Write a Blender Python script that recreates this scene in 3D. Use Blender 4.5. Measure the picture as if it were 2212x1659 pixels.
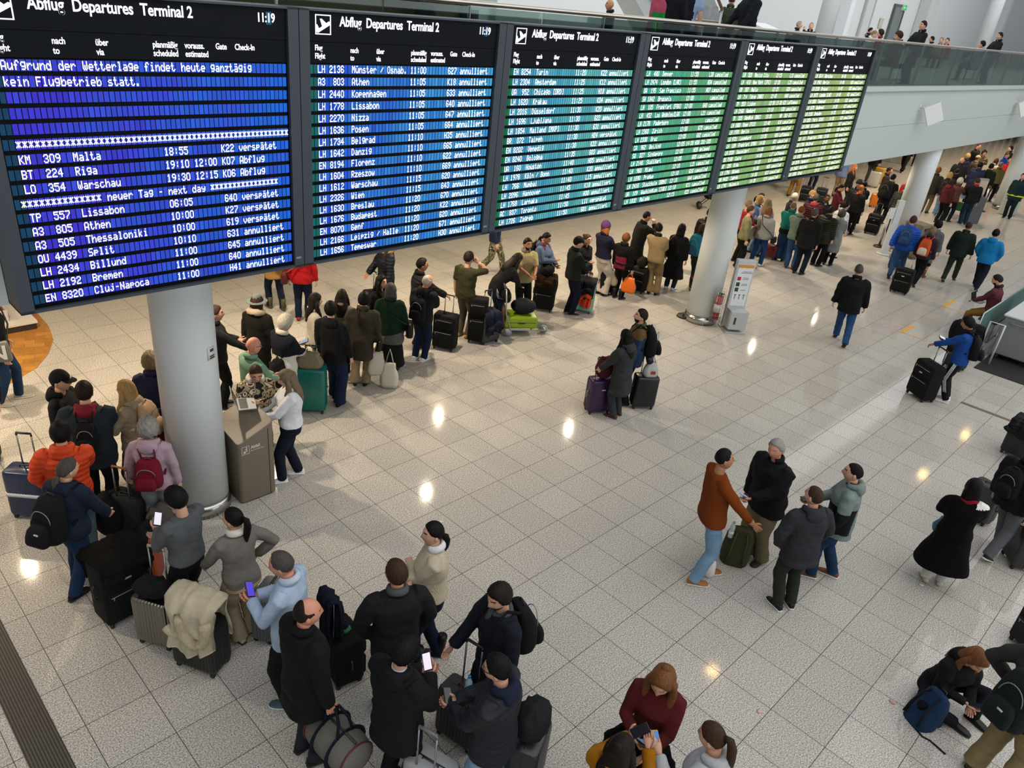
import bpy, math, random
import numpy as np
from math import sin, cos, pi, radians, atan2, hypot
from mathutils import Matrix, Vector
rng = random.Random(7)
S = bpy.context.scene
for o in list(bpy.data.objects): bpy.data.objects.remove(o)

# ------------------------------------------------------------------ camera
W, Hh = 2212, 1659
F, PX, PY = 1639.606, 1068.557, 855.7255
CZ = 6.141
ROT = np.array([[0.71813, -0.68959, 0.09356], [-0.26541, -0.39568, -0.8792], [0.64331, 0.60655, -0.46717]])
cam = bpy.data.objects.new('camera', bpy.data.cameras.new('camera'))
S.collection.objects.link(cam); S.camera = cam
cam.data.sensor_width = 36; cam.data.lens = F / W * 36
cam.data.shift_x = (W / 2 - PX) / W; cam.data.shift_y = (PY - Hh / 2) / W
cam.data.clip_start = .05; cam.data.clip_end = 400
m = Matrix.Identity(4)
for r in range(3):
    m[r][0] = ROT[0][r]; m[r][1] = -ROT[1][r]; m[r][2] = -ROT[2][r]
m[2][3] = CZ
cam.matrix_world = m
S.view_settings.view_transform = 'Standard'; S.view_settings.look = 'None'
S.view_settings.exposure = 0.0; S.view_settings.gamma = 1; S.view_settings.use_curve_mapping = False
S.cycles.use_denoising = True; S.cycles.max_bounces = 6; S.cycles.diffuse_bounces = 3
S.cycles.glossy_bounces = 3; S.cycles.transmission_bounces = 5; S.cycles.transparent_max_bounces = 10
S.cycles.sample_clamp_indirect = 4; S.cycles.caustics_reflective = False; S.cycles.caustics_refractive = False

# ------------------------------------------------------------------ daylight of the hall, lamps under the gallery, added fill for the upper level
wd = bpy.data.worlds.new('hall_daylight'); S.world = wd; wd.use_nodes = True
wd.node_tree.nodes['Background'].inputs[0].default_value = (.90, .95, 1, 1)
wd.node_tree.nodes['Background'].inputs[1].default_value = .34
def area(name, loc, size, power, col, rot=(0, 0, 0)):
    l = bpy.data.lights.new(name, 'AREA'); l.shape = 'RECTANGLE'; l.size, l.size_y = size; l.energy = power; l.color = col
    o = bpy.data.objects.new(name, l); o.location = loc; o.rotation_euler = rot; S.collection.objects.link(o); return o
area('skylight', (14, -5, 14), (46, 16), 3500, (1, .99, .98))
area('facade_daylight', (16, -19, 7), (50, 10), 2000, (.95, .98, 1), (radians(90), 0, 0))
area('upper_wall_fill', (26, 11, 12.5), (70, 6), 2100, (.97, .99, 1), (radians(48), 0, 0))  # added fill light, tilted to brighten the upper back wall
area('upper_deck_fill', (28, 12.5, 10), (60, 5), 900, (.98, 1, .98))  # added fill light from above, brightens the deck behind the glass
def downlight(name, x, y, z, power, col, rad=.045, ang=150):
    l = bpy.data.lights.new(name, 'SPOT'); l.energy = power; l.color = col; l.spot_size = radians(ang); l.spot_blend = .5; l.shadow_soft_size = rad
    o = bpy.data.objects.new(name, l); o.location = (x, y, z); S.collection.objects.link(o)
for k in range(-2, 13):
    downlight('gallery_downlight', 8.66 + 4.54 * k, 9.83, 3.18, 300, (1, .82, .60))
    downlight('gallery_downlight', 10.93 + 4.54 * k, 12.13, 3.18, 360, (1, .81, .57))
area('shop_light', (-.5, 14.5, 3.2), (3, 1.5), 170, (1, .78, .5))
for x in (14.04, 28.6, 33.5): area('hall_pendant', (x, 4.95, 8), (.26, .26), 14, (1, .62, .22))

# ------------------------------------------------------------------ pixel <-> place
def ray(x, y): return ROT.T @ np.array([(x - PX) / F, (y - PY) / F, 1])
def gnd(x, y, z=0.):
    r = ray(x, y); s = (z - CZ) / r[2]; return np.array([0, 0, CZ]) + s * r
def aty(x, y, Y):
    r = ray(x, y); return np.array([0, 0, CZ]) + r * (Y / r[1])

# ------------------------------------------------------------------ materials
MC = {}
def lin(c):
    return tuple((v / 12.92 if v <= .04045 else ((v + .055) / 1.055) ** 2.4) for v in c)
def hexc(h):
    return lin(tuple(int(h[i:i + 2], 16) / 255 for i in (0, 2, 4)))
class NT:
    def __init__(s, m): s.t = m.node_tree; s.n = s.t.nodes; s.l = s.t.links
    def add(s, typ, **kw):
        n = s.n.new(typ)
        for k, v in kw.items():
            if k.startswith('_'): n.inputs[int(k[1:])].default_value = v
            else: setattr(n, k, v)
        return n
    def math(s, op, a, b=None, c=None):
        n = s.n.new('ShaderNodeMath'); n.operation = op
        for i, v in enumerate((a, b, c)):
            if v is None: continue
            if hasattr(v, 'links') or hasattr(v, 'is_output'): s.l.new(v, n.inputs[i])
            else: n.inputs[i].default_value = v
        return n.outputs[0]
    def mix(s, fac, a, b):
        n = s.n.new('ShaderNodeMix'); n.data_type = 'RGBA'
        for i, v in ((0, fac), (6, a), (7, b)):
            if hasattr(v, 'is_output'): s.l.new(v, n.inputs[i])
            else: n.inputs[i].default_value = (*v, 1) if isinstance(v, tuple) and len(v) == 3 else v
        return n.outputs[2]
def base(name):
    m = bpy.data.materials.new(name); m.use_nodes = True
    return m, m.node_tree.nodes['Principled BSDF'], NT(m)
def mat(col, kind='plain', rough=.6, metal=0., var=.08):
    """col: hex; kind: plain, cloth, knit, denim, puffer, hair, fur, camo, skin, metal, pattern, leather, weave"""
    key = (col, kind, rough, metal)
    if key in MC: return MC[key]
    m, b, t = base('%s_%s' % (kind, col)); c = hexc(col)
    m.diffuse_color = (*c, 1)
    b.inputs['Roughness'].default_value = rough; b.inputs['Metallic'].default_value = metal
    b.inputs['Base Color'].default_value = (*c, 1)
    tc = t.add('ShaderNodeTexCoord')
    def noise(sc, det=3, vec=None):
        n = t.add('ShaderNodeTexNoise'); n.inputs['Scale'].default_value = sc; n.inputs['Detail'].default_value = det
        t.l.new(vec or tc.outputs['Object'], n.inputs['Vector']); return n
    def bump(h, st, dist=.01):
        n = t.add('ShaderNodeBump'); n.inputs['Strength'].default_value = st; n.inputs['Distance'].default_value = dist
        t.l.new(h, n.inputs['Height']); t.l.new(n.outputs[0], b.inputs['Normal'])
    def tint(f, lo, hi):
        t.l.new(t.mix(f, tuple(v * lo for v in c), tuple(min(1, v * hi) for v in c)), b.inputs['Base Color'])
    if kind in ('cloth', 'leather', 'weave'):
        b.inputs['Roughness'].default_value = .88 if kind != 'leather' else .42
        b.inputs['Specular IOR Level'].default_value = .25
        n = noise(14, 4); bump(n.outputs[0], .5, .02); tint(n.outputs[0], .8, 1.2)
    elif kind == 'knit':
        b.inputs['Roughness'].default_value = .95; b.inputs['Specular IOR Level'].default_value = .15
        w = t.add('ShaderNodeTexWave'); w.inputs['Scale'].default_value = 55; w.inputs['Distortion'].default_value = 1.5
        t.l.new(tc.outputs['Object'], w.inputs['Vector']); bump(w.outputs['Fac'], .35, .006)
        tint(noise(9).outputs[0], .82, 1.18)
    elif kind == 'denim':
        b.inputs['Roughness'].default_value = .9; b.inputs['Specular IOR Level'].default_value = .15
        n = noise(6, 5); tint(n.outputs[0], .6, 1.4); bump(noise(160, 2).outputs[0], .3, .004)
    elif kind == 'puffer':
        b.inputs['Roughness'].default_value = .62; b.inputs['Specular IOR Level'].default_value = .2
        w = t.add('ShaderNodeTexWave'); w.bands_direction = 'Z'; w.inputs['Scale'].default_value = 5.; w.inputs['Distortion'].default_value = 1.2; w.inputs['Detail Scale'].default_value = 2.
        t.l.new(tc.outputs['Object'], w.inputs['Vector']); bump(w.outputs['Fac'], .4, .02)
        tint(noise(20, 3).outputs[0], .8, 1.2)
    elif kind in ('hair', 'fur'):
        b.inputs['Roughness'].default_value = .55 if kind == 'hair' else .95; b.inputs['Specular IOR Level'].default_value = .14
        mp = t.add('ShaderNodeMapping'); mp.inputs['Scale'].default_value = (30, 30, 5) if kind == 'hair' else (45, 45, 45)
        t.l.new(tc.outputs['Object'], mp.inputs[0]); n = noise(2, 4, mp.outputs[0]); tint(n.outputs[0], .5, 1.5); bump(n.outputs[0], .7, .01)
    elif kind == 'camo':
        n = noise(9, 1); r = t.add('ShaderNodeValToRGB'); r.color_ramp.interpolation = 'CONSTANT'
        e = r.color_ramp.elements; e[0].color = (*hexc('4a4a36'), 1); e[1].position = .46; e[1].color = (*c, 1)
        x = e.new(.56); x.color = (*hexc('24241c'), 1); x = e.new(.64); x.color = (*hexc('b0a78a'), 1)
        t.l.new(n.outputs[0], r.inputs[0]); t.l.new(r.outputs[0], b.inputs['Base Color']); b.inputs['Roughness'].default_value = .9
    elif kind == 'pattern':
        n = noise(11, 1); r = t.add('ShaderNodeValToRGB'); r.color_ramp.interpolation = 'CONSTANT'
        e = r.color_ramp.elements; e[0].color = (*hexc('1c1a18'), 1); e[1].position = .44; e[1].color = (*c, 1)
        x = e.new(.55); x.color = (*hexc('57402c'), 1); x = e.new(.62); x.color = (*hexc('d3c9b4'), 1); x = e.new(.7); x.color = (*hexc('5e2a30'), 1)
        t.l.new(n.outputs[0], r.inputs[0]); t.l.new(r.outputs[0], b.inputs['Base Color']); b.inputs['Roughness'].default_value = .95
        bump(noise(60).outputs[0], .6, .01)
    elif kind == 'skin':
        b.inputs['Roughness'].default_value = .5; b.inputs['Specular IOR Level'].default_value = .35
        tint(noise(25, 3).outputs[0], .9, 1.1)
    elif kind == 'plain':
        n = noise(30, 3); tint(n.outputs[0], 1 - var, 1 + var)
    MC[key] = m; return m
def metal(col='b8b8b8', rough=.3): return mat(col, 'metal', rough, 1.)
def emis(col, st, name='lit'):
    key = ('e', col, st)
    if key in MC: return MC[key]
    m, b, t = base('%s_%s' % (name, col)); c = hexc(col)
    b.inputs['Base Color'].default_value = (*[v * .3 for v in c], 1); b.inputs['Emission Color'].default_value = (*c, 1); b.inputs['Emission Strength'].default_value = st
    MC[key] = m; return m

# ------------------------------------------------------------------ mesh helpers
class MB:
    def __init__(s): s.v = []; s.f = []; s.m = []; s.n = 0
    def add(s, v, f, mi=0):
        v = np.asarray(v, float).reshape(-1, 3); s.v.append(v)
        s.f += [tuple(i + s.n for i in q) for q in f]; s.m += [mi] * len(f); s.n += len(v); return s
    def verts(s): return np.concatenate(s.v) if s.v else np.zeros((0, 3))
    def loft(s, rings, mi=0, caps=True, closed=True):
        R = np.array(rings); k, n = R.shape[:2]; f = []
        for i in range(k - 1):
            for j in range(n if closed else n - 1):
                a, b = i * n + j, i * n + (j + 1) % n; f.append((a, b, b + n, a + n))
        if caps and closed: f.append(tuple(range(n - 1, -1, -1))); f.append(tuple(range((k - 1) * n, k * n)))
        return s.add(R, f, mi)
    def box(s, c, d, mi=0, rz=0.):
        c = np.array(c, float); d = np.array(d, float) / 2
        v = np.array([(x, y, z) for z in (-1, 1) for y in (-1, 1) for x in (-1, 1)], float) * d
        if rz: v = rotz(v, rz)
        return s.add(v + c, [(0, 2, 3, 1), (4, 5, 7, 6), (0, 1, 5, 4), (2, 6, 7, 3), (0, 4, 6, 2), (1, 3, 7, 5)], mi)
    def tube(s, pts, rad, n=8, mi=0, flat=1., ref=(0, 0, 1)):
        pts = np.array(pts, float); k = len(pts); rad = np.broadcast_to(np.asarray(rad, float), (k,))
        tg = np.gradient(pts, axis=0); tg /= np.maximum(np.linalg.norm(tg, axis=1), 1e-9)[:, None]
        ref = np.array(ref, float)
        if abs(tg[0] @ ref) > .9: ref = np.array([1., 0, 0]) if abs(tg[0][0]) < .9 else np.array([0, 1., 0])
        u = ref - tg[0] * (ref @ tg[0]); u /= np.linalg.norm(u); rings = []
        a = np.arange(n) * 2 * pi / n
        for i in range(k):
            u = u - tg[i] * (u @ tg[i]); u /= max(np.linalg.norm(u), 1e-9); w = np.cross(tg[i], u)
            rings.append(pts[i] + rad[i] * (np.cos(a)[:, None] * w + flat * np.sin(a)[:, None] * u))
        return s.loft(rings, mi)
    def cyl(s, c, r, h, n=20, mi=0, axis=2, r2=None):
        a = np.arange(n) * 2 * pi / n; rr = (r, r if r2 is None else r2); R = []
        for i, z in enumerate((-h / 2, h / 2)):
            p = np.stack([np.cos(a) * rr[i], np.sin(a) * rr[i], np.full(n, z)], 1)
            if axis == 0: p = p[:, [2, 0, 1]]
            if axis == 1: p = p[:, [1, 2, 0]]
            R.append(p + np.array(c, float))
        return s.loft(R, mi)
    def ell(s, c, r, nu=14, nv=9, mi=0):
        a = np.arange(nu) * 2 * pi / nu; R = []
        for k in range(nv + 1):
            la = -pi / 2 + pi * (k + .02) / (nv + .04); R.append(np.stack([np.cos(a) * cos(la) * r[0], np.sin(a) * cos(la) * r[1], np.full(nu, sin(la) * r[2])], 1) + np.array(c, float))
        return s.loft(R, mi)
    def mesh(s, name, mats=(), smooth=True):
        me = bpy.data.meshes.new(name); v = s.verts()
        me.from_pydata(v.tolist(), [], s.f)
        for mm in mats: me.materials.append(mm)
        if len(mats) > 1: me.polygons.foreach_set('material_index', s.m)
        if smooth: me.polygons.foreach_set('use_smooth', [True] * len(me.polygons))
        me.update(); return me
    def build(s, name, mats, parent=None, smooth=True, loc=None, rz=0.):
        if not isinstance(mats, (list, tuple)): mats = [mats]
        return obj(name, s.mesh(name, mats, smooth), parent, loc, rz)
def rotz(v, a):
    v = np.asarray(v, float); c, s_ = cos(a), sin(a); o = v.copy(); o[..., 0] = v[..., 0] * c - v[..., 1] * s_; o[..., 1] = v[..., 0] * s_ + v[..., 1] * c; return o
def rotx(v, a):
    v = np.asarray(v, float); c, s_ = cos(a), sin(a); o = v.copy(); o[..., 1] = v[..., 1] * c - v[..., 2] * s_; o[..., 2] = v[..., 1] * s_ + v[..., 2] * c; return o
def obj(name, me, parent=None, loc=None, rz=0.):
    o = bpy.data.objects.new(name, me); S.collection.objects.link(o)
    if parent: o.parent = parent
    if loc is not None: o.location = loc
    if rz: o.rotation_euler = (0, 0, rz)
    return o
def tag(o, label=None, cat=None, group=None, kind=None):
    for k, v in (('label', label), ('category', cat), ('group', group), ('kind', kind)):
        if v: o[k] = v
    return o
def thing(name, label, cat, loc=(0, 0, 0), rz=0., group=None):
    return tag(obj(name, None, None, [float(v) for v in loc], rz), label, cat, group)
def struct(o): o['kind'] = 'structure'; return o
def sharp(o):
    o.data.polygons.foreach_set('use_smooth', [False] * len(o.data.polygons)); return o
def bevel(o, w=.01, seg=2):
    b = o.modifiers.new('bevel', 'BEVEL'); b.width = w; b.segments = seg; b.limit_method = 'ANGLE'; return o
work = bpy.data.scenes.new('work')
def evalmesh(data, mods):
    o = bpy.data.objects.new('tmp', data); work.collection.objects.link(o)
    for typ, kw in mods:
        md = o.modifiers.new(typ, typ)
        for k, v in kw.items(): setattr(md, k, v)
    with bpy.context.temp_override(scene=work, view_layer=work.view_layers[0]): dg = bpy.context.evaluated_depsgraph_get()
    dg.update()
    me = bpy.data.meshes.new_from_object(o.evaluated_get(dg), depsgraph=dg)
    bpy.data.objects.remove(o); return me
def blend(mb, vox, it=4):
    """unite the pieces of one body or garment into a single closed skin"""
    src = mb.mesh('src'); me = evalmesh(src, [('REMESH', dict(mode='VOXEL', voxel_size=vox)), ('SMOOTH', dict(factor=.5, iterations=it))])
    n = len(me.vertices); v = np.empty(n * 3); me.vertices.foreach_get('co', v)
    fs = [tuple(p.vertices) for p in me.polygons]
    bpy.data.meshes.remove(me); bpy.data.meshes.remove(src)
    o = MB(); o.add(v.reshape(-1, 3), fs); return o
def textmesh(body, size, xs=1., ext=.002, align='LEFT', bold=0.):
    c = bpy.data.curves.new('text', 'FONT'); c.body = body; c.size = size; c.extrude = ext; c.align_x = align; c.offset = bold; c.resolution_u = 3
    me = evalmesh(c, []); bpy.data.curves.remove(c)
    v = np.empty(len(me.vertices) * 3); me.vertices.foreach_get('co', v); v = v.reshape(-1, 3); v[:, 0] *= xs
    o = MB(); o.add(np.stack([v[:, 0], -v[:, 2], v[:, 1]], 1), [tuple(p.vertices) for p in me.polygons]); bpy.data.meshes.remove(me)
    return o      # letters stand upright facing -Y
# ------------------------------------------------------------------ setting: floor, columns, gallery
TS, OX, OY = .575, 9.015, 8.385
def floor_mat():
    m, b, t = base('granite_tiles'); tc = t.add('ShaderNodeTexCoord'); sp = t.add('ShaderNodeSeparateXYZ')
    t.l.new(tc.outputs['Object'], sp.inputs[0])
    u = t.math('DIVIDE', t.math('SUBTRACT', sp.outputs[0], OX), TS); v = t.math('DIVIDE', t.math('SUBTRACT', sp.outputs[1], OY), TS)
    jw = .0062 / TS
    def joint(w):
        d = t.math('ABSOLUTE', t.math('SUBTRACT', t.math('FRACT', t.math('ADD', w, .5)), .5)); return t.math('LESS_THAN', d, jw / 2)
    j = t.math('MAXIMUM', joint(u), joint(v))
    cb = t.add('ShaderNodeCombineXYZ'); t.l.new(t.math('FLOOR', u), cb.inputs[0]); t.l.new(t.math('FLOOR', v), cb.inputs[1])
    wn = t.add('ShaderNodeTexWhiteNoise'); wn.noise_dimensions = '3D'; t.l.new(cb.outputs[0], wn.inputs['Vector'])
    def noise(sc, det):
        n = t.add('ShaderNodeTexNoise'); n.inputs['Scale'].default_value = sc; n.inputs['Detail'].default_value = det; n.inputs['Roughness'].default_value = .7
        t.l.new(tc.outputs['Object'], n.inputs['Vector']); return n.outputs[0]
    r = t.add('ShaderNodeValToRGB'); e = r.color_ramp.elements
    e[0].position = .34; e[0].color = (*hexc('716c66'), 1); e[1].position = .66; e[1].color = (*hexc('e0dbd3'), 1)
    x = e.new(.5); x.color = (*hexc('aea9a1'), 1)
    t.l.new(noise(75, 3), r.inputs[0])
    hv = t.add('ShaderNodeHueSaturation'); t.l.new(r.outputs[0], hv.inputs['Color'])
    t.l.new(t.math('ADD', .96, t.math('MULTIPLY', wn.outputs[0], .08)), hv.inputs['Value'])
    hv.inputs['Saturation'].default_value = 1.0
    col = t.mix(j, hv.outputs[0], hexc('38332e'))
    t.l.new(col, b.inputs['Base Color'])
    t.l.new(t.math('ADD', t.math('MULTIPLY', j, .4), t.math('ADD', .055, t.math('MULTIPLY', noise(1.2, 1), .03))), b.inputs['Roughness'])
    b.inputs['Specular IOR Level'].default_value = .24
    bp = t.add('ShaderNodeBump'); bp.inputs['Strength'].default_value = .25; bp.inputs['Distance'].default_value = .003; bp.invert = True
    t.l.new(j, bp.inputs['Height']); t.l.new(bp.outputs[0], b.inputs['Normal'])
    return m
fl = MB(); fl.box((30, 3, -.1), (130, 50, .2)); FLOOR = struct(sharp(fl.build('floor', floor_mat())))
def grate_mat(c1, c2, sc, ax):
    m, b, t = base('ribbed_mat'); tc = t.add('ShaderNodeTexCoord'); sp = t.add('ShaderNodeSeparateXYZ'); t.l.new(tc.outputs['Object'], sp.inputs[0])
    f = t.math('LESS_THAN', t.math('FRACT', t.math('MULTIPLY', sp.outputs[ax], sc)), .45)
    t.l.new(t.mix(f, hexc(c1), hexc(c2)), b.inputs['Base Color']); b.inputs['Roughness'].default_value = .7; return m
g = MB(); g.box((.615, 3, .004), (.29, 9, .012)); struct(sharp(g.build('trim_1', grate_mat('4a443e', '1d1a18', 40, 0))))
g = MB(); g.box((22.6, 2.0, .006), (9, 2.1, .012)); t_ = tag(sharp(g.build('floor_mat', mat('2b2a2a', 'cloth'))), 'dark grey carpet mat under the check-in counter', 'mat')
g = MB(); g.box((15.95, 2.02, .003), (.09, 1.25, .008)); struct(sharp(g.build('trim_2', mat('6a5a45', 'plain', .5))))
for (x, y, l, w, lb) in ((18.9, 4.83, .74, .09, 'long yellow floor marking strip beside the walking man'), (22.0, 4.89, .85, .09, 'yellow floor marking strip behind the seated laptop user')):
    g = MB(); g.box((x + l / 2 - .1, y, .002), (l, w, .004)); g.box((x - .1, y - .28, .002), (.03, .55, .004))
    tag(sharp(g.build('floor_marking', mat('d69a3c', 'plain', .6))), lb, 'floor marking')
white = mat('dbe2e3', 'plain', .45, 0, .02); white2 = mat('bfc4c8', 'plain', .5, 0, .02)
# wooden shop floor with a round edge
arc = [(-6, 12.0), (1.2, 12.2), (2.09, 12.49), (2.75, 12.97), (3.06, 13.41), (3.3, 13.94), (3.42, 14.58), (3.45, 15.6), (3.3, 18.4), (-6, 18.4)]
def wood_mat(c1, c2):
    m, b, t = base('oak_planks'); tc = t.add('ShaderNodeTexCoord'); mp = t.add('ShaderNodeMapping'); mp.inputs['Rotation'].default_value = (0, 0, .3); t.l.new(tc.outputs['Object'], mp.inputs[0])
    br = t.add('ShaderNodeTexBrick'); br.inputs['Scale'].default_value = 1.6; br.inputs['Mortar Size'].default_value = .004; br.inputs['Color1'].default_value = (*hexc(c1), 1); br.inputs['Color2'].default_value = (*hexc(c2), 1); br.inputs['Mortar'].default_value = (*hexc('6b4a20'), 1)
    t.l.new(mp.outputs[0], br.inputs[0]); n = t.add('ShaderNodeTexNoise'); n.inputs['Scale'].default_value = 6; t.l.new(mp.outputs[0], n.inputs[0])
    h = t.add('ShaderNodeHueSaturation'); t.l.new(br.outputs[0], h.inputs['Color']); t.l.new(t.math('ADD', .7, t.math('MULTIPLY', n.outputs[0], .6)), h.inputs['Value'])
    t.l.new(h.outputs[0], b.inputs['Base Color']); b.inputs['Roughness'].default_value = .4; return m
OAK = wood_mat('b9823c', 'a06c2c')
g = MB(); g.loft([[(x, y, z) for x, y in arc] for z in (0, .006)]); struct(sharp(g.build('trim_3', OAK)))
# columns
def column(x, y, lb):
    t = thing('column', lb, 'column', (x, y, 0)); g = MB(); g.cyl((0, 0, 2.48), .34, 4.7, 48); sh = g.build('shaft', white, t)
    g = MB(); g.cyl((0, 0, .09), .36, .18, 48); g.cyl((0, 0, .183), .35, .006, 48); k = g.build('base_ring', metal('b5b3ae', .22), t); k['label'] = 'brushed steel ring round the foot'
    for o in (sh, k):
        for p in o.data.polygons:
            if len(p.vertices) > 4: p.use_smooth = False
    return t
CX = [3.22, 15.0, 26.9, 38.8]
c1 = column(CX[0], 7.99, 'round white column nearest the camera beside the brown waste bin')
g = MB(); p = (-.02, -.34, 2.2); g.box((.16, -.305, 2.22), (.11, .012, .15), 0, .45); o = g.build('sign_plate', mat('dcdcda', 'plain', .5), c1)
g = MB(); g.box((.168, -.312, 2.26), (.05, .008, .03), 0, .45); g.box((.168, -.312, 2.19), (.07, .008, .012), 0, .45); g.box((.168, -.312, 2.165), (.07, .008, .012), 0, .45); g.build('print', mat('3a3a38', 'plain', .5), o)
column(CX[1], 7.99, 'round white column holding the caged fire extinguisher')
column(CX[2], 7.99, 'round white column behind the brown bin and the far queue')
column(CX[3], 7.99, 'farthest round white column at the right picture edge')
# gallery slab and fascia
YF = 7.55
g = MB()
prof = [(YF, 3.24), (YF - .02, 4.06), (YF + .0, 4.07), (YF + .0, 4.09), (YF - .02, 4.10), (YF - .02, 4.93), (YF - .10, 4.94), (YF - .10, 5.05), (YF + .25, 5.05), (YF + .25, 4.95), (19, 4.95), (19, 3.24)]
g.loft([[(x, y, z) for y, z in prof] for x in (-16, 95)]); struct(sharp(g.build('floor_gallery', mat('bcc7c4', 'plain', .5, 0, .02))))
g = MB(); g.box((40, 19.1, 7.5), (120, .2, 15)); struct(sharp(g.build('wall_back', mat('d3d5d7', 'plain', .6, 0, .02))))
g = MB(); g.box((40, 13.3, 4.957), (110, 11, .01)); struct(sharp(g.build('trim_4', mat('b5b2a8', 'plain', .4))))
def glass_mat(col, a):
    m = bpy.data.materials.new('railing_glass'); m.use_nodes = True; t = NT(m); t.n.clear()
    o = t.add('ShaderNodeOutputMaterial'); tr = t.add('ShaderNodeBsdfTransparent'); tr.inputs[0].default_value = (*hexc(col), 1)
    gl = t.add('ShaderNodeBsdfGlossy'); gl.inputs['Roughness'].default_value = .02; fr = t.add('ShaderNodeFresnel'); fr.inputs[0].default_value = 1.45
    mx = t.add('ShaderNodeMixShader'); t.l.new(t.math('ADD', t.math('MULTIPLY', fr.outputs[0], .8), a), mx.inputs[0]); t.l.new(tr.outputs[0], mx.inputs[1]); t.l.new(gl.outputs[0], mx.inputs[2]); t.l.new(mx.outputs[0], o.inputs[0]); return m
GL = glass_mat('c3d6d1', .02)
rl = thing('glass_railing', 'long glass railing with steel handrail along the gallery edge', 'railing', (0, YF, 5.05))
g = MB(); g.tube([(x, 0.03, .96) for x in np.linspace(-14, 92, 40)], .03, 12); g.build('handrail', metal('c9c2b8', .3), rl)
for k in range(62):
    x0 = -6 + k * 1.29
    g = MB(); g.box((x0 + .64, .03, .46), (1.27, .016, .92)); sharp(g.build('glass_pane', GL, rl))
    if k % 2 == 0:
        g = MB(); g.box((x0, .05, .47), (.012, .05, .94)); sharp(g.build('post', metal('aab4b2', .4), rl))
# upper level wall: pilasters, door, plates
def wallbox(name, x0, x1, y0, y1, Y, m, th=.1, label=None, cat=None):
    a, b_ = aty(x0, y0, Y), aty(x1, y1, Y); g = MB(); g.box(((a[0] + b_[0]) / 2, Y, (a[2] + b_[2]) / 2), (abs(b_[0] - a[0]), th, abs(a[2] - b_[2]))); o = sharp(g.build(name, m)); return o
lw = mat('dfe1e2', 'plain', .6, 0, .02)
# under-gallery back wall of dark glass doors at the far right
dk = mat('2c3236', 'plain', .2); fr = metal('9ba3a5', .4)
dg_ = thing('glass_door_front', 'dark glass entrance front with pale posts beyond the far crowd', 'entrance', (56, 17.2, 0))
g = MB(); g.box((0, .1, 1.55), (46, .06, 3.1)); sharp(g.build('glass_pane', dk, dg_))
for k in range(24):
    g = MB(); g.box((-23 + k * 2, 0, 1.55), (.16, .16, 3.1)); sharp(g.build('post', fr, dg_))
# flood lamps on the fascia
for px, py, lb in ((1985, 240, 'white square lamp on the gallery front beside the board'), (2190, 228, 'white square lamp on the gallery front at the right edge')):
    p = aty(px, py, YF); t = thing('wall_lamp', lb, 'lamp', p)
    g = MB(); g.box((0, -.31, -.02), (.06, .42, .5)); sh = g.verts(); sh = rotx(sh - [0, -.31, 0], -.5); sh = rotz(sh, .75) + [.05, -.36, 0]; g.v = [sh]; bevel(sharp(g.build('lamp_body', mat('e4e6e4', 'plain', .4), t)), .008)
    g = MB(); g.tube([(-.1, 0, .1), (-.1, -.18, .1), (.0, -.3, .02)], .022, 8); g.build('arm', mat('d0d2d0', 'plain', .4), t)
    g = MB(); g.box((-.1, -.02, .1), (.14, .04, .14)); sharp(g.build('wall_plate', mat('d9dbd9', 'plain', .4), t))
# ------------------------------------------------------------------ departures boards
GLY = {}
def _f(s):
    for it in s.split():
        ch, h = it[0], it[1:]
        GLY[ch] = [int(h[i:i + 2], 16) for i in range(0, 10, 2)]
_f('03E4141413E 100427F4000 26251494946 32241494936 41814127F10 52745454539 63E49494932 70161110907 83649494936 9064949291E :0000360000 '
   'A7E1111117E B7F49494936 C3E41414122 D7F4141221C E7F49494941 F7F09090901 G3E41494932 H7F0808087F I00417F4100 J2040413F01 K7F08142241 L7F40404040 '
   'M7F020C027F N7F0408107F O3E4141413E P7F09090906 Q3E4151215E R7F09192946 S4649494931 T01017F0101 U3F4040403F V1F2040201F W3F4038403F X6314081463 Y0708700807 Z6151494543 '
   '(00007F4141 )0041417F00 *22143E1422 -0008080800 .0060600000 /2010080402 a2054545478 b7F48444438 c3844444420 d384444487F e3854545418 f087E090102 g0C5252523E h7F08040478 '
   'i00447D4000 j2040443D00 k7F10284400 l00417F4000 m7C04180478 n7C08040478 o3844444438 p7C14141408 q081414187C r7C08040408 s4854545420 t043F444020 u3C4040207C v1C2040201C '
   'w3C4030403C x4428102844 y0C5050503C z4464544C44 ä2055545578 ö3845444538 ü3C4140217C')
X0B, PB, ZT, ZB, YB = 1.365, 2.5945, 5.865, 3.50, 6.6
FIX = {1: ''}
def R(fl, no, dest, t, gate='', st='', est=''):
    return '  %-3s%s  %-16s %-6s%-6s%-4s%s' % (fl, no.rjust(4), dest[:16], t, est, gate, st)
an, ca, ve, lu = 'annulliert', 'cancelled', 'verspätet', 'Lufthansa'
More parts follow.
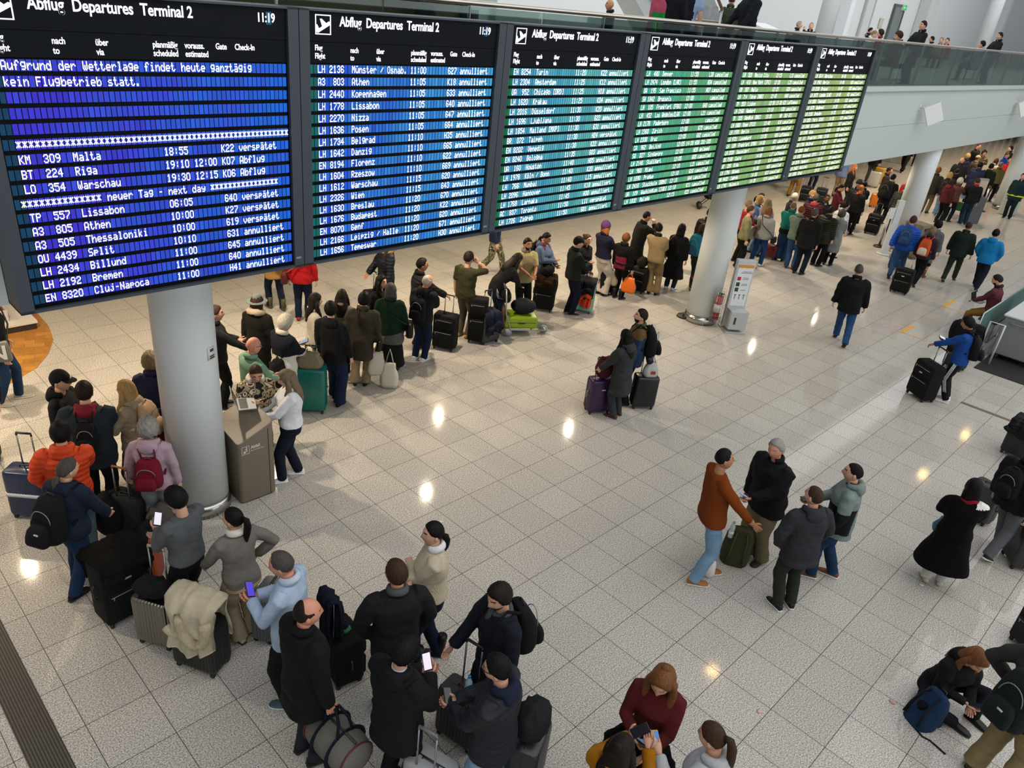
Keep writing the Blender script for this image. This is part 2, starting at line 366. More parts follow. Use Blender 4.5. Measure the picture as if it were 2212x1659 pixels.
ROWS = [
 ['  Aufgrund der Wetterlage findet heute ganztägig', '  kein Flugbetrieb statt.', '', '', '', '  ' + '*' * 54,
  R('KM', '309', 'Malta', '18:55', 'K22', ve), R('BT', '224', 'Riga', '19:10', 'K07', 'Abflug', '12:00'), R('LO', '354', 'Warschau', '19:30', 'K06', 'Abflug', '12:15'),
  ' ' + '*' * 14 + ' neuer Tag - next day ' + '*' * 16, R('TP', '557', 'Lissabon', '06:05', '640', ve), R('A3', '805', 'Athen', '10:00', 'K27', ve), R('A3', '505', 'Thessaloniki', '10:00', '619', ve),
  R('OU', '4439', 'Split', '10:10', '631', an), R('LH', '2434', 'Billund', '11:00', '645', an), R('LH', '2192', 'Bremen', '11:00', '640', an), R('EN', '8320', 'Cluj-Napoca', '11:00', 'H41', an)],
 [R(*r.split('|'), an) for r in 'LH|2136|Münster / Osnab.|11:00|627;A3|803|Athen|11:05|K18;LH|2440|Kopenhagen|11:05|633;LH|1778|Lissabon|11:05|640;LH|2270|Nizza|11:05|647;LH|1636|Posen|11:05|664;LH|1734|Belgrad|11:10|H35;LH|1642|Danzig|11:10|665;EN|8194|Florenz|11:10|622;LH|1604|Rzeszow|11:10|669;LH|1612|Warschau|11:15|620;LH|2326|Wien|11:15|643;LH|1630|Breslau|11:20|670;LH|1676|Budapest|11:20|K22;EN|8070|Genf|11:20|620;LH|2166|Leipzig / Halle|11:20|671;LH|1656|Temeswar|11:20|H30'.split(';')],
 [R(*r.split('|')) for r in 'EN|8254|Turin|11:20|K22|annulliert;LH|2304|Amsterdam|11:25|K12|annulliert;UA|952|Chicago (ORD)|11:25|H18|annulliert;LH|1620|Krakau|11:25|K04|annulliert;LH|2016|Düsseldorf|11:30|K20|annulliert;LH|1696|Ljubljana|11:30|622|annulliert;LH|1854|Mailand (MXP)|11:30|631|annulliert;BR|072|Taipeh|11:30|H24|verspätet;EN|8202|Venedig|11:30|K22|annulliert;EN|8240|Bologna|11:35|603|annulliert;UA|160|Houston|11:40|H05|annulliert;LH|1978|Köln / Bonn|11:40|K20|annulliert;LH|766|Mumbai|11:40|L15|annulliert;LH|2096|Hannover|11:45|K18|annulliert;LH|1768|Larnaka|11:45|H30|annulliert;AC|837|Toronto|11:50|L11|verspätet;LH|1726|Zagreb|11:50|681|annulliert'.split(';')],
 [R(*r.split('|')) for r in 'LH|480|Denver|11:55|L30|cancelled;LH|2474|London (LHR)|11:55|H34|cancelled;UA|195|San Francisco|11:55|H07|cancelled;SN|1842|Brussels|12:00||cancelled;LH|105|Frankfurt (FRA)|12:00|640|cancelled;LH|452|Los Angeles(LAX|12:00|L21|cancelled;LH|2178|Paderborn|12:00||cancelled;LH|2360|Zürich|12:00|672|cancelled;LH|2330|Graz|12:05|682|cancelled;CA|962|Beijing|12:05|H30|331-335|14:30;SQ|327|Singapore|12:05|H28|delayed;LH|2146|Stuttgart|12:05|665|cancelled;LH|960|Miami|12:10|L21|cancelled;LH|1690|Prague|12:10|616|cancelled;LH|2416|Stockholm (ARN)|12:10|644|cancelled;UA|109|Washington (IAD)|12:10|K11|cancelled;LH|1832|Malaga|12:15|K21|cancelled'.split(';')],
 [R(*r.split('|')) for r in 'LH|520|Mexico City|12:15|L13|cancelled;LH|410|New York (JFK)|12:20|L25|cancelled;KM|307|Malta|12:25|628|cancelled;LH|714|Tokyo (HND)|12:45|H48|cancelled;TP|553|Lisbon|12:50|621|Lufthansa|15:30;LH|2166|Hamburg|13:10|K30|cancelled;TK|325|Bangkok (BKK)|13:35|H8|301-311;LH|1868|Rome (FCO)|13:40|616|cancelled;LH|1970|Berlin|13:45|K08|cancelled;LG|9721|Luxemburg|13:55|H33|Lufthansa;LH|109|Frankfurt (FRA)|14:00|621|cancelled;LH|2220|Dusseldorf|14:00|K16|cancelled;OS|7180|Cairo|14:00|L17|Lufthansa;BT|226|Riga|14:15|K14|cancelled;LH|1754|Athens|14:30|H05|cancelled;UA|9432|Zagreb|14:30|613|cancelled;LH|1792|Valencia|14:35|K19|cancelled'.split(';')],
 [R(*r.split('|'), an) for r in 'LH|1614|Warschau|14:40|614;LH|1942|Berlin|14:45|K03;LH|2230|Brüssel|14:45|K03;LH|2475|London (LHR)|14:45|H21;LH|1650|Temeswar|14:50|K21;LH|1670|Budapest|14:55|615;LH|2126|Dresden|14:55|K05;LH|2231|Paris (CDG)|14:55|615;LH|1840|Alicante|15:00|K07;LH|1690|Wien|15:00|605;LH|111|Frankfurt (FRA)|15:00|615;LH|1736|Belgrad|15:05|607;LH|2385|Genf|15:05|608;LH|1652|Bukarest (OTP)|15:10|609;LH|2074|Hamburg|15:10|K24;LH|2462|Helsinki|15:10|682;LH|1656|Graz|15:15|681'.split(';')]]
PAL = [('3a2fc8', '1463d2', '0a3b58'), ('1a4fcc', '3d9ccc', '0b5f5c'), ('3a93bb', '63b9a6', '08713f'), ('3aa890', '6fb46c', '127a3e'), ('7fb878', '98b96a', '2a8a48'), ('9fbe7c', 'a3bd66', '7fae6a')]  # the displays' colour shift with viewing angle is painted into the cell colours
def cell_mat():
    m, b, t = base('display_cells'); at = t.add('ShaderNodeAttribute'); at.attribute_name = 'cell'
    t.l.new(at.outputs['Color'], b.inputs['Emission Color']); b.inputs['Emission Strength'].default_value = 1.05; b.inputs['Base Color'].default_value = (.01, .01, .02, 1); b.inputs['Roughness'].default_value = .3; return m
CELL = cell_mat(); CELL.node_tree.nodes['Principled BSDF'].inputs['Specular IOR Level'].default_value = .06
INK = emis('f4f6ff', 1.25, 'ink'); frame_m = mat('333c45', 'plain', .5, .0, .03); black_m = mat('0b0d10', 'plain', .36); head_m = mat('14171b', 'plain', .46)
for m_ in (black_m, head_m): m_.node_tree.nodes['Principled BSDF'].inputs['Specular IOR Level'].default_value = .06

LBL = ['nearest departures board with purple blue rows and a weather notice on top', 'second departures board, blue rows starting with Münster / Osnab.', 'third departures board, cyan rows starting with Turin', 'fourth departures board, green rows starting with Denver', 'fifth departures board, pale green rows starting with Mexico City', 'farthest departures board, yellow green rows starting with Warschau']
zc = lambda fr: fr
def boards():
    tit = textmesh('Abflug  Departures  Terminal 2', .118, .80, .002, bold=.0022); clk = textmesh('11:19', .1, .78, .002, bold=.002)
    heads = [(4.134, 5.525, 'Flug'), (4.134, 5.455, 'Flight'), (4.522, 5.512, 'nach'), (4.522, 5.445, 'to'), (4.824, 5.51, 'über'), (4.824, 5.443, 'via'), (5.253, 5.508, 'planmäßig'), (5.253, 5.445, 'scheduled'), (5.512, 5.508, 'vorauss.'), (5.512, 5.445, 'estimated'), (5.775, 5.508, 'Gate'), (5.946, 5.508, 'Check-In')]
    hms = {}
    for x, z, s in heads:
        tm = textmesh(s, .066, .76, .0015, bold=.0012); hms.setdefault(x, MB()).add(tm.verts() + [x - 3.9595, 0, z], tm.f)
    hms = [h.mesh('column_heading', [INK], False) for h in hms.values()]
    tiA = MB(); tiA.add(tit.verts() + [.44, 0, 5.735], tit.f); clA = MB(); clA.add(clk.verts() + [2.20, 0, 5.735], clk.f)
    tiM, clM = tiA.mesh('title_text', [INK], False), clA.mesh('clock_digits', [INK], False)
    pc = MB()      # plane pictogram in a square frame
    for cx, cz, w, h in ((.2625, 5.818, .165, .009), (.2625, 5.662, .165, .009), (.1845, 5.74, .009, .165), (.3405, 5.74, .009, .165)): pc.box((cx, 0, cz), (w, .004, h))
    for pl in ([(-.076, -.048), (-.058, -.066), (.074, .006), (.08, .03), (.06, .034)], [(-.034, .052), (-.016, .054), (.036, .016), (-.008, -.014)], [(-.08, .004), (-.064, .006), (-.042, -.030), (-.066, -.044)]):
        pc.loft([[(.2625 + x, y, 5.735 + z) for x, z in pl] for y in (-.002, .002)])
    pcM = pc.mesh('pictogram', [INK], False)
    fr = MB(); w = PB - .008
    for x in (.052, w - .052): fr.box((x, .15, (ZT + ZB) / 2), (.104, .34, ZT - ZB))
    fr.box((w / 2, .15, ZT - .008), (w, .34, .016)); fr.box((w / 2, .15, ZB + .012), (w, .34, .024)); fr.box((w / 2, .30, (ZT + ZB) / 2), (w, .04, ZT - ZB)); frM = fr.mesh('frame', [frame_m], False)
    sc = MB(); sc.box((w / 2, .07, 4.46), (w - .2, .1, 1.9)); scM = sc.mesh('display_panel', [black_m], False)
    hd = MB(); hd.box((w / 2, .07, 5.725), (w - .2, .12, .25)); hd.box((w / 2, .07, 5.505), (w - .2, .11, .18)); hd.box((w / 2, .03, 5.6), (w - .2, .03, .006)); hdM = hd.mesh('header_panel', [head_m], False)
    br = MB(); br.box((w / 2, .63, 5.3), (.12, .66, .1)); br.box((w / 2, .63, 4.3), (.12, .66, .1)); brM = br.mesh('bracket', [frame_m], False)
    maker = textmesh('AEG', .03, 1, .001)
    cw = (w - .232) / 56; zr0, zr1 = 5.402, 3.528; pr_ = (zr0 - zr1) / 17; ch = pr_ * .70; RR = random.Random(3)
    for k in range(6):
        B = thing('departures_board', LBL[k], 'departures board', (X0B + k * PB, YB, 0), 0, 'departure boards in one long row')
        for nm, me, y in (('frame', frM, 0), ('bracket', brM, 0), ('display_panel', scM, 0), ('header_panel', hdM, 0), ('title_text', tiM, .007), ('clock_digits', clM, .007), ('pictogram', pcM, .007), *[('column_heading', h, .012) for h in hms]):
            o = obj(nm, me, B)
            if y: o.location = (0, y, 0)
        q = MB(); q.add(maker.verts() + [w - .09, -.021, ZB + .09], maker.f); q.build('maker_mark', mat('b9bcc0', 'plain', .5), B, False)
        q = MB(); q.box((2.315, .012, 5.765), (.05, .004, .1)); q.build('clock_cell', emis('2f7fb0', .9, 'clock'), B, False)
        ca_, cb_, ct_ = (np.array(hexc(h)) for h in PAL[k])
        for r in range(17):
            txt = ROWS[k][r].ljust(56)[:56]; zt = zr0 - r * pr_; g = MB(); cols = []; ink = MB(); blu = rng.random()
            for c in range(56):
                x = .116 + c * cw; bar = c in (28, 29)
                g.add([(x + .08 * cw, 0, zt - ch), (x + .93 * cw, 0, zt - ch), (x + .93 * cw, 0, zt), (x + .08 * cw, 0, zt)], [(0, 1, 2, 3)])
                f_ = min(1, max(0, c / 55 * .9 + RR.uniform(-.12, .12) + .12 * sin(c * .35 + r * .7 + k)))
                cl = ca_ * (1 - f_) + cb_ * f_
                if c < 2 and k < 5: cl = ct_
                cols += [(*(cl * RR.uniform(.85, 1.12)), 1)] * 4
                if txt[c] != ' ':
                    for ci, bits in enumerate(GLY.get(txt[c], [0] * 5)):
                        b0 = None
                        for bi in range(9):
                            on = bits >> bi & 1 if bi < 8 else 0
                            if on and b0 is None: b0 = bi
                            if not on and b0 is not None:
                                xa = x + cw * (.07 + ci * .165); za = zt - ch * (.05 + b0 * .122); zb_ = zt - ch * (.06 + bi * .122)
                                ink.add([(xa, -.003, zb_), (xa + cw * .20, -.003, zb_), (xa + cw * .20, -.003, za), (xa, -.003, za)], [(0, 1, 2, 3)]); b0 = None
            me = g.mesh('display_row', [CELL], False); a_ = me.color_attributes.new('cell', 'FLOAT_COLOR', 'POINT'); a_.data.foreach_set('color', np.array(cols).ravel())
            ro = obj('display_row', me, B); ro.location = (0, .016, 0)
            if ink.n: ink.build('row_text', INK if not (k == 0 and r == 99) else INK, ro, False)
boards()
# ------------------------------------------------------------------ people
SKIN = {'light': 'c99a80', 'pale': 'd2a78f', 'tan': 'a87757', 'dark': '5c3d2c', 'red': 'c68a72'}
HAIRC = {'black': '0f0d0d', 'dark': '1e1714', 'brown': '3a281d', 'auburn': '6b4426', 'blonde': '9a7d50', 'grey': '8c8780', 'white': 'b3aca0', 'ginger': '9a5a2c', 'dkgrey': '45413d', 'ash': '72624c'}
C_ = dict(black='0d0e10', black2='151618', navy='141b2e', navy2='1a2740', dblue='1c2c46', blue='1d55a8', jeans='2f4a68', ljeans='7f9db4', djeans='1d2a3d', grey='6d7071', dgrey='2f3133', mgrey='4a4c4e', lgrey='a9abab', white='d9dadb', cream='cfc5b0', beige='b59d7c', khaki='8c7650', olive='3f3f2c', dolive='2f322a', green='14462f', dgreen='18261e', sage='7f9187', mint='86a890', teal='0a7468', rust='7a3d14', maroon='571f22', red='a01f22', burg='5c1426', pink='b59aa8', lav='8f84a5', orange='c8401c', lblue='aebfd4', denim='4b6c94', steel='64748e', tan='a9854e', brown='4a3222', mustard='a86a12', dtaupe='453f37', taupe='77726b', aqua='1278a8', sweat='8a8a86', purple='5a2a66', cyan='2a7f95')
def cc(c): return C_.get(c, c)
def head_grid(nu=36, nv=26):
    lon = -pi + 2 * pi * (np.arange(nu) / nu); lat = -pi / 2 + pi * (np.arange(nv + 1) + .03) / (nv + .06)
    return np.meshgrid(lon, lat)
def head_surf(lon, lat):
    dx, dy, dz = np.sin(lon) * np.cos(lat), np.cos(lon) * np.cos(lat), np.sin(lat)
    x, y, z = dx * .075, dy * .096, dz * .115
    t = np.clip(-dz, 0, 1); x = x * (1 - .30 * t ** 1.6)
    y = np.where(dy > 0, y * (1 - .10 * t) + .014 * t, y * (1 - .55 * t))
    a = np.abs(lon); g = lambda v, c, w: np.exp(-((v - c) / w) ** 2)
    b = .024 * g(lon, 0, .17) * g(z, -.017, .019) + .010 * g(lon, 0, .15) * g(z, .012, .02)
    b = b - .008 * g(a, .42, .19) * g(z, .016, .015) + .005 * g(a, .35, .3) * g(z, .038, .011)
    b = b + .005 * g(lon, 0, .3) * g(z, -.056, .012) - .003 * g(lon, 0, .3) * g(z, -.07, .008) + .008 * g(lon, 0, .34) * g(z, -.097, .016) + .004 * g(a, .75, .25) * g(z, -.012, .025)
    s = 1 + b / .09
    return np.stack([x * s, y + b * np.cos(lon) * .9, z], -1)
LON, LAT = head_grid(); HS = head_surf(LON, LAT); NU, NV = 36, 26
HN = HS / np.linalg.norm(HS, axis=-1, keepdims=True)
def hairline(a, kind):
    xs = [0, .5, .9, 1.25, 1.5, 1.9, 2.3, pi]
    y = {'short': [.066, .064, .05, .008, .0, -.03, -.055, -.062], 'buzz': [.070, .068, .055, .01, .0, -.03, -.05, -.055], 'recede': [.085, .088, .075, .01, .0, -.03, -.055, -.06], 'full': [.056, .052, .036, -.02, -.03, -.06, -.07, -.075],
         'long': [.064, .056, .02, -.06, -.09, -.1, -.1, -.1], 'fringe': [.04, .038, .01, -.06, -.09, -.1, -.1, -.1], 'up': [.066, .058, .04, .01, .002, -.02, -.05, -.06]}[kind]
    return np.interp(a, xs, y)
def hair_shell(kind, th, rough=0., bald=False, seed=0):
    a = np.abs(LON); z = HS[..., 2]; k = z - hairline(a, kind)
    t = np.clip(k / .02, 0, 1); t = t * t * (3 - 2 * t)
    if bald: t = t * (1 - np.clip((HS[..., 1] + .045) / .03, 0, 1) * np.clip((z - .035) / .02, 0, 1))
    off = -.012 + t * (.012 + th * (1 + .35 * np.clip(z / .11, 0, 1)))
    if rough:
        off = off + t * rough * (np.sin(LON * 9 + seed) * np.sin(LAT * 11 + seed * 2) + .6 * np.sin(LON * 17 + LAT * 13))
    return HS + HN * off[..., None]
def shade_fold(v, amp, seed):
    r = np.random.RandomState(seed); d = np.zeros(len(v))
    for q in range(5):
        k = r.normal(size=3) * np.array([9, 9, 15]) * (1 + q * .35); d += np.sin(v @ k + r.uniform(0, 6.28)) * np.sin(v @ (r.normal(size=3) * 7) + r.uniform(0, 6)) / (1 + .4 * q)
    return d * amp
ARM = {  # wrist target (outward, forward, up) in body heights, elbow hint
 'down': ((.155, .03, .475), (.5, -1, 0)), 'loose': ((.175, .05, .485), (.6, -1, 0)), 'pocket': ((.125, .07, .515), (1, -.6, 0)), 'phone': ((.022, .185, .665), (.7, -.2, -1)), 'phonelow': ((.028, .205, .60), (.7, -.3, -1)),
 'ear': ((.085, .07, .885), (.7, .5, -1)), 'mouth': ((.04, .13, .855), (.7, .2, -1)), 'cross': ((-.075, .125, .655), (1, -.1, -.5)), 'hip': ((.135, .03, .575), (1, -.55, 0)), 'behind': ((.02, -.12, .52), (1, -.3, 0)),
 'handle': ((.13, .20, .50), (.6, -.8, -.4)), 'side': ((.20, .06, .475), (.6, -1, 0)), 'gest': ((.17, .22, .555), (.6, -.6, -.5)), 'laptop': ((.05, .225, .61), (.8, -.3, -.6)), 'pull': ((.17, -.12, .475), (.6, -1, 0)), 'reach': ((.09, .29, .60), (.7, -.4, -.6)), 'back': ((.18, -.13, .50), (.7, -1, 0)), 'strap': ((.09, .085, .72), (.7, -.1, -1)), 'high': ((.05, .22, .78), (.7, -.2, -1)), 'chest': ((.0, .15, .70), (.8, -.2, -.7))}
ST = {'stand': ((.052, .0, 0, .15), (.052, .01, 0, .15)), 'wide': ((.085, .01, 0, .25), (.085, 0, 0, .25)), 'step': ((.05, .07, 0, .1), (.055, -.07, 0, .15)), 'stepb': ((.05, -.07, 0, .1), (.055, .07, 0, .15)), 'walk': ((.04, .17, 0, .03), (.045, -.17, .035, .03)), 'walkb': ((.04, -.17, .035, .03), (.045, .17, 0, .03)), 'close': ((.035, 0, 0, .1), (.035, .005, 0, .1)),
      'sit': ((.06, .24, 0, .1), (.06, .26, 0, .1)), 'floor': ((.13, .20, 0, .3), (.03, .22, 0, -.5)), 'kneel': ((.07, .10, 0, .1), (.07, -.22, 0, .1))}
def ik(a, t, l1, l2, hint):
    d = t - a; L = np.linalg.norm(d); mx = (l1 + l2) * .995
    if L > mx: t = a + d * mx / L; d = t - a; L = mx
    u = d / L; x = (l1 * l1 - l2 * l2 + L * L) / (2 * L); h = math.sqrt(max(l1 * l1 - x * x, 0)); p = np.array(hint, float); p = p - u * (p @ u); p /= max(np.linalg.norm(p), 1e-6)
    return a + u * x + p * h, t
def ringz(c, rx, ry, n=18, e=2.4):
    a = np.arange(n) * 2 * pi / n; ca, sa = np.cos(a), np.sin(a)
    return np.stack([c[0] + rx * np.sign(ca) * np.abs(ca) ** (2 / e), c[1] + ry * np.sign(sa) * np.abs(sa) ** (2 / e), np.full(n, c[2])], 1)
PEOPLE = {}
NP = [0]
def person(key, label, head, H=1.74, foot=None, rel=0, g=1., fem=0, top='black', tk='cloth', th=.014, hem=.47, flare=0., arms=('down', 'down'), sl=1., legs='djeans', lk='denim', lw=1., crop=0., stance='stand', shoe='black', sole=None,
           hair='short', hc='dark', skin='light', look=(0, 0), hunch=0., hood=None, collar=None, scarf=None, beard=0, glasses=0, hat=None, panel=None, skirt=None, vox=None, hz=.5, z0=0., at=None, boots=0, group=None, inner=None, name='person', fur=None, headonly=0, stripes=0):
    NP[0] += 1; seed = NP[0]
    # -- where it stands: feet pixel if seen, else the head pixel at its height
    top_h = H * (1 - (.5 - hz)) * .985
    if at is not None: bx, by = at
    elif foot is not None: bx, by = gnd(*foot, z0)[:2]
    else:
        for dz in (0, .03, -.03, .06, -.06, .09, -.09, .12, -.12, .15):      # keep neighbours apart along the same line of sight
            bx, by = gnd(*head, z0 + top_h + dz)[:2]
            if all(hypot(bx - p['xy'][0], by - p['xy'][1]) > .40 or abs(p['z0'] - z0) > 1 for p in PEOPLE.values()): break
        H += dz / .985; top_h += dz
    az = atan2(by, bx); fa = az - radians(rel); rot = fa - pi / 2
    lean = np.zeros(2)
    if foot is not None and head is not None:
        lv = gnd(*head, z0 + top_h)[:2] - np.array([bx, by]); L = np.linalg.norm(lv); lv = lv * min(1, .17 / max(L, 1e-6)); c, s_ = cos(-rot), sin(-rot); lean = np.array([lv[0] * c - lv[1] * s_, lv[0] * s_ + lv[1] * c])
    dist = hypot(hypot(bx, by), CZ - z0); near = dist < 11.5; mid = dist < 19
    if vox is None: vox = .013 if near else (.018 if mid else .027)
    sk = mat(SKIN.get(skin, skin), 'skin'); up = hz - .5
    def D(v):
        v = np.array(v, float); t = v[:, 2] / H
        if hunch:
            w = np.clip((t - hz) / .22, 0, 1); w = w * w * (3 - 2 * w); ang = -hunch * w; p0 = np.array([0, 0, hz * H]); q = v - p0
            c, s_ = np.cos(ang), np.sin(ang); v = np.stack([q[:, 0], q[:, 1] * c - q[:, 2] * s_, q[:, 1] * s_ + q[:, 2] * c], 1) + p0
        v[:, :2] += lean * (np.clip(t / (1 + up), 0, 1.1) ** 1.2)[:, None]; return v
    root = thing(name, label, 'person', (bx, by, z0), rot, group)
    # -- joints
    U = lambda p: np.array(p, float) * H
    sh, elb, wr, hint = {}, {}, {}, {}
    sw = (.098 if fem else .108) * (1 + .35 * (g - 1)) + th * .3 / H
    for i, s_ in enumerate((-1, 1)):
        a_ = arms[i]
        tgt, hn = ARM[a_] if isinstance(a_, str) else a_
        sh[s_] = U((s_ * sw, -.004, .808 + up)); e, w = ik(sh[s_], U((s_ * tgt[0], tgt[1], tgt[2] + up)), .175 * H, .152 * H, (s_ * hn[0], hn[1], hn[2])); elb[s_], wr[s_] = e, w
    ank, knee, hip = {}, {}, {}
    for i, s_ in enumerate((-1, 1)):
        fx, fy, lift, yaw = ST[stance][i]; ank[s_] = U((s_ * fx, fy, .042 + lift)); hip[s_] = U((s_ * .05, 0, .50 + up + .005))
        kh = {'floor': (s_ * .5, .6, 1) if s_ < 0 else (1, .5, .3)}.get(stance, (s_ * .12, 1, .15)); k, ank[s_] = ik(hip[s_], ank[s_], .245 * H, .235 * H, kh); knee[s_] = k
    gx = 1 + (g - 1); fw, fh, fb = (.90, 1.04, .008) if fem else (1, 1, 0)
    PRF = [(.47, .099 * fh, .072, 0), (.53, .099 * fh, .075, -.003), (.60, .091 * fw, .068, 0), (.66, .094 * fw, .070, .004), (.72, .104 * (.95 if fem else 1), .072 + fb, .004 + fb * .6), (.77, .107 * (.95 if fem else 1), .065, 0), (.805, .092, .054, -.004), (.83, .058, .043, -.008), (.85, .039, .039, -.006)]
    def torso(mb, off, hem_, flare_, topz=.85):
        rings = []
        if hem_ < .455:
            for z in np.linspace(hem_, .44, max(2, int((.44 - hem_) / .05) + 1)): rings.append(ringz(U((0, -.004, z + up)), (.100 * fh * gx + flare_ * (.47 - z) / .2) * H + off, (.076 * gx + flare_ * .8 * (.47 - z) / .2) * H + off, 22))
        for z, rx, ry, cy in PRF:
            if z < hem_ - .01 or z > topz: continue
            gg = gx if z < .78 else 1 + (gx - 1) * .4
            o = off * (1 if z < .8 else .6); rings.append(ringz(U((0, cy, z + up)), rx * gg * H + o, ry * gg * H + o * 1.1, 22))
        mb.loft(rings)
    def arm(mb, s_, off, end=1., cuff=0., sub=0):
        dn = np.array([0, 0, -(.010 * H + .7 * max(off, 0)) if not sub else -(.014 * H + .85 * th)]); p = [sh[s_] + U((-s_ * .035, 0, .010)) + dn, sh[s_] + dn, sh[s_] * .5 + elb[s_] * .5, elb[s_], elb[s_] * .5 + wr[s_] * .5, wr[s_]]
        r = np.array([.036, .036, .033, .0285, .026, .0205 + cuff]) * H * (1 + .5 * (gx - 1)); r = r + off * np.array([.9, .9, .9, .85, .8, .7]) - sub * np.array([.016, .016, .012, .006, .004, .002])
        if end < 1:
            n = 3 if end <= .5 else (4 if end <= .62 else 5); q = p[:n + 1]; q[-1] = p[n - 1] * .45 + p[n] * .55 if end not in (.5,) else p[3] * .8 + p[2] * .2; mb.tube(q, r[:n + 1], 12)
        else: mb.tube(p, r, 12)
    def leg(mb, s_, off, w_=1., bot=0., fl=0.):
        k, a_ = knee[s_], ank[s_]; p = [hip[s_] + U((0, 0, .02)), hip[s_] * .5 + k * .5, k, k * .45 + a_ * .55, a_ + (k - a_) * bot + U((0, -.002, -.012 if bot == 0 else 0))]
        mb.tube(p, np.array([.046, .048, .038, .035, .028 + fl]) * H * (1 + .4 * (gx - 1)) * np.array([1, w_, w_, w_, w_]) + off, 14, ref=(0, 1, 0))
    # -- body: one skin
    b = MB(); torso(b, -.020, .5, 0, .79); b.tube([U((0, -.008, .80 + up)), U((0, -.004, .845 + up)), U((0, .006, .885 + up))], [.036 * H, .0335 * H, .034 * H], 14)
    for s_ in (-1, 1): arm(b, s_, 0, sub=1); leg(b, s_, -.010)
    body = blend(b, .022 if mid else .032, 2)
    hs = H / 1.74 * 1.075; hc0 = U((0, .012, 1 + up)) + np.array([0, 0, -.117 * hs]); piv = hc0 + np.array([0, -.02, -.085]) * hs
    yaw, pit = radians(look[0]), radians(look[1])
    def Hd(v, sc=1., pf=1.):
        v = np.asarray(v, float).reshape(-1, 3) * hs * sc + hc0 - piv; v = rotx(v, pit * pf); v = rotz(v, -yaw); return v + piv
    fq = []; fm = []; zc_ = HS[..., 2]
    for i in range(NV):
        for j in range(NU):
            j2 = (j + 1) % NU; fq.append((i * NU + j, i * NU + j2, (i + 1) * NU + j2, (i + 1) * NU + j))
            z = (zc_[i, j] + zc_[i + 1, j]) / 2; lo = LON[0, j] + pi / NU; al = abs(lo); mi = 0
            if .26 < al < .60 and .009 < z < .020: mi = 1
            elif .20 < al < .70 and .032 < z < .047: mi = 2
            elif al < .27 and -.066 < z < -.050: mi = 3
            elif beard and al < 1.35 and z < -.035 and not (al < .30 and z > -.068) and z < -.03 - .0 * al: mi = 4
            elif beard and al < .33 and -.050 < z < -.038: mi = 4
            fm.append(mi)
    hb = MB(); hb.add(Hd(HS), fq); hb.m = fm
    tv = Hd(np.array([[0, 0, .1155], [0, .01, -.115]])); n0 = hb.n
    hb.add(tv, [(NV * NU + j - n0, NV * NU + (j + 1) % NU - n0, 0) for j in range(NU)] + [((j + 1) % NU - n0, j - n0, 1) for j in range(NU)])
    for s_ in (-1, 1):
        e = MB(); e.ell((s_ * .074, -.010, -.006), (.011, .019, .031), 8, 6); hb.add(Hd(e.verts()), e.f)
    hands = {}
    for s_ in (-1, 1):
        d_ = wr[s_] - elb[s_]; d_ /= np.linalg.norm(d_); nrm = np.array([-s_ * 1., .25, -.1]) if abs(d_[2]) > .6 else np.array([-s_ * .35, -.2, 1.0 if arms[(s_ + 1) // 2] in ('phone', 'phonelow', 'chest', 'high') else -1.])
        nrm = nrm - d_ * (nrm @ d_); nrm /= np.linalg.norm(nrm); sd = np.cross(d_, nrm) * s_      # sd: towards the thumb
        if sd @ np.array([0, 1, .6]) < 0: sd = -sd
        k = H / 1.74; O = wr[s_] - d_ * .012
        def P3(a, w, n): return O + (d_ * a + sd * w + nrm * n) * k
        R_ = []
        for a_, w_, t_ in ((0, .021, .016), (.025, .026, .015), (.06, .037, .014), (.092, .041, .012), (.1, .036, .008)):
            an_ = np.arange(10) * 2 * pi / 10; R_.append(np.array([P3(a_, w_ * cos(x), t_ * sin(x)) for x in an_]))
        hb.loft(R_)
        cu = .55
        for f_, (w_, L_) in enumerate(((.030, .074), (.010, .082), (-.010, .076), (-.029, .060))):
            a0, p = .095, [P3(.085, w_, 0)]; an_ = .15 + .06 * f_; nn = 0.
            aa = .092
            for seg in (.42, .33, .25):
                aa += L_ * seg * cos(an_); nn += L_ * seg * sin(an_); p.append(P3(aa, w_ * (1 + .02 * f_), nn)); an_ += cu
            hb.tube(p, np.array([.0098, .0095, .0085, .0065]) * k, 6)
        hb.tube([P3(.02, .02, .004), P3(.05, .046, .012), P3(.075, .056, .022), P3(.098, .055, .03)], np.array([.013, .0118, .0105, .0075]) * k, 6)
        hands[s_] = (P3(.085, 0, .028), d_, nrm, sd)
    body.add(hb.verts(), hb.f); body.m = [0] * (len(body.f) - len(hb.f)) + hb.m
    body.v = [D(body.verts())]
    hcol = mat(HAIRC.get(hc, hc), 'hair')
    bo = body.build('body', [sk, mat('3d2c24' if skin != 'dark' else '140d0a', 'plain', .3), hcol, mat('9a5b52' if skin != 'dark' else '4d2c26', 'plain', .5), mat(HAIRC.get(hc if beard in (0, 1) else beard, 'dark'), 'hair')], root)
    # -- trousers / skirt
    if not headonly:
        b = MB(); torso(b, -.003, .475, 0, min(.58, max(hem + .05, .535)))
        if skirt:
            sz, sf = skirt; b.loft([ringz(U((0, 0, z + up)), (.088 * fh * gx + sf * (.5 - z)) * H, (.07 * gx + sf * .8 * (.5 - z)) * H, 22) for z in np.linspace(.52, sz, 6)])
        else:
            for s_ in (-1, 1): leg(b, s_, .009, lw, crop, .012 if lw > 1.05 else .004)
        b = blend(b, vox, 4); v = D(b.verts()); v = v + np.stack([shade_fold(v, .0035, seed), shade_fold(v, .0035, seed + 5), 0 * v[:, 0]], 1); b.v = [v]; b.build('skirt' if skirt else 'trousers', mat(cc(legs), lk), root)
